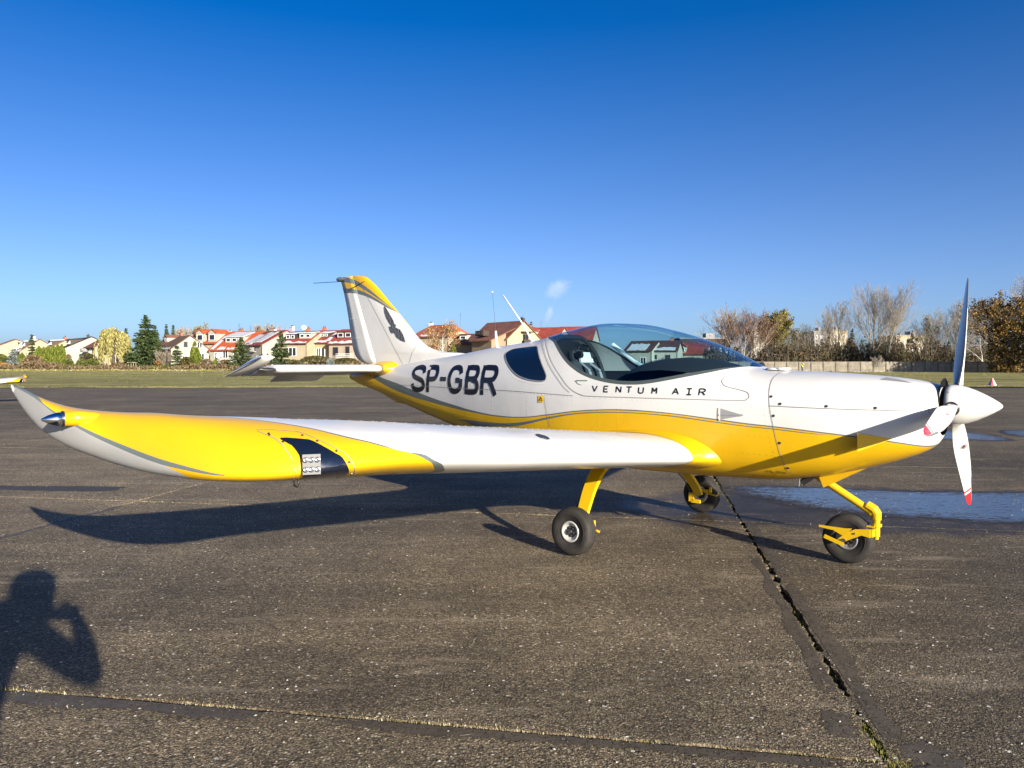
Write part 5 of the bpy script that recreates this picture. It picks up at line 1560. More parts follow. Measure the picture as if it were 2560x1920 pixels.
house('brown hipped house with small dark dormer beside the tall spruce', 420, 200, 50, 9, 9, 862, 841, 'beige', 'brown', wins=[('e', .6, 3, 1.4, 1.6)], dormers=[(.62, 1.6, .72, 1.3, 1, False, 'gable')], chimneys=[(0, .8, 1.0, 1.0, 'brick')], hip=2)
house('white gabled house with mossy brown roof', 428, 178, 40, 8.6, 8.0, 872, 838.5, 'white', 'moss', wins=[('g', .38, 6.0, .9, 1.3, 0, M_FRAMEB), ('g', .75, 5.9, 1.2, 1.5, 1), ('g', .8, 3.2, 1.3, 1.6), ('g', .35, 2.6, 1.2, 1.5)], snow=[(.05, .9, .99, .88)])
house('cream house with two gabled dormers under an orange roof', 545, 196, 68, 11, 8.0, 858, 831.5, 'cream', 'orange', dormers=[(.22, 2.6, .92, 2.3, 1, False, 'gable'), (.72, 2.6, .92, 2.3, 1, False, 'gable')], wins=[('e', .5, 2.2, 1.6, 1.6)], chimneys=[(.2, .55, .5, .7, 'white'), (.2, .75, .4, .6, 'white')])
def lean(r, hx, hy, ze, zr, rz):
    dish(r, (-hx - .4, 1.6, 3.6), .55); dish(r, (-hx - .5, 2.3, 3.2), .5); aerial(r, (0, 2.2, zr + .2)); aerial(r, (.2, -1.2, zr + .2), 1.3)
house('large orange roofed house with snow edged dormer and balcony', 612, 178, 66, 12.5, 10.6, 873, 826, 'white', 'orange', wins=[('e', .18, 3.4, 1.0, 1.6), ('e', .45, 3.6, 1.5, 2.0), ('e', .75, 3.6, 1.3, 1.7), ('e', .3, 1.0, 1.5, 1.6)],
      dormers=[(.52, 5.6, .66, 1.25, 3, True, 'white')], chimneys=[(.1, .3, 1.3, .6, 'brick')], snow=[(.03, .12, .98, .35), (.24, .44, 1.0, .88), (.5, .7, 1.0, .9)], balcony=[(.62, 1.9, 4.2, 1.4)], extra=lean)
house('white house with snow covered red roof and tall white chimney', 656, 172, 46, 12.2, 9.4, 861, 824.5, 'white', 'red', wins=[('e', .3, 5.2, 1.3, 2.1, 1, M_FRAMEB), ('e', .62, 5.2, 1.2, 2.1, 1, M_FRAMEB), ('e', .3, 2.2, 1.3, 2.1, 1, M_FRAMEB), ('e', .8, 2.5, 1.5, 1.7, 1), ('g', .2, 2.0, 1.6, 1.6)],
      chimneys=[(.35, .86, 1.1, .9, 'white'), (.2, .15, 1.3, .5, 'white')], snow=[(.02, .48, 1.0, .30), (.35, .80, .85, .16)], balcony=[(.6, 4.2, 1.8, .5)])
house('cream terrace house with wide white window and snowy dormers', 766, 168, 72, 12, 7.2, 858, 826, 'cream', 'red', wins=[('e', .45, 4.1, 2.9, 1.9, 2), ('e', .55, 1.2, 1.1, 1.5)], dormers=[(.30, 2.4, .74, 1.2, 2, True, 'dark'), (.78, 3.0, .66, 1.15, 2, True, 'white')],
      chimneys=[(.3, .35, 1.2, .8, 'brick')], snow=[(.0, 1.0, 1.0, .87)], extra=lambda r, hx, hy, ze, zr, rz: dish(r, (-.4, .6, zr + .9), .55))
house('yellow terrace house with three small dormer lights and white terrace', 826, 170, 70, 12, 6.6, 856, 824, 'yellow', 'red', wins=[('e', .18, 3.9, .7, 1.8, 0), ('e', .55, 4.0, 1.1, 2.0), ('e', .72, 4.0, .9, 2.0, 0)], dormers=[(.45, 3.1, .60, .85, 3, True, 'dark')], chimneys=[(.2, .05, .9, .7, 'brick')],
      snow=[(.0, .85, 1.0, .86), (.78, 1.0, .9, .25)], balcony=[(.45, 2.0, 6.0, 1.5)])
house('pink terrace house half hidden by the airplane tail fin', 898, 166, 72, 12, 7.4, 858, 821, 'pink', 'red', wins=[('e', .22, 4.2, 1.3, 1.8, 0, M_FRAMEB), ('e', .62, 4.2, 1.0, 2.1, 0, M_FRAMEB)], dormers=[(.5, 5.6, .70, 1.5, 3, False, 'dark')], snow=[(.0, 1.0, 1.0, .86)], balcony=[(.62, 2.7, 4.2, 1.3)])
def lowwing(r, hx, hy, ze, zr, rz):
    m = MB(); m.box((-hx - 1.2, -1.0, ze - 2.5), (3.2, 5.2, .25), 0, Matrix.Rotation(-.25, 3, 'Y')); m.build('porch_roof', ROOF['red'], r); aerial(r, (0, -hy + .2, zr + .1), 2.6)
house('terracotta roofed house behind the golden birch', 1120, 172, 58, 10, 10.5, 840, 810, 'cream', 'terracotta', wins=[('g', .3, 6, 1.2, 1.4), ('g', .7, 6, 1.2, 1.4), ('e', .5, 4, 1.6, 1.6)], hip=2.2, snow=[(.25, .75, .97, .86)], extra=lowwing, chimneys=[(.2, .1, .8, .6, 'white')])
def redwing(r, hx, hy, ze, zr, rz): pass
house('low red annexe with skylit dormer between two bigger houses', 1196, 168, 62, 7, 6.5, 858, 834, 'tan', 'dark', wins=[('e', .3, 3.4, 1.3, 1.2), ('e', .7, 3.4, 1.3, 1.2), ('e', .5, 1.2, 1.8, 1.7)], dormers=[(.3, 2.0, .7, 1.1, 1, False, 'white')])
def bigx(r, hx, hy, ze, zr, rz):
    # a second, lower roof wing towards the airfield with its own dormer
    V = [(-hx - 4.2, -hy + .2, ze - .6), (-hx - 4.2, hy - 4.6, ze - .6), (-.6, hy - 4.6, zr - 1.0), (-.6, -hy + .2, zr - 1.0)]
    V += [(x, y, z + .18) for x, y, z in V]
    mesh('lower_roof', V, [(0, 1, 2, 3), (7, 6, 5, 4)] + [(a, 4 + a, 4 + (a + 1) % 4, (a + 1) % 4) for a in range(4)], ROOF['brown'], r)
    mesh('wing_wall', [(-hx - 3.6, -hy + .4, -.3), (-hx - 3.6, hy - 4.9, -.3), (-hx - 3.6, hy - 4.9, ze - .3), (-hx - 3.6, -hy + .4, ze - .3), (-hx, -hy + .4, -.3), (-hx, -hy + .4, ze + 1.2), (-hx, hy - 4.9, -.3), (-hx, hy - 4.9, ze + 1.2)], [(0, 3, 2, 1), (0, 4, 5, 3), (1, 2, 7, 6)], WALL['tan'], r)
    window(r, (-hx - 3.6, -hy + 2.4, 2.6), (-1, 0, 0), 2.0, 1.7, M_FRAMEB)
    b = MB(); b.box((-hx - 2.5, -1.0, ze + 1.05), (1.4, 2.6, 1.0)); b.build('dormer', M_DARK, r)
    window(r, (-hx - 3.21, -1.0, ze + 1.1), (-1, 0, 0), 1.9, .6, M_FRAMEB)
    m = MB(); m.box((.4, -hy - .45, 5.2), (2.2, .9, .14)); m.box((.4, -hy - .88, 5.75), (2.2, .06, 1.0)); m.box((.4, -hy - .45, 7.75), (2.5, 1.1, .2)); m.build('balcony', M_DARK, r)
house('big brown roofed house with cream gable and dark wooden balcony', 1268, 150, 40, 8.6, 11.5, 846, 801.5, 'cream', 'brown', wins=[('g', .55, 6.4, 1.5, 1.9, 1, M_FRAMEB), ('e', .35, 3.1, 2.2, 2.0, 1, M_FRAMEB)], chimneys=[(.12, .9, 1.0, .55, 'dark')], extra=bigx, hip=0)
house('small white gable under red roofs just behind the canopy', 1392, 182, 66, 10, 10, 848, 817, 'white', 'red', dormers=[(.3, 2.4, .95, 1.8, 1, False, 'gable')], wins=[('e', .3, 4, 1.4, 1.4)], chimneys=[(0, .1, .9, .7, 'brick')], extra=lambda r, hx, hy, ze, zr, rz: aerial(r, (0, 1, zr), 1.8))
house('long dark red roof rising behind the canopy top', 1480, 190, 74, 10, 9, 848, 815, 'white', 'red', wins=[('e', .5, 4, 1.4, 1.4)])
house('white house with red and snowy roof seen through the canopy', 1628, 178, 58, 9, 6.6, 876, 852, 'white', 'dark', wins=[('e', .7, 2.2, 1.4, 1.6)], snow=[(.1, .8, 1.0, .35)])
house('white balconied house with dark red roof seen through the canopy', 1692, 178, 70, 10, 7.4, 876, 851, 'white', 'dark', wins=[('e', .3, 2.6, 1.2, 1.9, 1, M_FRAMEB), ('e', .72, 2.6, 1.2, 1.9, 1, M_FRAMEB)], snow=[(.0, .95, 1.0, .75)], balcony=[(.5, 1.5, 5.6, 1.3)], chimneys=[(0, .75, .8, .5, 'brick')])
house('red roofed house with tiny white gable low behind the windscreen', 1765, 186, 68, 9, 7.5, 884, 858, 'white', 'red', dormers=[(.2, 2.2, .95, 1.5, 1, False, 'gable')], wins=[('e', .6, 2, 1.2, 1.4)])

def block(label, px0, px1, d, y_top, wall, rows, cols, depth=12, turn=0.0):
    w = (px1 - px0) / F_PX * d; h = wz(y_top, d)
    r = empty('apartment_block', (wx((px0 + px1) / 2, d), d + depth / 2, 0), turn)
    tag(r, label, 'building', 'buildings behind the trees')
    m = MB(); m.box((0, 0, h / 2 - .2), (w, depth, h)); m.build('wall', WALL[wall], r)
    m = MB(); m.box((0, 0, h - .1), (w + .4, depth + .4, .35)); m.box((w * .2, 0, h + .7), (w * .18, depth * .3, 1.4)); m.build('flat_roof', WALL['grey'], r)
    for a in range(rows):
        for b in range(cols):
            window(r, (-w / 2 + w * (b + .5) / cols, -depth / 2, 1.6 + a * (h - 1.5) / rows), (0, -1, 0), w / cols * .42, 1.3, M_FRAME, 1)
    return r
block('long dark brown flat roofed hall behind the left bare tree', 1700, 1822, 200, 845, 'brown', 2, 9)
block('grey apartment block end showing above the thicket', 2034, 2072, 270, 828, 'grey', 5, 3)
block('cream apartment block beside the grey one behind the bare trees', 2073, 2118, 275, 825, 'cream', 5, 6)
block('cream block glimpsed through the mistletoe tree', 2240, 2325, 240, 838, 'cream', 4, 7)
block('white block far behind the olive green poplar', 1885, 1925, 290, 822, 'white', 4, 3)

# concrete panel fence: every slab and post its own part
def conc(name, k):
    g = G(name); p = g.pos(); n = g.noise(p, 1.3, 6, .65); m2 = g.noise(g.node('ShaderNodeMapping', {'Vector': p, 'Scale': (1, 1, .2)}).outputs[0], 2.2, 5)
    r = g.node('ShaderNodeObjectInfo').outputs['Random']
    c = g.mix(1, (.25 * k, .222 * k, .175 * k), g.ramp(n, [(.3, .75), (.7, 1.15)]), 'MULTIPLY')
    c = g.mix(1, c, g.ramp(m2, [(.3, .8), (.6, 1.05)]), 'MULTIPLY')
    c = g.mix(1, c, g.ramp(r, [(0, .82), (1, 1.1)]), 'MULTIPLY')
    return g.surf(c, .9, 0, .2, g.bump(n, .3, .02))
M_CONC = conc('fence_concrete', 1.0); M_POST = conc('fence_post', .55)
fence = empty('concrete_fence', (39.5, 141.0, 0))
tag(fence, 'grey concrete panel fence along the far edge of the grass', 'fence')
FA, FB = Vector((0, 0, 0)), Vector((68, -16.5, 0)); nb = 34
fd = (FB - FA) / nb; fang = math.atan2(fd.y, fd.x); RF = Matrix.Rotation(fang, 3, 'Z')
m = MB(); m.box((0, 0, 0), (fd.length - .16, .07, .445)); slab_me = None
m2 = MB(); m2.box((0, 0, 0), (.16, .2, 1.92)); post_me = None
for k in range(nb + 1):
    p = FA + fd * k
    if k == 0:
        po = m2.build('fence_post', M_POST, fence); post_me = po.data
    else: po = link(bpy.data.objects.new('fence_post', post_me), fence)
    po.location = p + Vector((0, 0, .93)); po.rotation_euler = (0, 0, fang)
    if k == nb: break
    for q in range(4):
        if slab_me is None:
            so_ = m.build('fence_panel', M_CONC, fence); slab_me = so_.data
        else: so_ = link(bpy.data.objects.new('fence_panel', slab_me), fence)
        so_.location = p + fd * .5 + RF @ Vector((0, .012 * ((q * 7 + k * 3) % 3 - 1), .235 + q * .46)); so_.rotation_euler = (0, 0, fang)
# ================================================================== TREES AND SHRUBS
def bark(name, a, b):
    g = G(name); p = g.obj(); n = g.noise(p, 5, 5, .65)
    return g.surf(g.ramp(n, [(.3, a), (.7, b)]), .85, 0, .2)
B_GREY = bark('bark_grey', (.16, .135, .105), (.30, .26, .21))
B_DARK = bark('bark_dark', (.045, .035, .026), (.10, .08, .06))
B_BIRCH = bark('bark_birch', (.28, .25, .21), (.55, .51, .45))
B_RED = bark('twigs_red', (.12, .072, .048), (.21, .135, .092))
B_TWIG = bark('twigs_grey', (.17, .15, .122), (.30, .265, .215))
def leafmat(name, *cols):
    g = G(name)
    r = g.node('ShaderNodeNewGeometry').outputs['Random Per Island']
    n = g.noise(g.obj(), .9, 3)
    f = g.math('ADD', g.math('MULTIPLY', r, .6), g.math('MULTIPLY', n, .45))
    k = len(cols)
    c = g.ramp(f, [(.18 + .62 * i / (k - 1), q) for i, q in enumerate(cols)])
    p = g.node('ShaderNodeBsdfPrincipled', {'Base Color': c, 'Roughness': .7, 'Specular IOR Level': .25})
    t = g.node('ShaderNodeBsdfTranslucent', {'Color': c})
    m = g.node('ShaderNodeMixShader', {0: .22, 1: p.outputs[0], 2: t.outputs[0]})
    g.l.new(m.outputs[0], g.out.inputs['Surface'])
    return g.mat
LF = {'spruce': leafmat('needles_dark', (.018, .032, .012), (.040, .064, .022), (.085, .115, .035)),
      'blue': leafmat('needles_blue', (.065, .090, .080), (.15, .18, .165), (.27, .30, .29)),
      'thuja': leafmat('thuja_green', (.040, .062, .006), (.098, .125, .014), (.17, .19, .026)),
      'willow': leafmat('willow_leaves', (.12, .11, .030), (.25, .225, .070), (.40, .36, .14)),
      'brown': leafmat('dry_brush', (.065, .045, .024), (.145, .100, .055), (.25, .18, .10)),
      'olive': leafmat('olive_leaves', (.060, .055, .012), (.15, .128, .026), (.27, .22, .05)),
      'autumn': leafmat('autumn_leaves', (.040, .030, .010), (.095, .062, .018), (.19, .125, .030), (.33, .19, .05)),
      'gold': leafmat('golden_leaves', (.20, .12, .03), (.36, .23, .07), (.50, .35, .14)),
      'hedge': leafmat('hedge_leaves', (.020, .030, .008), (.058, .068, .016), (.14, .085, .030)),
      'bush': leafmat('bush_green', (.038, .050, .010), (.088, .105, .022), (.165, .165, .045)),
      'orange': leafmat('orange_brush', (.15, .07, .02), (.30, .14, .035), (.40, .22, .07)),
      'thicket': leafmat('thicket_brush', (.020, .016, .010), (.060, .046, .028), (.13, .10, .065))}

def leaf_tris(V, F, p, s, rnd, d=None, el=1.0):
    if d is None: d = Vector((rnd.gauss(0, 1), rnd.gauss(0, 1), rnd.gauss(0, 1)))
    d.normalize(); q = d.cross(Vector((rnd.gauss(0, 1), rnd.gauss(0, 1), rnd.gauss(0, 1))))
    if q.length < 1e-3: q = d.orthogonal()
    q.normalize(); k = len(V)
    V += [p - d * s * el * .5 - q * s * .32, p + q * s * .42, p + d * s * el * .5, p - d * s * el * .35 + q * s * .30]
    F += [(k, k + 1, k + 2), (k, k + 3, k + 1)]

def conifer(label, px, d, y_top, half_px, leaf='spruce', seed=1, group=None, base_z=0.0, dens=1.0, y=0, thin=1.0, name='spruce_tree'):
    rnd = random.Random(seed); h = wz(y_top, d); R = half_px / F_PX * d * 1.38
    t = empty(name, (wx(px, d), d, 0)); tag(t, label, 'tree', group)
    m = MB(); m.tube([(0, 0, -.2), (.05, 0, h * .5), (0, 0, h * .97)], [.018 * h + .05, .011 * h + .02, .02], 7); m.build('trunk', B_DARK, t)
    V, F = [], []
    nl = int(h * 3.2); 
    for k in range(nl):
        f = (k + rnd.random()) / nl; z = h * (.04 + .95 * f)
        r = R * (1 - f) ** .80 * rnd.uniform(.62, 1.12) * (1 + .25 * noise.noise((f * 5, seed, 0))) + .12
        nb_ = max(4, int(5 + 5 * (1 - f)))
        a0 = rnd.uniform(0, 6.28)
        for b in range(nb_):
            a = a0 + 6.283 * b / nb_ + rnd.gauss(0, .15); L = r * rnd.uniform(.7, 1.15)
            dv = Vector((math.cos(a), math.sin(a), 0)); n = int((5 + L * 9) * dens)
            for q in range(n):
                u = rnd.random() ** .7
                p = dv * L * u + Vector((0, 0, z - .35 * L * u * (1 - .5 * u) + .12 * L * max(0, u - .7)))
                p += Vector((rnd.gauss(0, .10 * (1 + L * .3)), rnd.gauss(0, .10 * (1 + L * .3)), rnd.gauss(0, .07)))
                leaf_tris(V, F, p, rnd.uniform(.20, .42) * thin, rnd, dv + Vector((rnd.gauss(0, .5), rnd.gauss(0, .5), rnd.gauss(-.1, .35))), 1.3)
    mesh('crown', V, F, LF[leaf], t)
    return t

def leafy(label, px, d, y_top, half_px, leaf, seed, group=None, shape='ellipsoid', n=2600, size=.32, base=0.0, cat='shrub', name='shrub', up=False, trunk=True, squash=1.0):
    """shape: ellipsoid (bush), column, cone"""
    rnd = random.Random(seed); h = wz(y_top, d); R = half_px / F_PX * d * 1.22; n = int(n * 1.35)
    t = empty(name, (wx(px, d), d, 0)); tag(t, label, cat, group)
    if trunk:
        m = MB()
        for q in range(3): m.tube([(0, 0, -.2), (rnd.gauss(0, .15) * R, rnd.gauss(0, .15) * R, h * .45), (rnd.gauss(0, .3) * R, rnd.gauss(0, .3) * R, h * .8)], [.03 * h ** .5 + .02, .03, .015], 6)
        m.build('stem', B_DARK, t)
    V, F = [], []
    i = 0
    while i < n:
        f = rnd.random(); a = rnd.uniform(0, 6.283)
        if shape == 'column': prof = min(1, 5 * f + .55) * (1 - max(0, (f - .62) / .38) ** 1.8 * .92)
        elif shape == 'cone': prof = (1 - f) ** .75 * .97 + .03
        else: prof = math.sqrt(max(0, 1 - (2 * (f * .93 + .07) - 1.0) ** 2)) if f > .45 else .85 + .3 * f
        u = rnd.random() ** .45
        lump = 1 + .22 * noise.noise((math.cos(a) * 1.6 + seed, math.sin(a) * 1.6, f * 4)) + .12 * noise.noise((math.cos(a) * 4 + seed, math.sin(a) * 4, f * 9))
        r = R * prof * u * lump
        p = Vector((math.cos(a) * r, math.sin(a) * r * squash, base + (h - base) * (f * (1 + .05 * noise.noise((a, seed, 1))))))
        if noise.noise(p * (.9) + Vector((seed, 0, 0))) < -.30: i += 1; continue
        d_ = Vector((rnd.gauss(0, .35), rnd.gauss(0, .35), 1)) if up else None
        leaf_tris(V, F, p, size * rnd.uniform(.6, 1.3), rnd, d_, 1.5 if up else 1.0); i += 1
    mesh('foliage', V, F, LF[leaf], t)
    return t

def grow(T, W, rnd, p, d, L, r, lvl, maxl, spread, upw, twig):
    """one branch as a bent tapering tube; side branches leave it along its length"""
    n = 5 if lvl < 2 else 3
    pts = [p.copy()]; dd = d.copy(); rs = [r]
    for k in range(n):
        w = .06 + .03 * lvl
        dd = (dd + Vector((rnd.gauss(0, w), rnd.gauss(0, w), rnd.gauss(0, w * .6) + upw * (.10, .13, .08, .03, 0)[min(lvl, 4)]))).normalized()
        pts.append(pts[-1] + dd * L / n); rs.append(r * (1 - .70 * (k + 1) / n))
    (T if lvl < 2 else W).tube(pts, [max(q, twig) for q in rs], 6 if lvl < 2 else 3, 0, False)
    if lvl >= maxl: return
    nc = [13, 11, 9, 4, 3][min(lvl, 4)]
    for k in range(nc):
        lo = .24 if lvl == 0 else .18
        t = min(lo + (1 - lo) * (k + rnd.random() * .9) / nc, .985); i = min(int(t * n), n - 1); f = t * n - i
        q = pts[i].lerp(pts[i + 1], f); bd = (pts[i + 1] - pts[i]).normalized()
        a = rnd.uniform(0, 6.283); o = bd.orthogonal().normalized(); o = (o * math.cos(a) + bd.cross(o) * math.sin(a))
        s = spread * rnd.uniform(.65, 1.2) * (1.0, .95, 1.0, 1.1, 1.2)[min(lvl, 4)]
        nd = (bd * math.cos(s) + o * math.sin(s) + Vector((0, 0, upw * (.10, .16, .10, .04, 0)[min(lvl, 4)]))).normalized()
        ll = (.86, .56, .52, .55)[min(lvl, 3)] * rnd.uniform(.75, 1.15) * (1.06 - .62 * t)
        grow(T, W, rnd, q, nd, L * ll, max(rs[min(i, len(rs) - 1)] * (.55, .50, .5, .5)[min(lvl, 3)], twig), lvl + 1, maxl, spread, upw, twig)

def bare_tree(label, px, d, y_top, seed, trunks=((0, 0, 0),), spread=.75, upw=.6, group='bare trees behind the concrete fence', barkm=None, twigm=None, maxl=4, leaf=None, nleaf=0, lsize=.3, rad=.017, twig=.012, name='bare_tree', base_z=0.0, first=.80):
    rnd = random.Random(seed); h = wz(y_top, d)
    t = empty(name, (wx(px, d), d, 0)); tag(t, label, 'tree', group)
    T, W = MB(), MB()
    for (ox, lean, ly) in trunks:
        dr = Vector((lean, ly, 1)).normalized()
        grow(T, W, rnd, Vector((ox, 0, -.2)), dr, h * first * rnd.uniform(.92, 1.04), h * rad / len(trunks) ** .4, 0, maxl, spread, upw, twig)
    zmax = max(v[2] for v in W.v) if W.v else h
    k = h / zmax
    for M_ in (T, W): M_.v = [(x * (.5 + .5 * k), y * (.5 + .5 * k), z * k) for x, y, z in M_.v]
    T.build('trunk', barkm or B_GREY, t)
    W.build('twigs', twigm or B_TWIG, t)
    if leaf:
        V, F = [], []
        for _ in range(nleaf):
            p = Vector(rnd.choice(W.v)) + Vector((rnd.gauss(0, .25), rnd.gauss(0, .25), rnd.gauss(0, .2)))
            leaf_tris(V, F, p, lsize * rnd.uniform(.6, 1.3), rnd)
        mesh('leaves', V, F, LF[leaf], t)
    return t

# ---- left side, from left to right
GS = 'garden trees in front of the houses'
leafy('dark green rounded shrub at the left edge of the picture', 4, 166, 886, 16, 'bush', 1, GS, n=1500)
leafy('low orange brown shrub under the green one at the left edge', 4, 163, 906, 15, 'orange', 2, GS, n=900)
conifer('silvery blue spruce near the left edge', 33, 166, 872, 18, 'blue', 3, GS)
leafy('short bright green thuja right of the blue spruce', 56, 167, 884, 9, 'thuja', 4, GS, 'column', n=1500, up=True)
conifer('slender dark spruce rising above the brown roof', 81, 172, 836, 11, 'spruce', 5, GS, dens=.9)
leafy('rust brown leafless looking shrub in front of the thuja row', 84, 162, 888, 22, 'brown', 6, GS, n=1700)
for k, (x, yt, w) in enumerate(((98, 867, 9), (110, 869, 8), (122, 866, 8.5), (134, 864, 8), (145, 863, 8), (155, 863, 7.5))):
    leafy(('leftmost columnar thuja of the tall row by the black roofed house', 'second columnar thuja from the left in the tall row', 'third columnar thuja from the left in the tall row', 'fourth columnar thuja from the left in the tall row', 'fifth columnar thuja from the left in the tall row', 'rightmost columnar thuja of the tall row touching the white gable')[k], x, 168 + (k % 2), yt, w, 'thuja', 10 + k, 'columnar thujas in a row', 'column', n=2000, up=True, cat='tree', name='thuja_tree')
leafy('low green bush below the right end of the thuja row', 170, 161, 898, 13, 'bush', 20, GS, n=1300)
leafy('climbing brown shrub against the white gable wall', 172, 182, 886, 8, 'brown', 21, GS, n=600)
leafy('green bush under the round grey balconies', 206, 163, 900, 13, 'bush', 22, GS, n=1300)
leafy('rounded dark bush left of the willow', 229, 163, 897, 15, 'bush', 23, GS, n=1500)

def willow(label, px, d, y_top, half_px, seed):
    rnd = random.Random(seed); h = wz(y_top, d); R = half_px / F_PX * d
    t = empty('willow_tree', (wx(px, d), d, 0)); tag(t, label, 'tree', GS)
    m = MB(); m.tube([(0, 0, -.2), (.1, 0, h * .3), (-.1, .1, h * .6)], [.4, .3, .15], 8)
    for q in range(7):
        a = q * .9; m.tube([(0, 0, h * .35), (math.cos(a) * R * .4, math.sin(a) * R * .4, h * .72), (math.cos(a) * R * .75, math.sin(a) * R * .75, h * .8)], [.16, .09, .03], 5)
    m.build('trunk', B_DARK, t)
    V, F = [], []
    for _ in range(760):
        a = rnd.uniform(0, 6.283); u = rnd.random() ** .55; r = R * u
        lump = .75 + .9 * noise.noise((math.cos(a) * 2.2 + seed, math.sin(a) * 2.2, 3 * u))
        zt = h * (.60 + .40 * math.sqrt(max(0, 1 - u * u * .95))) * (.80 + .20 * lump)
        if lump < .62: continue
        L = rnd.uniform(.28, .72) * h * (.35 + .65 * u)
        x, y = math.cos(a) * r, math.sin(a) * r
        n = int(L * 4.6)
        ox, oy = rnd.gauss(0, .1), rnd.gauss(0, .1)
        for k in range(n):
            f = k / n; z = zt - L * f
            if z < .9: break
            p = Vector((x * (1 + .10 * f) + ox * f + rnd.gauss(0, .10), y * (1 + .10 * f) + oy * f + rnd.gauss(0, .10), z))
            leaf_tris(V, F, p, rnd.uniform(.20, .36), rnd, Vector((rnd.gauss(0, .18), rnd.gauss(0, .18), -1)), 1.7)
    mesh('crown', V, F, LF['willow'], t)
willow('pale yellow green weeping willow', 283, 165, 824, 40, 31)
conifer('thin dark spruce top behind the right side of the willow', 316, 172, 819, 12, 'spruce', 32, GS, dens=.8)
conifer('tallest dark spruce beside the willow', 366, 163, 787, 45, 'spruce', 33, GS, dens=1.5, thin=1.15)
conifer('dark spruce leaning against the right flank of the tallest one', 388, 168, 812, 24, 'spruce', 34, GS, dens=1.1)
bare_tree('small bare garden tree in front of the mossy roof', 410, 160, 872, 35, ((0, -.1, 0), (.3, .15, 0)), group=GS, maxl=3, leaf='brown', nleaf=250, rad=.02)
leafy('small orange leaved shrub left of the wooden post', 397, 160, 898, 8, 'orange', 36, GS, n=350)
conifer('young bright spruce in front of the white gable', 443, 161, 862, 18, 'spruce', 37, GS)
leafy('pyramid shaped green thuja in front of the orange roofs', 488, 162, 855, 19, 'thuja', 38, GS, 'cone', n=3600, up=True, cat='tree', name='thuja_tree')
leafy('thin short column thuja by the white house wall', 539, 160, 899, 5, 'thuja', 39, GS, 'column', n=500, up=True, cat='tree', name='thuja_tree')
conifer('broad dark spruce left of the tail plane', 603, 158, 842, 30, 'spruce', 40, GS, dens=1.2)
leafy('small column thuja between the two dark spruces', 669, 160, 886, 6, 'thuja', 41, GS, 'column', n=700, up=True, cat='tree', name='thuja_tree')
conifer('dark conical spruce in front of the white chimney house', 703, 158, 829, 24, 'spruce', 42, GS, dens=1.2)
leafy('rusty dark clipped hedge above the tail plane', 790, 158, 890, 44, 'hedge', 43, GS, n=3800, size=.26, squash=.3, name='hedge')
leafy('grey green little shrub at the end of the rusty hedge', 826, 157, 896, 9, 'blue', 44, GS, n=700)
leafy('dark hedge disappearing behind the tail fin', 866, 158, 895, 34, 'hedge', 45, GS, n=2600, size=.26, squash=.3, name='hedge')
conifer('left dark conifer far behind the brown roofs', 417, 235, 810, 14, 'spruce', 46, 'trees far behind the houses')
conifer('right pointed conifer far behind the brown roofs', 434, 235, 811, 11, 'spruce', 47, 'trees far behind the houses')
for k, (x, yt) in enumerate(((456, 816), (467, 815), (478, 814), (489, 815))):
    bare_tree(('leftmost bare poplar far behind the orange roof', 'second bare poplar from the left behind the orange roof', 'third bare poplar from the left behind the orange roof', 'rightmost bare poplar behind the orange roof')[k], x, 240, yt, 50 + k, spread=.35, upw=.9, group='trees far behind the houses', maxl=3, twig=.05)
bare_tree('half leafy tree far behind the orange roof with dormers', 516, 235, 801, 55, spread=.6, group='trees far behind the houses', maxl=3, leaf='olive', nleaf=900, lsize=.6, twig=.04)
bare_tree('small bare tree behind the snowy roof left of the tall chimney', 652, 235, 808, 56, spread=.45, upw=.9, group='trees far behind the houses', maxl=3, twig=.04)
bare_tree('broad bare treetop behind the snowy roof by the tall chimney', 677, 235, 803, 57, ((0, -.12, 0), (.3, .12, 0), (0, 0, 0)), spread=.4, upw=.9, group='trees far behind the houses', maxl=3, twig=.04)
bare_tree('golden birch drooping in front of the terracotta roof', 1106, 150, 800, 58, spread=.7, upw=-.1, group=GS, barkm=B_BIRCH, twigm=B_RED, maxl=3, leaf='gold', nleaf=1300, lsize=.26, name='birch_tree')
leafy('small green thuja at the foot of the golden birch', 1134, 149, 862, 14, 'thuja', 59, GS, 'cone', n=1500, up=True)
conifer('little dark treetop above the roofs left of the canopy', 1328, 220, 805, 6, 'spruce', 60, 'trees far behind the houses')

# dry brushwood along the far edge of the grass on the left: one mass
def brush(name, label, spans, leaf, n, seed, size=.22):
    rnd = random.Random(seed); V, F = [], []
    for _ in range(n):
        x0, x1, d, yt = rnd.choice(spans)
        px = rnd.uniform(x0, x1); dd = d + rnd.gauss(0, 1.2); hm = wz(yt, d)
        hm *= .55 + .6 * abs(noise.noise((px * .05, seed, 0))) + .35 * abs(noise.noise((px * .21, seed, 5)))
        z = hm * rnd.random() ** .8
        leaf_tris(V, F, Vector((wx(px, d) + rnd.gauss(0, .2), dd, z)), size * rnd.uniform(.6, 1.4), rnd, Vector((rnd.gauss(0, .5), rnd.gauss(0, .5), 1)), 1.9)
    return tag(mesh(name, V, F, LF[leaf]), label, kind='stuff')
brush('dry_brush', 'rust brown brushwood along the far edge of the grass', [(-20, 240, 160, 908), (200, 470, 159, 910), (440, 620, 158, 906), (580, 760, 157, 908), (60, 140, 160, 896), (740, 1000, 156, 905)], 'brown', 15000, 71)
brush('green_brush', 'low green brush among the dry brushwood', [(-20, 400, 161, 912), (380, 420, 159, 908), (420, 700, 159, 913)], 'bush', 3000, 72)
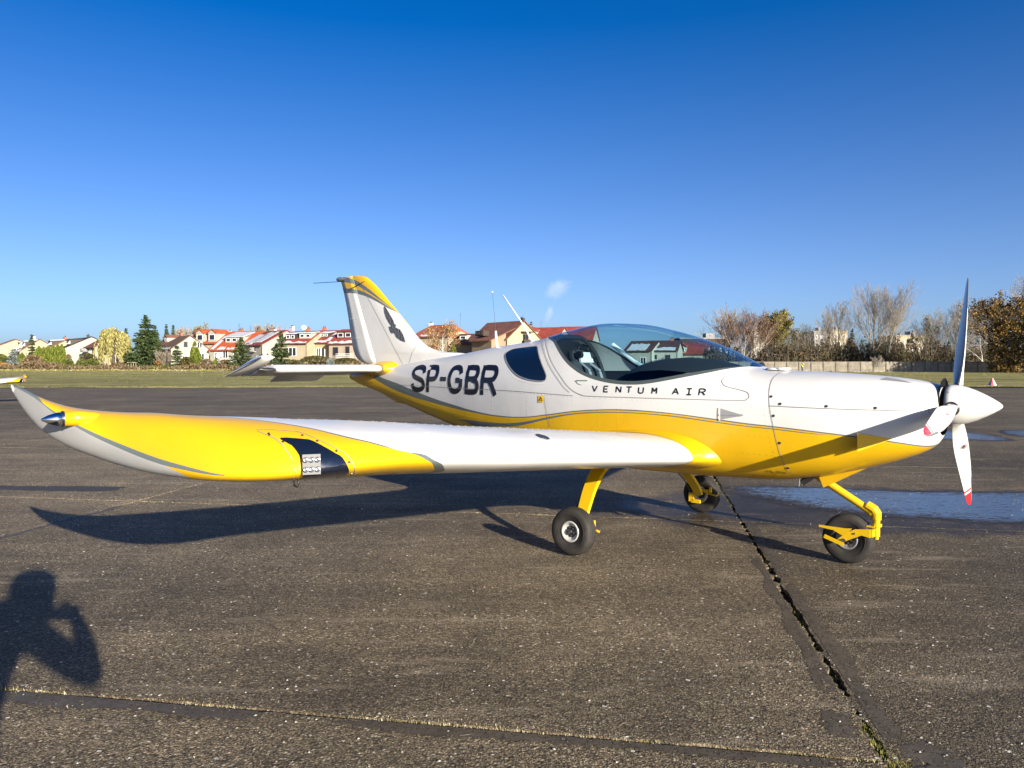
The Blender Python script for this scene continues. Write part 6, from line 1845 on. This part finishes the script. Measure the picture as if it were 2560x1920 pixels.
brush('straw_fringe', 'pale straw fringe along the edge of the grass', [(-20, 400, 157, 922), (380, 800, 156, 922)], 'willow', 4500, 73, .16)
for k, (lab, x, d, yt, w, lf, n) in enumerate((
    ('tall green hedge between the white gable and the willow', 222, 170, 884, 18, 'hedge', 1800), ('brown bare shrub at the foot of the willow', 300, 160, 906, 22, 'brown', 1300),
    ('dark evergreen shrub below the tallest spruce', 345, 162, 893, 24, 'spruce', 2200), ('brown shrub right of the tallest spruce', 404, 161, 884, 16, 'brown', 1200),
    ('green brown shrub between the young spruce and the pyramid thuja', 466, 160, 893, 15, 'hedge', 1300), ('reddish brown shrub right of the pyramid thuja', 517, 160, 898, 14, 'brown', 1100),
    ('brown shrub at the left foot of the broad dark spruce', 561, 159, 900, 16, 'brown', 1200), ('brown shrub between the two dark spruces', 648, 159, 897, 18, 'brown', 1400),
    ('green brown shrub right of the conical spruce', 735, 158, 900, 14, 'hedge', 1100), ('green hedge low in front of the cream gabled house', 18, 168, 893, 24, 'bush', 1500),
    ('dark shrub under the cream gable right of the slender spruce', 92, 171, 880, 12, 'hedge', 1000))):
    leafy(lab, x, d, yt, w, lf, 300 + k, GS, n=n)
# leftover snow at the edge of the field
V, F = [], []; rnd = random.Random(8)
for _ in range(34):
    px = rnd.choice((rnd.uniform(380, 560), rnd.uniform(0, 900), rnd.uniform(2130, 2230))); d = 153 if px < 1500 else 131
    x = wx(px, d); s = rnd.uniform(.08, .28); k = len(V)
    V += [(x - s, d, .06), (x, d - s * .5, .06), (x + s, d, .06), (x, d + s * .5, .06), (x, d, .06 + s * .35)]
    F += [(k, k + 1, k + 4), (k + 1, k + 2, k + 4), (k + 2, k + 3, k + 4), (k + 3, k, k + 4)]
tag(mesh('snow_remnants', V, F, M_SNOW), 'small remnants of snow along the edge of the grass', kind='stuff')

# wooden post and pergola in the gardens
m = MB(); m.box((0, 0, 1.7), (.16, .16, 3.8)); o = m.build('wooden_post', M_DARK); o.location = (wx(418, 159), 159, 0)
tag(o, 'thin wooden post standing in the brush by the young spruce', 'post')
pg = empty('garden_table', (wx(331, 159), 159, 0)); tag(pg, 'pale wooden garden table below the tallest spruce', 'table')
m = MB(); m.box((0, 0, 1.75), (1.8, .9, .12)); m.build('table_top', WALL['beige'], pg)
for q in (-.75, -.25, .25, .75):
    m = MB(); m.box((q, 0, .85), (.10, .10, 1.7)); m.build('leg', WALL['beige'], pg)

# ---- right side, behind the concrete fence
bare_tree('wide crowned bare tree directly behind the windscreen tip', 1806, 152, 752, 101, ((0, 0, 0), (.5, .10, 0)), spread=.72, upw=.6, maxl=3)
bare_tree('reddish drooping birch with several pale trunks', 1860, 147, 770, 102, ((-1.6, -.10, 0), (0, .02, 0), (.9, .10, 0), (1.6, .24, 0)), spread=.55, upw=.3, barkm=B_BIRCH, twigm=B_RED, maxl=3, name='birch_tree', twig=.016)
t = bare_tree('olive green poplar still in leaf', 1932, 150, 771, 104, ((0, 0, 0), (.3, -.08, 0), (-.2, .09, 0)), spread=.45, upw=.8, maxl=3, leaf='olive', nleaf=9500, lsize=.33, name='poplar_tree')
bare_tree('low brown tree with thin leaves right of the olive poplar', 1985, 152, 815, 105, spread=.5, upw=.6, maxl=3, leaf='olive', nleaf=900, lsize=.28)
bare_tree('thin pale birch in front of the grey apartment block', 2013, 150, 806, 106, spread=.6, upw=.5, barkm=B_BIRCH, maxl=3, name='birch_tree', rad=.010)
bare_tree('slim bare tree left of the twin trunked giant', 2087, 148, 748, 107, ((0, 0, 0), (.5, .12, 0)), spread=.60, upw=.7, maxl=3)
bare_tree('biggest bare tree with twin white lower trunks', 2196, 146, 698, 108, ((-1.5, -.16, 0), (-.9, -.03, 0), (.9, .02, 0), (1.3, .30, 0)), spread=.56, upw=.75, maxl=3, first=.86)
mt = bare_tree('bare tree studded with dark balls of mistletoe', 2322, 146, 764, 109, ((0, 0, 0), (.4, .18, 0)), spread=.55, upw=.6, maxl=3, twigm=B_TWIG)
rnd = random.Random(77)
for (dx, z, r_) in ((-.6, 9.4, .35), (-.1, 9.0, .45), (-.3, 8.2, .5), (-.35, 7.4, .65), (1.6, 8.0, .6), (1.3, 7.2, .75), (-.2, 6.2, .9), (-2.4, 5.6, .6), (.4, 5.2, .9), (-3.8, 5.3, .45)):
    V, F = [], []
    for _ in range(90):
        v = Vector((rnd.gauss(0, 1), rnd.gauss(0, 1), rnd.gauss(0, 1))).normalized() * r_ * rnd.random() ** .4
        leaf_tris(V, F, v + Vector((dx, 0, z + .5)), .24, rnd)
    mesh('mistletoe', V, F, LF['spruce'], mt)
bare_tree('large grey bare tree behind the upright propeller blade', 2408, 149, 733, 110, ((-.6, -.10, 0), (.4, .10, 0), (0, 0, 0)), spread=.60, upw=.7, maxl=3)
bare_tree('reddish bare tree right of the propeller blade', 2452, 155, 752, 111, ((0, .05, 0), (.4, .16, 0)), spread=.6, upw=.6, twigm=B_RED, maxl=3)
bare_tree('white trunked birch by the autumn leaved tree', 2456, 140, 775, 112, spread=.9, upw=.0, barkm=B_BIRCH, maxl=3, name='birch_tree', rad=.013)
bare_tree('tall bare tree rising at the right edge behind the autumn leaves', 2572, 150, 664, 113, ((0, 0, 0), (.6, .1, 0)), spread=.6, upw=.6, maxl=3)
bare_tree('rust and gold leaved autumn tree at the right edge', 2536, 122, 728, 114, ((0, -.05, 0), (.4, .14, 0), (-.4, -.22, 0)), spread=.85, upw=.35, group='trees at the right edge', barkm=B_DARK, twigm=B_DARK, maxl=3, leaf='autumn', nleaf=9500, lsize=.29, name='autumn_tree')
leafy('low autumn brown shrub at the foot of the autumn tree', 2520, 121, 800, 40, 'autumn', 115, 'trees at the right edge', n=3800, size=.34)
for k, (px_, lb) in enumerate(((2765, 'nearer leafy oak just out of frame right whose shade falls on the fence'), (2895, 'farther out of frame leafy oak shading the fence end'))):
    bare_tree(lb, px_, 112, 742, 116 + 40 * k, ((0, 0, 0), (.5, -.2, 0)), spread=.85, upw=.3, group='trees at the right edge', barkm=B_DARK, twigm=B_DARK, maxl=2, leaf='autumn', nleaf=4500, lsize=.8, name='autumn_tree')
bare_tree('small bare sapling in front of the fence', 2192, 129, 886, 117, ((-.2, -.2, 0), (.2, .2, 0), (0, 0, 0)), spread=.5, upw=.7, group='saplings by the fence', maxl=2, rad=.012)

def thicket(name, label, px0, px1, n, seed, leaf, yfun, d0=144, dd=10, size=.34):
    rnd = random.Random(seed); V, F = [], []
    W = MB()
    for _ in range(n):
        px = rnd.uniform(px0, px1); d = d0 + rnd.random() * dd
        hm = wz(yfun(px), d) * (.75 + .75 * noise.noise((px * .035, seed, 0)) + .4 * noise.noise((px * .12, seed, 4)))
        z = hm * rnd.random() ** .85
        p = Vector((wx(px, d), d, z))
        if noise.noise(p * .55) < -.12: continue
        leaf_tris(V, F, p, size * rnd.uniform(.5, 1.4), rnd, Vector((rnd.gauss(0, 1), rnd.gauss(0, .7), rnd.gauss(.35, .7))), 1.7)
    k = len(V)
    for _ in range(n // 16):
        px = rnd.uniform(px0, px1); d = d0 + rnd.random() * dd * .6
        hm = wz(yfun(px), d) * rnd.uniform(.5, 1.2); x = wx(px, d); lean = rnd.gauss(0, .28)
        a = Vector((x, d, 0)); b = Vector((x + lean * hm, d + rnd.gauss(0, .4), hm)); s = Vector((.022, 0, 0)); k = len(V)
        V += [a - s * 1.4, a + s * 1.4, b + s * .5, b - s * .5]; F += [(k, k + 1, k + 2, k + 3)]
    return tag(mesh(name, V, F, LF[leaf]), label, kind='stuff')
thicket('thicket', 'dark brown thicket of bare shrubs behind the concrete fence', 1760, 2560, 33000, 201, 'thicket', lambda x: (843 if 2000 < x < 2360 else 852) + 10 * math.sin(x * .021) + (12 if x < 1900 else 0))
thicket('thicket', 'olive undergrowth in the thicket behind the fence', 1960, 2480, 9000, 202, 'hedge', lambda x: 862 + 10 * math.sin(x * .013 + 2))
# ================================================================== PEOPLE, CAR, MARKER, SMOKE
def skin_body(name, joints, edges, radii, root, mats, zone, parent, sub=2):
    """joints: dict of points, grown to one continuous surface; zone(x, y, z) picks the material"""
    keys = list(joints)
    me = bpy.data.meshes.new(name + '_skeleton')
    me.from_pydata([joints[k] for k in keys], [(keys.index(a), keys.index(b)) for a, b in edges], [])
    o = bpy.data.objects.new(name + '_tmp', me); COL.objects.link(o)
    md = o.modifiers.new('skin', 'SKIN'); md.use_smooth_shade = True
    for i, k in enumerate(keys):
        r = radii[k]; o.data.skin_vertices[0].data[i].radius = (r, r) if not isinstance(r, tuple) else r
        o.data.skin_vertices[0].data[i].use_root = (k == root)
    sm_ = o.modifiers.new('sub', 'SUBSURF'); sm_.levels = sub; sm_.render_levels = sub
    dg = bpy.context.evaluated_depsgraph_get()
    m2 = bpy.data.meshes.new_from_object(o.evaluated_get(dg))
    bpy.data.objects.remove(o)
    m2.name = name
    m2.materials.clear()
    for m_ in mats: m2.materials.append(m_)
    for p in m2.polygons:
        p.material_index = zone(*p.center); p.use_smooth = True
    return link(bpy.data.objects.new(name, m2), parent)

M_SKIN = plain('skin', (.52, .30, .20), .5)
M_JACKET = simple('dark_jacket', (.018, .020, .026), .8, scale=12, bump=.2)
M_JEANS = simple('jeans', (.025, .032, .055), .85, scale=20, bump=.2)
M_HAIR = plain('dark_hair', (.02, .014, .010), .6)
M_SHOE = plain('dark_shoes', (.015, .014, .013), .5)
M_VEST = plain('hi_vis_vest', (.62, .80, .06), .6)

BODY_EDGES = [('pelvis', 'waist'), ('waist', 'chest'), ('chest', 'neck'), ('neck', 'jaw'), ('jaw', 'head'), ('head', 'crown')]
for s in 'lr':
    BODY_EDGES += [('chest', 'sh' + s), ('sh' + s, 'el' + s), ('el' + s, 'wr' + s), ('wr' + s, 'pa' + s), ('pelvis', 'hip' + s), ('hip' + s, 'kn' + s), ('kn' + s, 'an' + s), ('an' + s, 'to' + s)]
def person_radii():
    R = dict(pelvis=(.185, .14), waist=(.18, .135), chest=(.20, .14), neck=.058, jaw=(.068, .075), head=(.078, .095), crown=(.055, .065))
    for s in 'lr':
        R.update({'sh' + s: .092, 'el' + s: .072, 'wr' + s: .042, 'pa' + s: (.040, .022), 'hip' + s: .092, 'kn' + s: .062, 'an' + s: .045, 'to' + s: (.045, .032)})
    return R
def hand(parent, wrist, palm, curl, side, mat, name='hand'):
    """five fingers rooted in the palm: short bent chains"""
    w = Vector(wrist); p = Vector(palm); d = (p - w).normalized(); c = Vector(curl).normalized(); s = d.cross(c).normalized() * side
    m = MB()
    for k, (L, off) in enumerate(((.072, -.030), (.082, -.010), (.078, .010), (.060, .029))):
        b = p + s * off; q1 = b + (d * .9 + c * .25).normalized() * L * .45; q2 = q1 + (d * .5 + c * .85).normalized() * L * .33; q3 = q2 + (c - d * .1).normalized() * L * .26
        m.tube([b - d * .02, b, q1, q2, q3], [.010, .0105, .0095, .0085, .006], 8)
    b = w + (p - w) * .45 - s * .030; q1 = b - s * .022 + d * .018 + c * .012; q2 = q1 + (d * .6 + c * .7).normalized() * .030
    m.tube([b + s * .01, b, q1, q2], [.013, .013, .011, .008], 8)
    return m.build(name, mat, parent, True)

# photographer: stands at the camera, only the shadow is in the picture
ph = empty('person', (0, 0, 0))
tag(ph, 'photographer in dark jacket holding a phone up, seen only as a shadow at lower left', 'person')
J = dict(pelvis=(-.17, -.32, .94), waist=(-.15, -.31, 1.12), chest=(-.08, -.27, 1.36), neck=(.02, -.22, 1.535), jaw=(.075, -.175, 1.62), head=(.065, -.175, 1.675), crown=(.062, -.185, 1.72),
         shl=(-.28, -.27, 1.44), ell=(-.22, -.08, 1.22), wrl=(-.10, -.04, 1.37), pal=(-.075, -.030, 1.405),
         shr=(.07, -.27, 1.41), elr=(.27, -.08, 1.13), wrr=(.215, -.045, 1.37), par=(.165, -.030, 1.415),
         hipl=(-.27, -.30, .90), knl=(-.31, -.26, .51), anl=(-.35, -.32, .09), tol=(-.36, -.16, .035), hipr=(-.08, -.30, .90), knr=(-.10, -.25, .51), anr=(-.12, -.31, .09), tor=(-.10, -.15, .035))
R = person_radii()
def zone(x, y, z): return 2 if z < .11 else (1 if z < .93 else (3 if (z > 1.50 and abs(x - .075) < .13) or (y > -.058 and z > 1.3) else 0))
bo = skin_body('body', J, BODY_EDGES, R, 'pelvis', [M_JACKET, M_JEANS, M_SHOE, M_SKIN], zone, ph)
hm_ = MB()
for k in range(9):
    pass
hm_.lathe([(0, .0), (.004, .055), (.03, .105), (.075, .132), (.13, .135), (.20, .125), (.27, .125)], (.062, -.195, 1.768), (0, -.18, -1), 18); hm_.build('hair', M_HAIR, ph, True)
m = MB(); m.tube([(.075, -.08, 1.685), (.075, -.062, 1.658), (.075, -.075, 1.646)], [.010, .016, .010], 8); m.build('nose', M_SKIN, ph, True)
for s_ in (-1, 1):
    m = MB(); m.lathe([(0, 0), (.004, .012), (.008, 0)], (.075 + s_ * .032, -.086, 1.698), (0, 1, 0), 10); m.build('eye', M_FRAME, ph, True)
    m = MB(); m.lathe([(0, .028), (.012, .030), (.016, .012)], (.075 + s_ * .080, -.185, 1.68), (s_, -.2, 0), 12); m.build('ear', M_SKIN, ph, True)
hand(ph, J['wrl'], J['pal'], (.5, -.3, .75), 1, M_SKIN); hand(ph, J['wrr'], J['par'], (-.5, -.3, .75), -1, M_SKIN)
phone = MB(); phone.box((.05, -.012, 1.405), (.155, .009, .078)); o = phone.build('phone', M_BLACK); tag(o, 'dark phone held sideways in the photographer hands', 'phone')
m = MB(); m.box((-.002, -.0068, 1.42), (.036, .002, .038)); m.build('camera_bump', M_DARK, o)

# far person in a high visibility vest walking along the fence
fp = empty('person', (wx(2005, 120), 120, 0))
tag(fp, 'distant person in yellow hi vis vest and dark trousers by the fence', 'person')
J2 = dict(pelvis=(0, 0, .95), waist=(0, 0, 1.12), chest=(.02, 0, 1.36), neck=(.04, 0, 1.52), jaw=(.06, 0, 1.60), head=(.055, 0, 1.67), crown=(.045, 0, 1.72),
          shl=(.02, .19, 1.44), ell=(.10, .24, 1.18), wrl=(.30, .16, 1.20), pal=(.37, .13, 1.21), shr=(.02, -.19, 1.44), elr=(.10, -.25, 1.18), wrr=(.30, -.16, 1.20), par=(.37, -.13, 1.21),
          hipl=(0, .10, .90), knl=(.16, .10, .52), anl=(.10, .10, .09), tol=(.26, .10, .04), hipr=(-.08, -.10, .90), knr=(-.04, -.10, .50), anr=(-.22, -.10, .12), tor=(-.08, -.10, .04))
R2 = dict(R); R2.update(shl=.07, shr=.07, ell=.05, elr=.05, wrl=.035, wrr=.035); R2['pelvis'] = (.115, .155); R2['waist'] = (.11, .15); R2['chest'] = (.13, .175)
skin_body('body', J2, BODY_EDGES, R2, 'pelvis', [M_JACKET, M_JEANS, M_SHOE, M_SKIN], lambda x, y, z: 2 if z < .1 else (1 if z < .95 else (3 if z > 1.52 or x > .31 else 0)), fp, 1)
m = MB(); m.lathe([(0, .155), (.10, .170), (.30, .200), (.42, .19), (.50, .10)], (.012, 0, 1.0), (.03, 0, 1), 16); m.build('vest', M_VEST, fp, True)
m = MB(); m.lathe([(0, .0), (.01, .06), (.05, .10), (.11, .105)], (.045, 0, 1.775), (0, 0, -1), 12); m.build('hair', M_HAIR, fp, True)

# black car with its tailgate open, half hidden behind the windscreen tip
car = empty('parked_car', (wx(1897, 118), 118, 0), math.radians(62))
tag(car, 'black estate car with open tailgate parked near the fence', 'car')
M_CAR = plain('car_black', (.008, .008, .009), .2, 0, .5, .5); M_CGL = plain('car_glass', (.02, .025, .03), .05, 0, .6)
prof = [(-2.2, .35), (-2.28, .6), (-2.22, .95), (-2.05, 1.15), (-1.85, 1.62), (-1.2, 1.70), (.1, 1.66), (.85, 1.12), (1.9, .95), (2.2, .75), (2.25, .45), (2.1, .32)]
V = [(x, -.86 if z < 1.2 else -.70, z) for x, z in prof] + [(x, .86 if z < 1.2 else .70, z) for x, z in prof]; n = len(prof)
mesh('body', V, [tuple(range(n))[::-1], tuple(range(n, 2 * n))] + [(k, (k + 1) % n, n + (k + 1) % n, n + k) for k in range(n)], M_CAR, car)
for s_ in (-1, 1):
    mesh('side_window', [(-1.75, s_ * .80, 1.2), (.55, s_ * .80, 1.2), (.02, s_ * .715, 1.58), (-1.65, s_ * .715, 1.58)], [(0, 1, 2, 3)], M_CGL, car)
    for x in (-1.35, 1.38):
        m = MB(); m.lathe([(-.1, .2), (-.11, .32), (.11, .32), (.1, .2)], (x, s_ * .80, .33), (0, 1, 0), 20); wh = m.build('wheel', M_TYRE, car, True)
        m = MB(); m.lathe([(-.112, .0), (-.112, .2), (.112, .2), (.112, 0)], (x, s_ * .80, .33), (0, 1, 0), 16); m.build('rim', M_STEEL, wh)
    m = MB(); m.box((-2.24, s_ * .68, .92), (.06, .22, .16)); m.build('tail_light', M_RED, car)
mesh('boot_opening', [(-2.235, -.62, .72), (-2.235, .62, .72), (-1.92, .58, 1.54), (-1.92, -.58, 1.54)], [(0, 1, 2, 3)], M_BLACK, car)
m = MB(); m.box((-2.25, 0, 1.98), (.95, 1.30, .08), 0, Matrix.Rotation(.35, 3, 'Y')); m.box((-2.66, 0, 2.0), (.30, 1.1, .05), 0, Matrix.Rotation(1.0, 3, 'Y')); m.build('tailgate', M_CAR, car)

# red and white marker at the edge of the apron
mk = empty('airfield_marker', (wx(2481, 49.5), 49.5, .03))
tag(mk, 'small red and white pyramid marker at the edge of the grass', 'marker')
ap = (.02, .0, .50); q = [(.20, -.16, 0), (.17, .19, 0), (-.19, .17, 0), (-.17, -.20, 0)]
for k in range(4):
    a, b = Vector(q[k]), Vector(q[(k + 1) % 4]); mid = (a + b) / 2; tp = Vector(ap)
    for (p_, r_, nm, mt_) in ((a, mid, 'red_panel', M_RED), (mid, b, 'white_panel', M_FRAME)):
        n_ = (r_ - p_).cross(tp - p_).normalized() * .006
        mesh(nm, [p_, r_, tp, p_ - n_, r_ - n_, tp - n_], [(0, 1, 2), (5, 4, 3), (0, 3, 4, 1), (1, 4, 5, 2), (2, 5, 3, 0)], mt_, mk)

# smoke drifting from a chimney far away
def smoke_mat(name, dens, scale, lo):
    g = G(name)
    o = g.obj()
    L = g.node('ShaderNodeVectorMath', {0: o}, operation='LENGTH').outputs['Value']
    n = g.noise(o, scale, 6, .62)
    f = g.math('SUBTRACT', g.math('ADD', g.math('MULTIPLY', n, 1.5), .28), L, clamp=True)
    f = g.ramp(f, [(lo, 0.0), (lo + .32, 1.0)])
    v = g.node('ShaderNodeVolumePrincipled', {'Color': (.94, .93, .925), 'Anisotropy': 0.0})
    g.put(v.inputs['Density'], g.math('MULTIPLY', f, dens))
    g.l.new(v.outputs[0], g.out.inputs['Volume'])
    return g.mat
def puff(px, py, d, rx, rz_, dens, scale, rot, lo=.30):
    bm = bmesh.new(); bmesh.ops.create_icosphere(bm, subdivisions=3, radius=1.0)
    me = bpy.data.meshes.new('smoke_puff'); bm.to_mesh(me); bm.free()
    me.materials.append(smoke_mat('smoke', dens, scale, lo))
    o = link(bpy.data.objects.new('smoke_puff', me))
    o.location = (wx(px, d), d, wz(py, d)); o.scale = (rx / F_PX * d, rz_ / F_PX * d, rz_ / F_PX * d); o.rotation_euler = (0, rot, 0)
    tag(o, 'grey smoke drifting above the roofs', kind='stuff')
    return o
puff(1392, 722, 900, 48, 32, .016, 1.7, -.35)
puff(1372, 785, 900, 14, 34, .012, 1.9, .25)
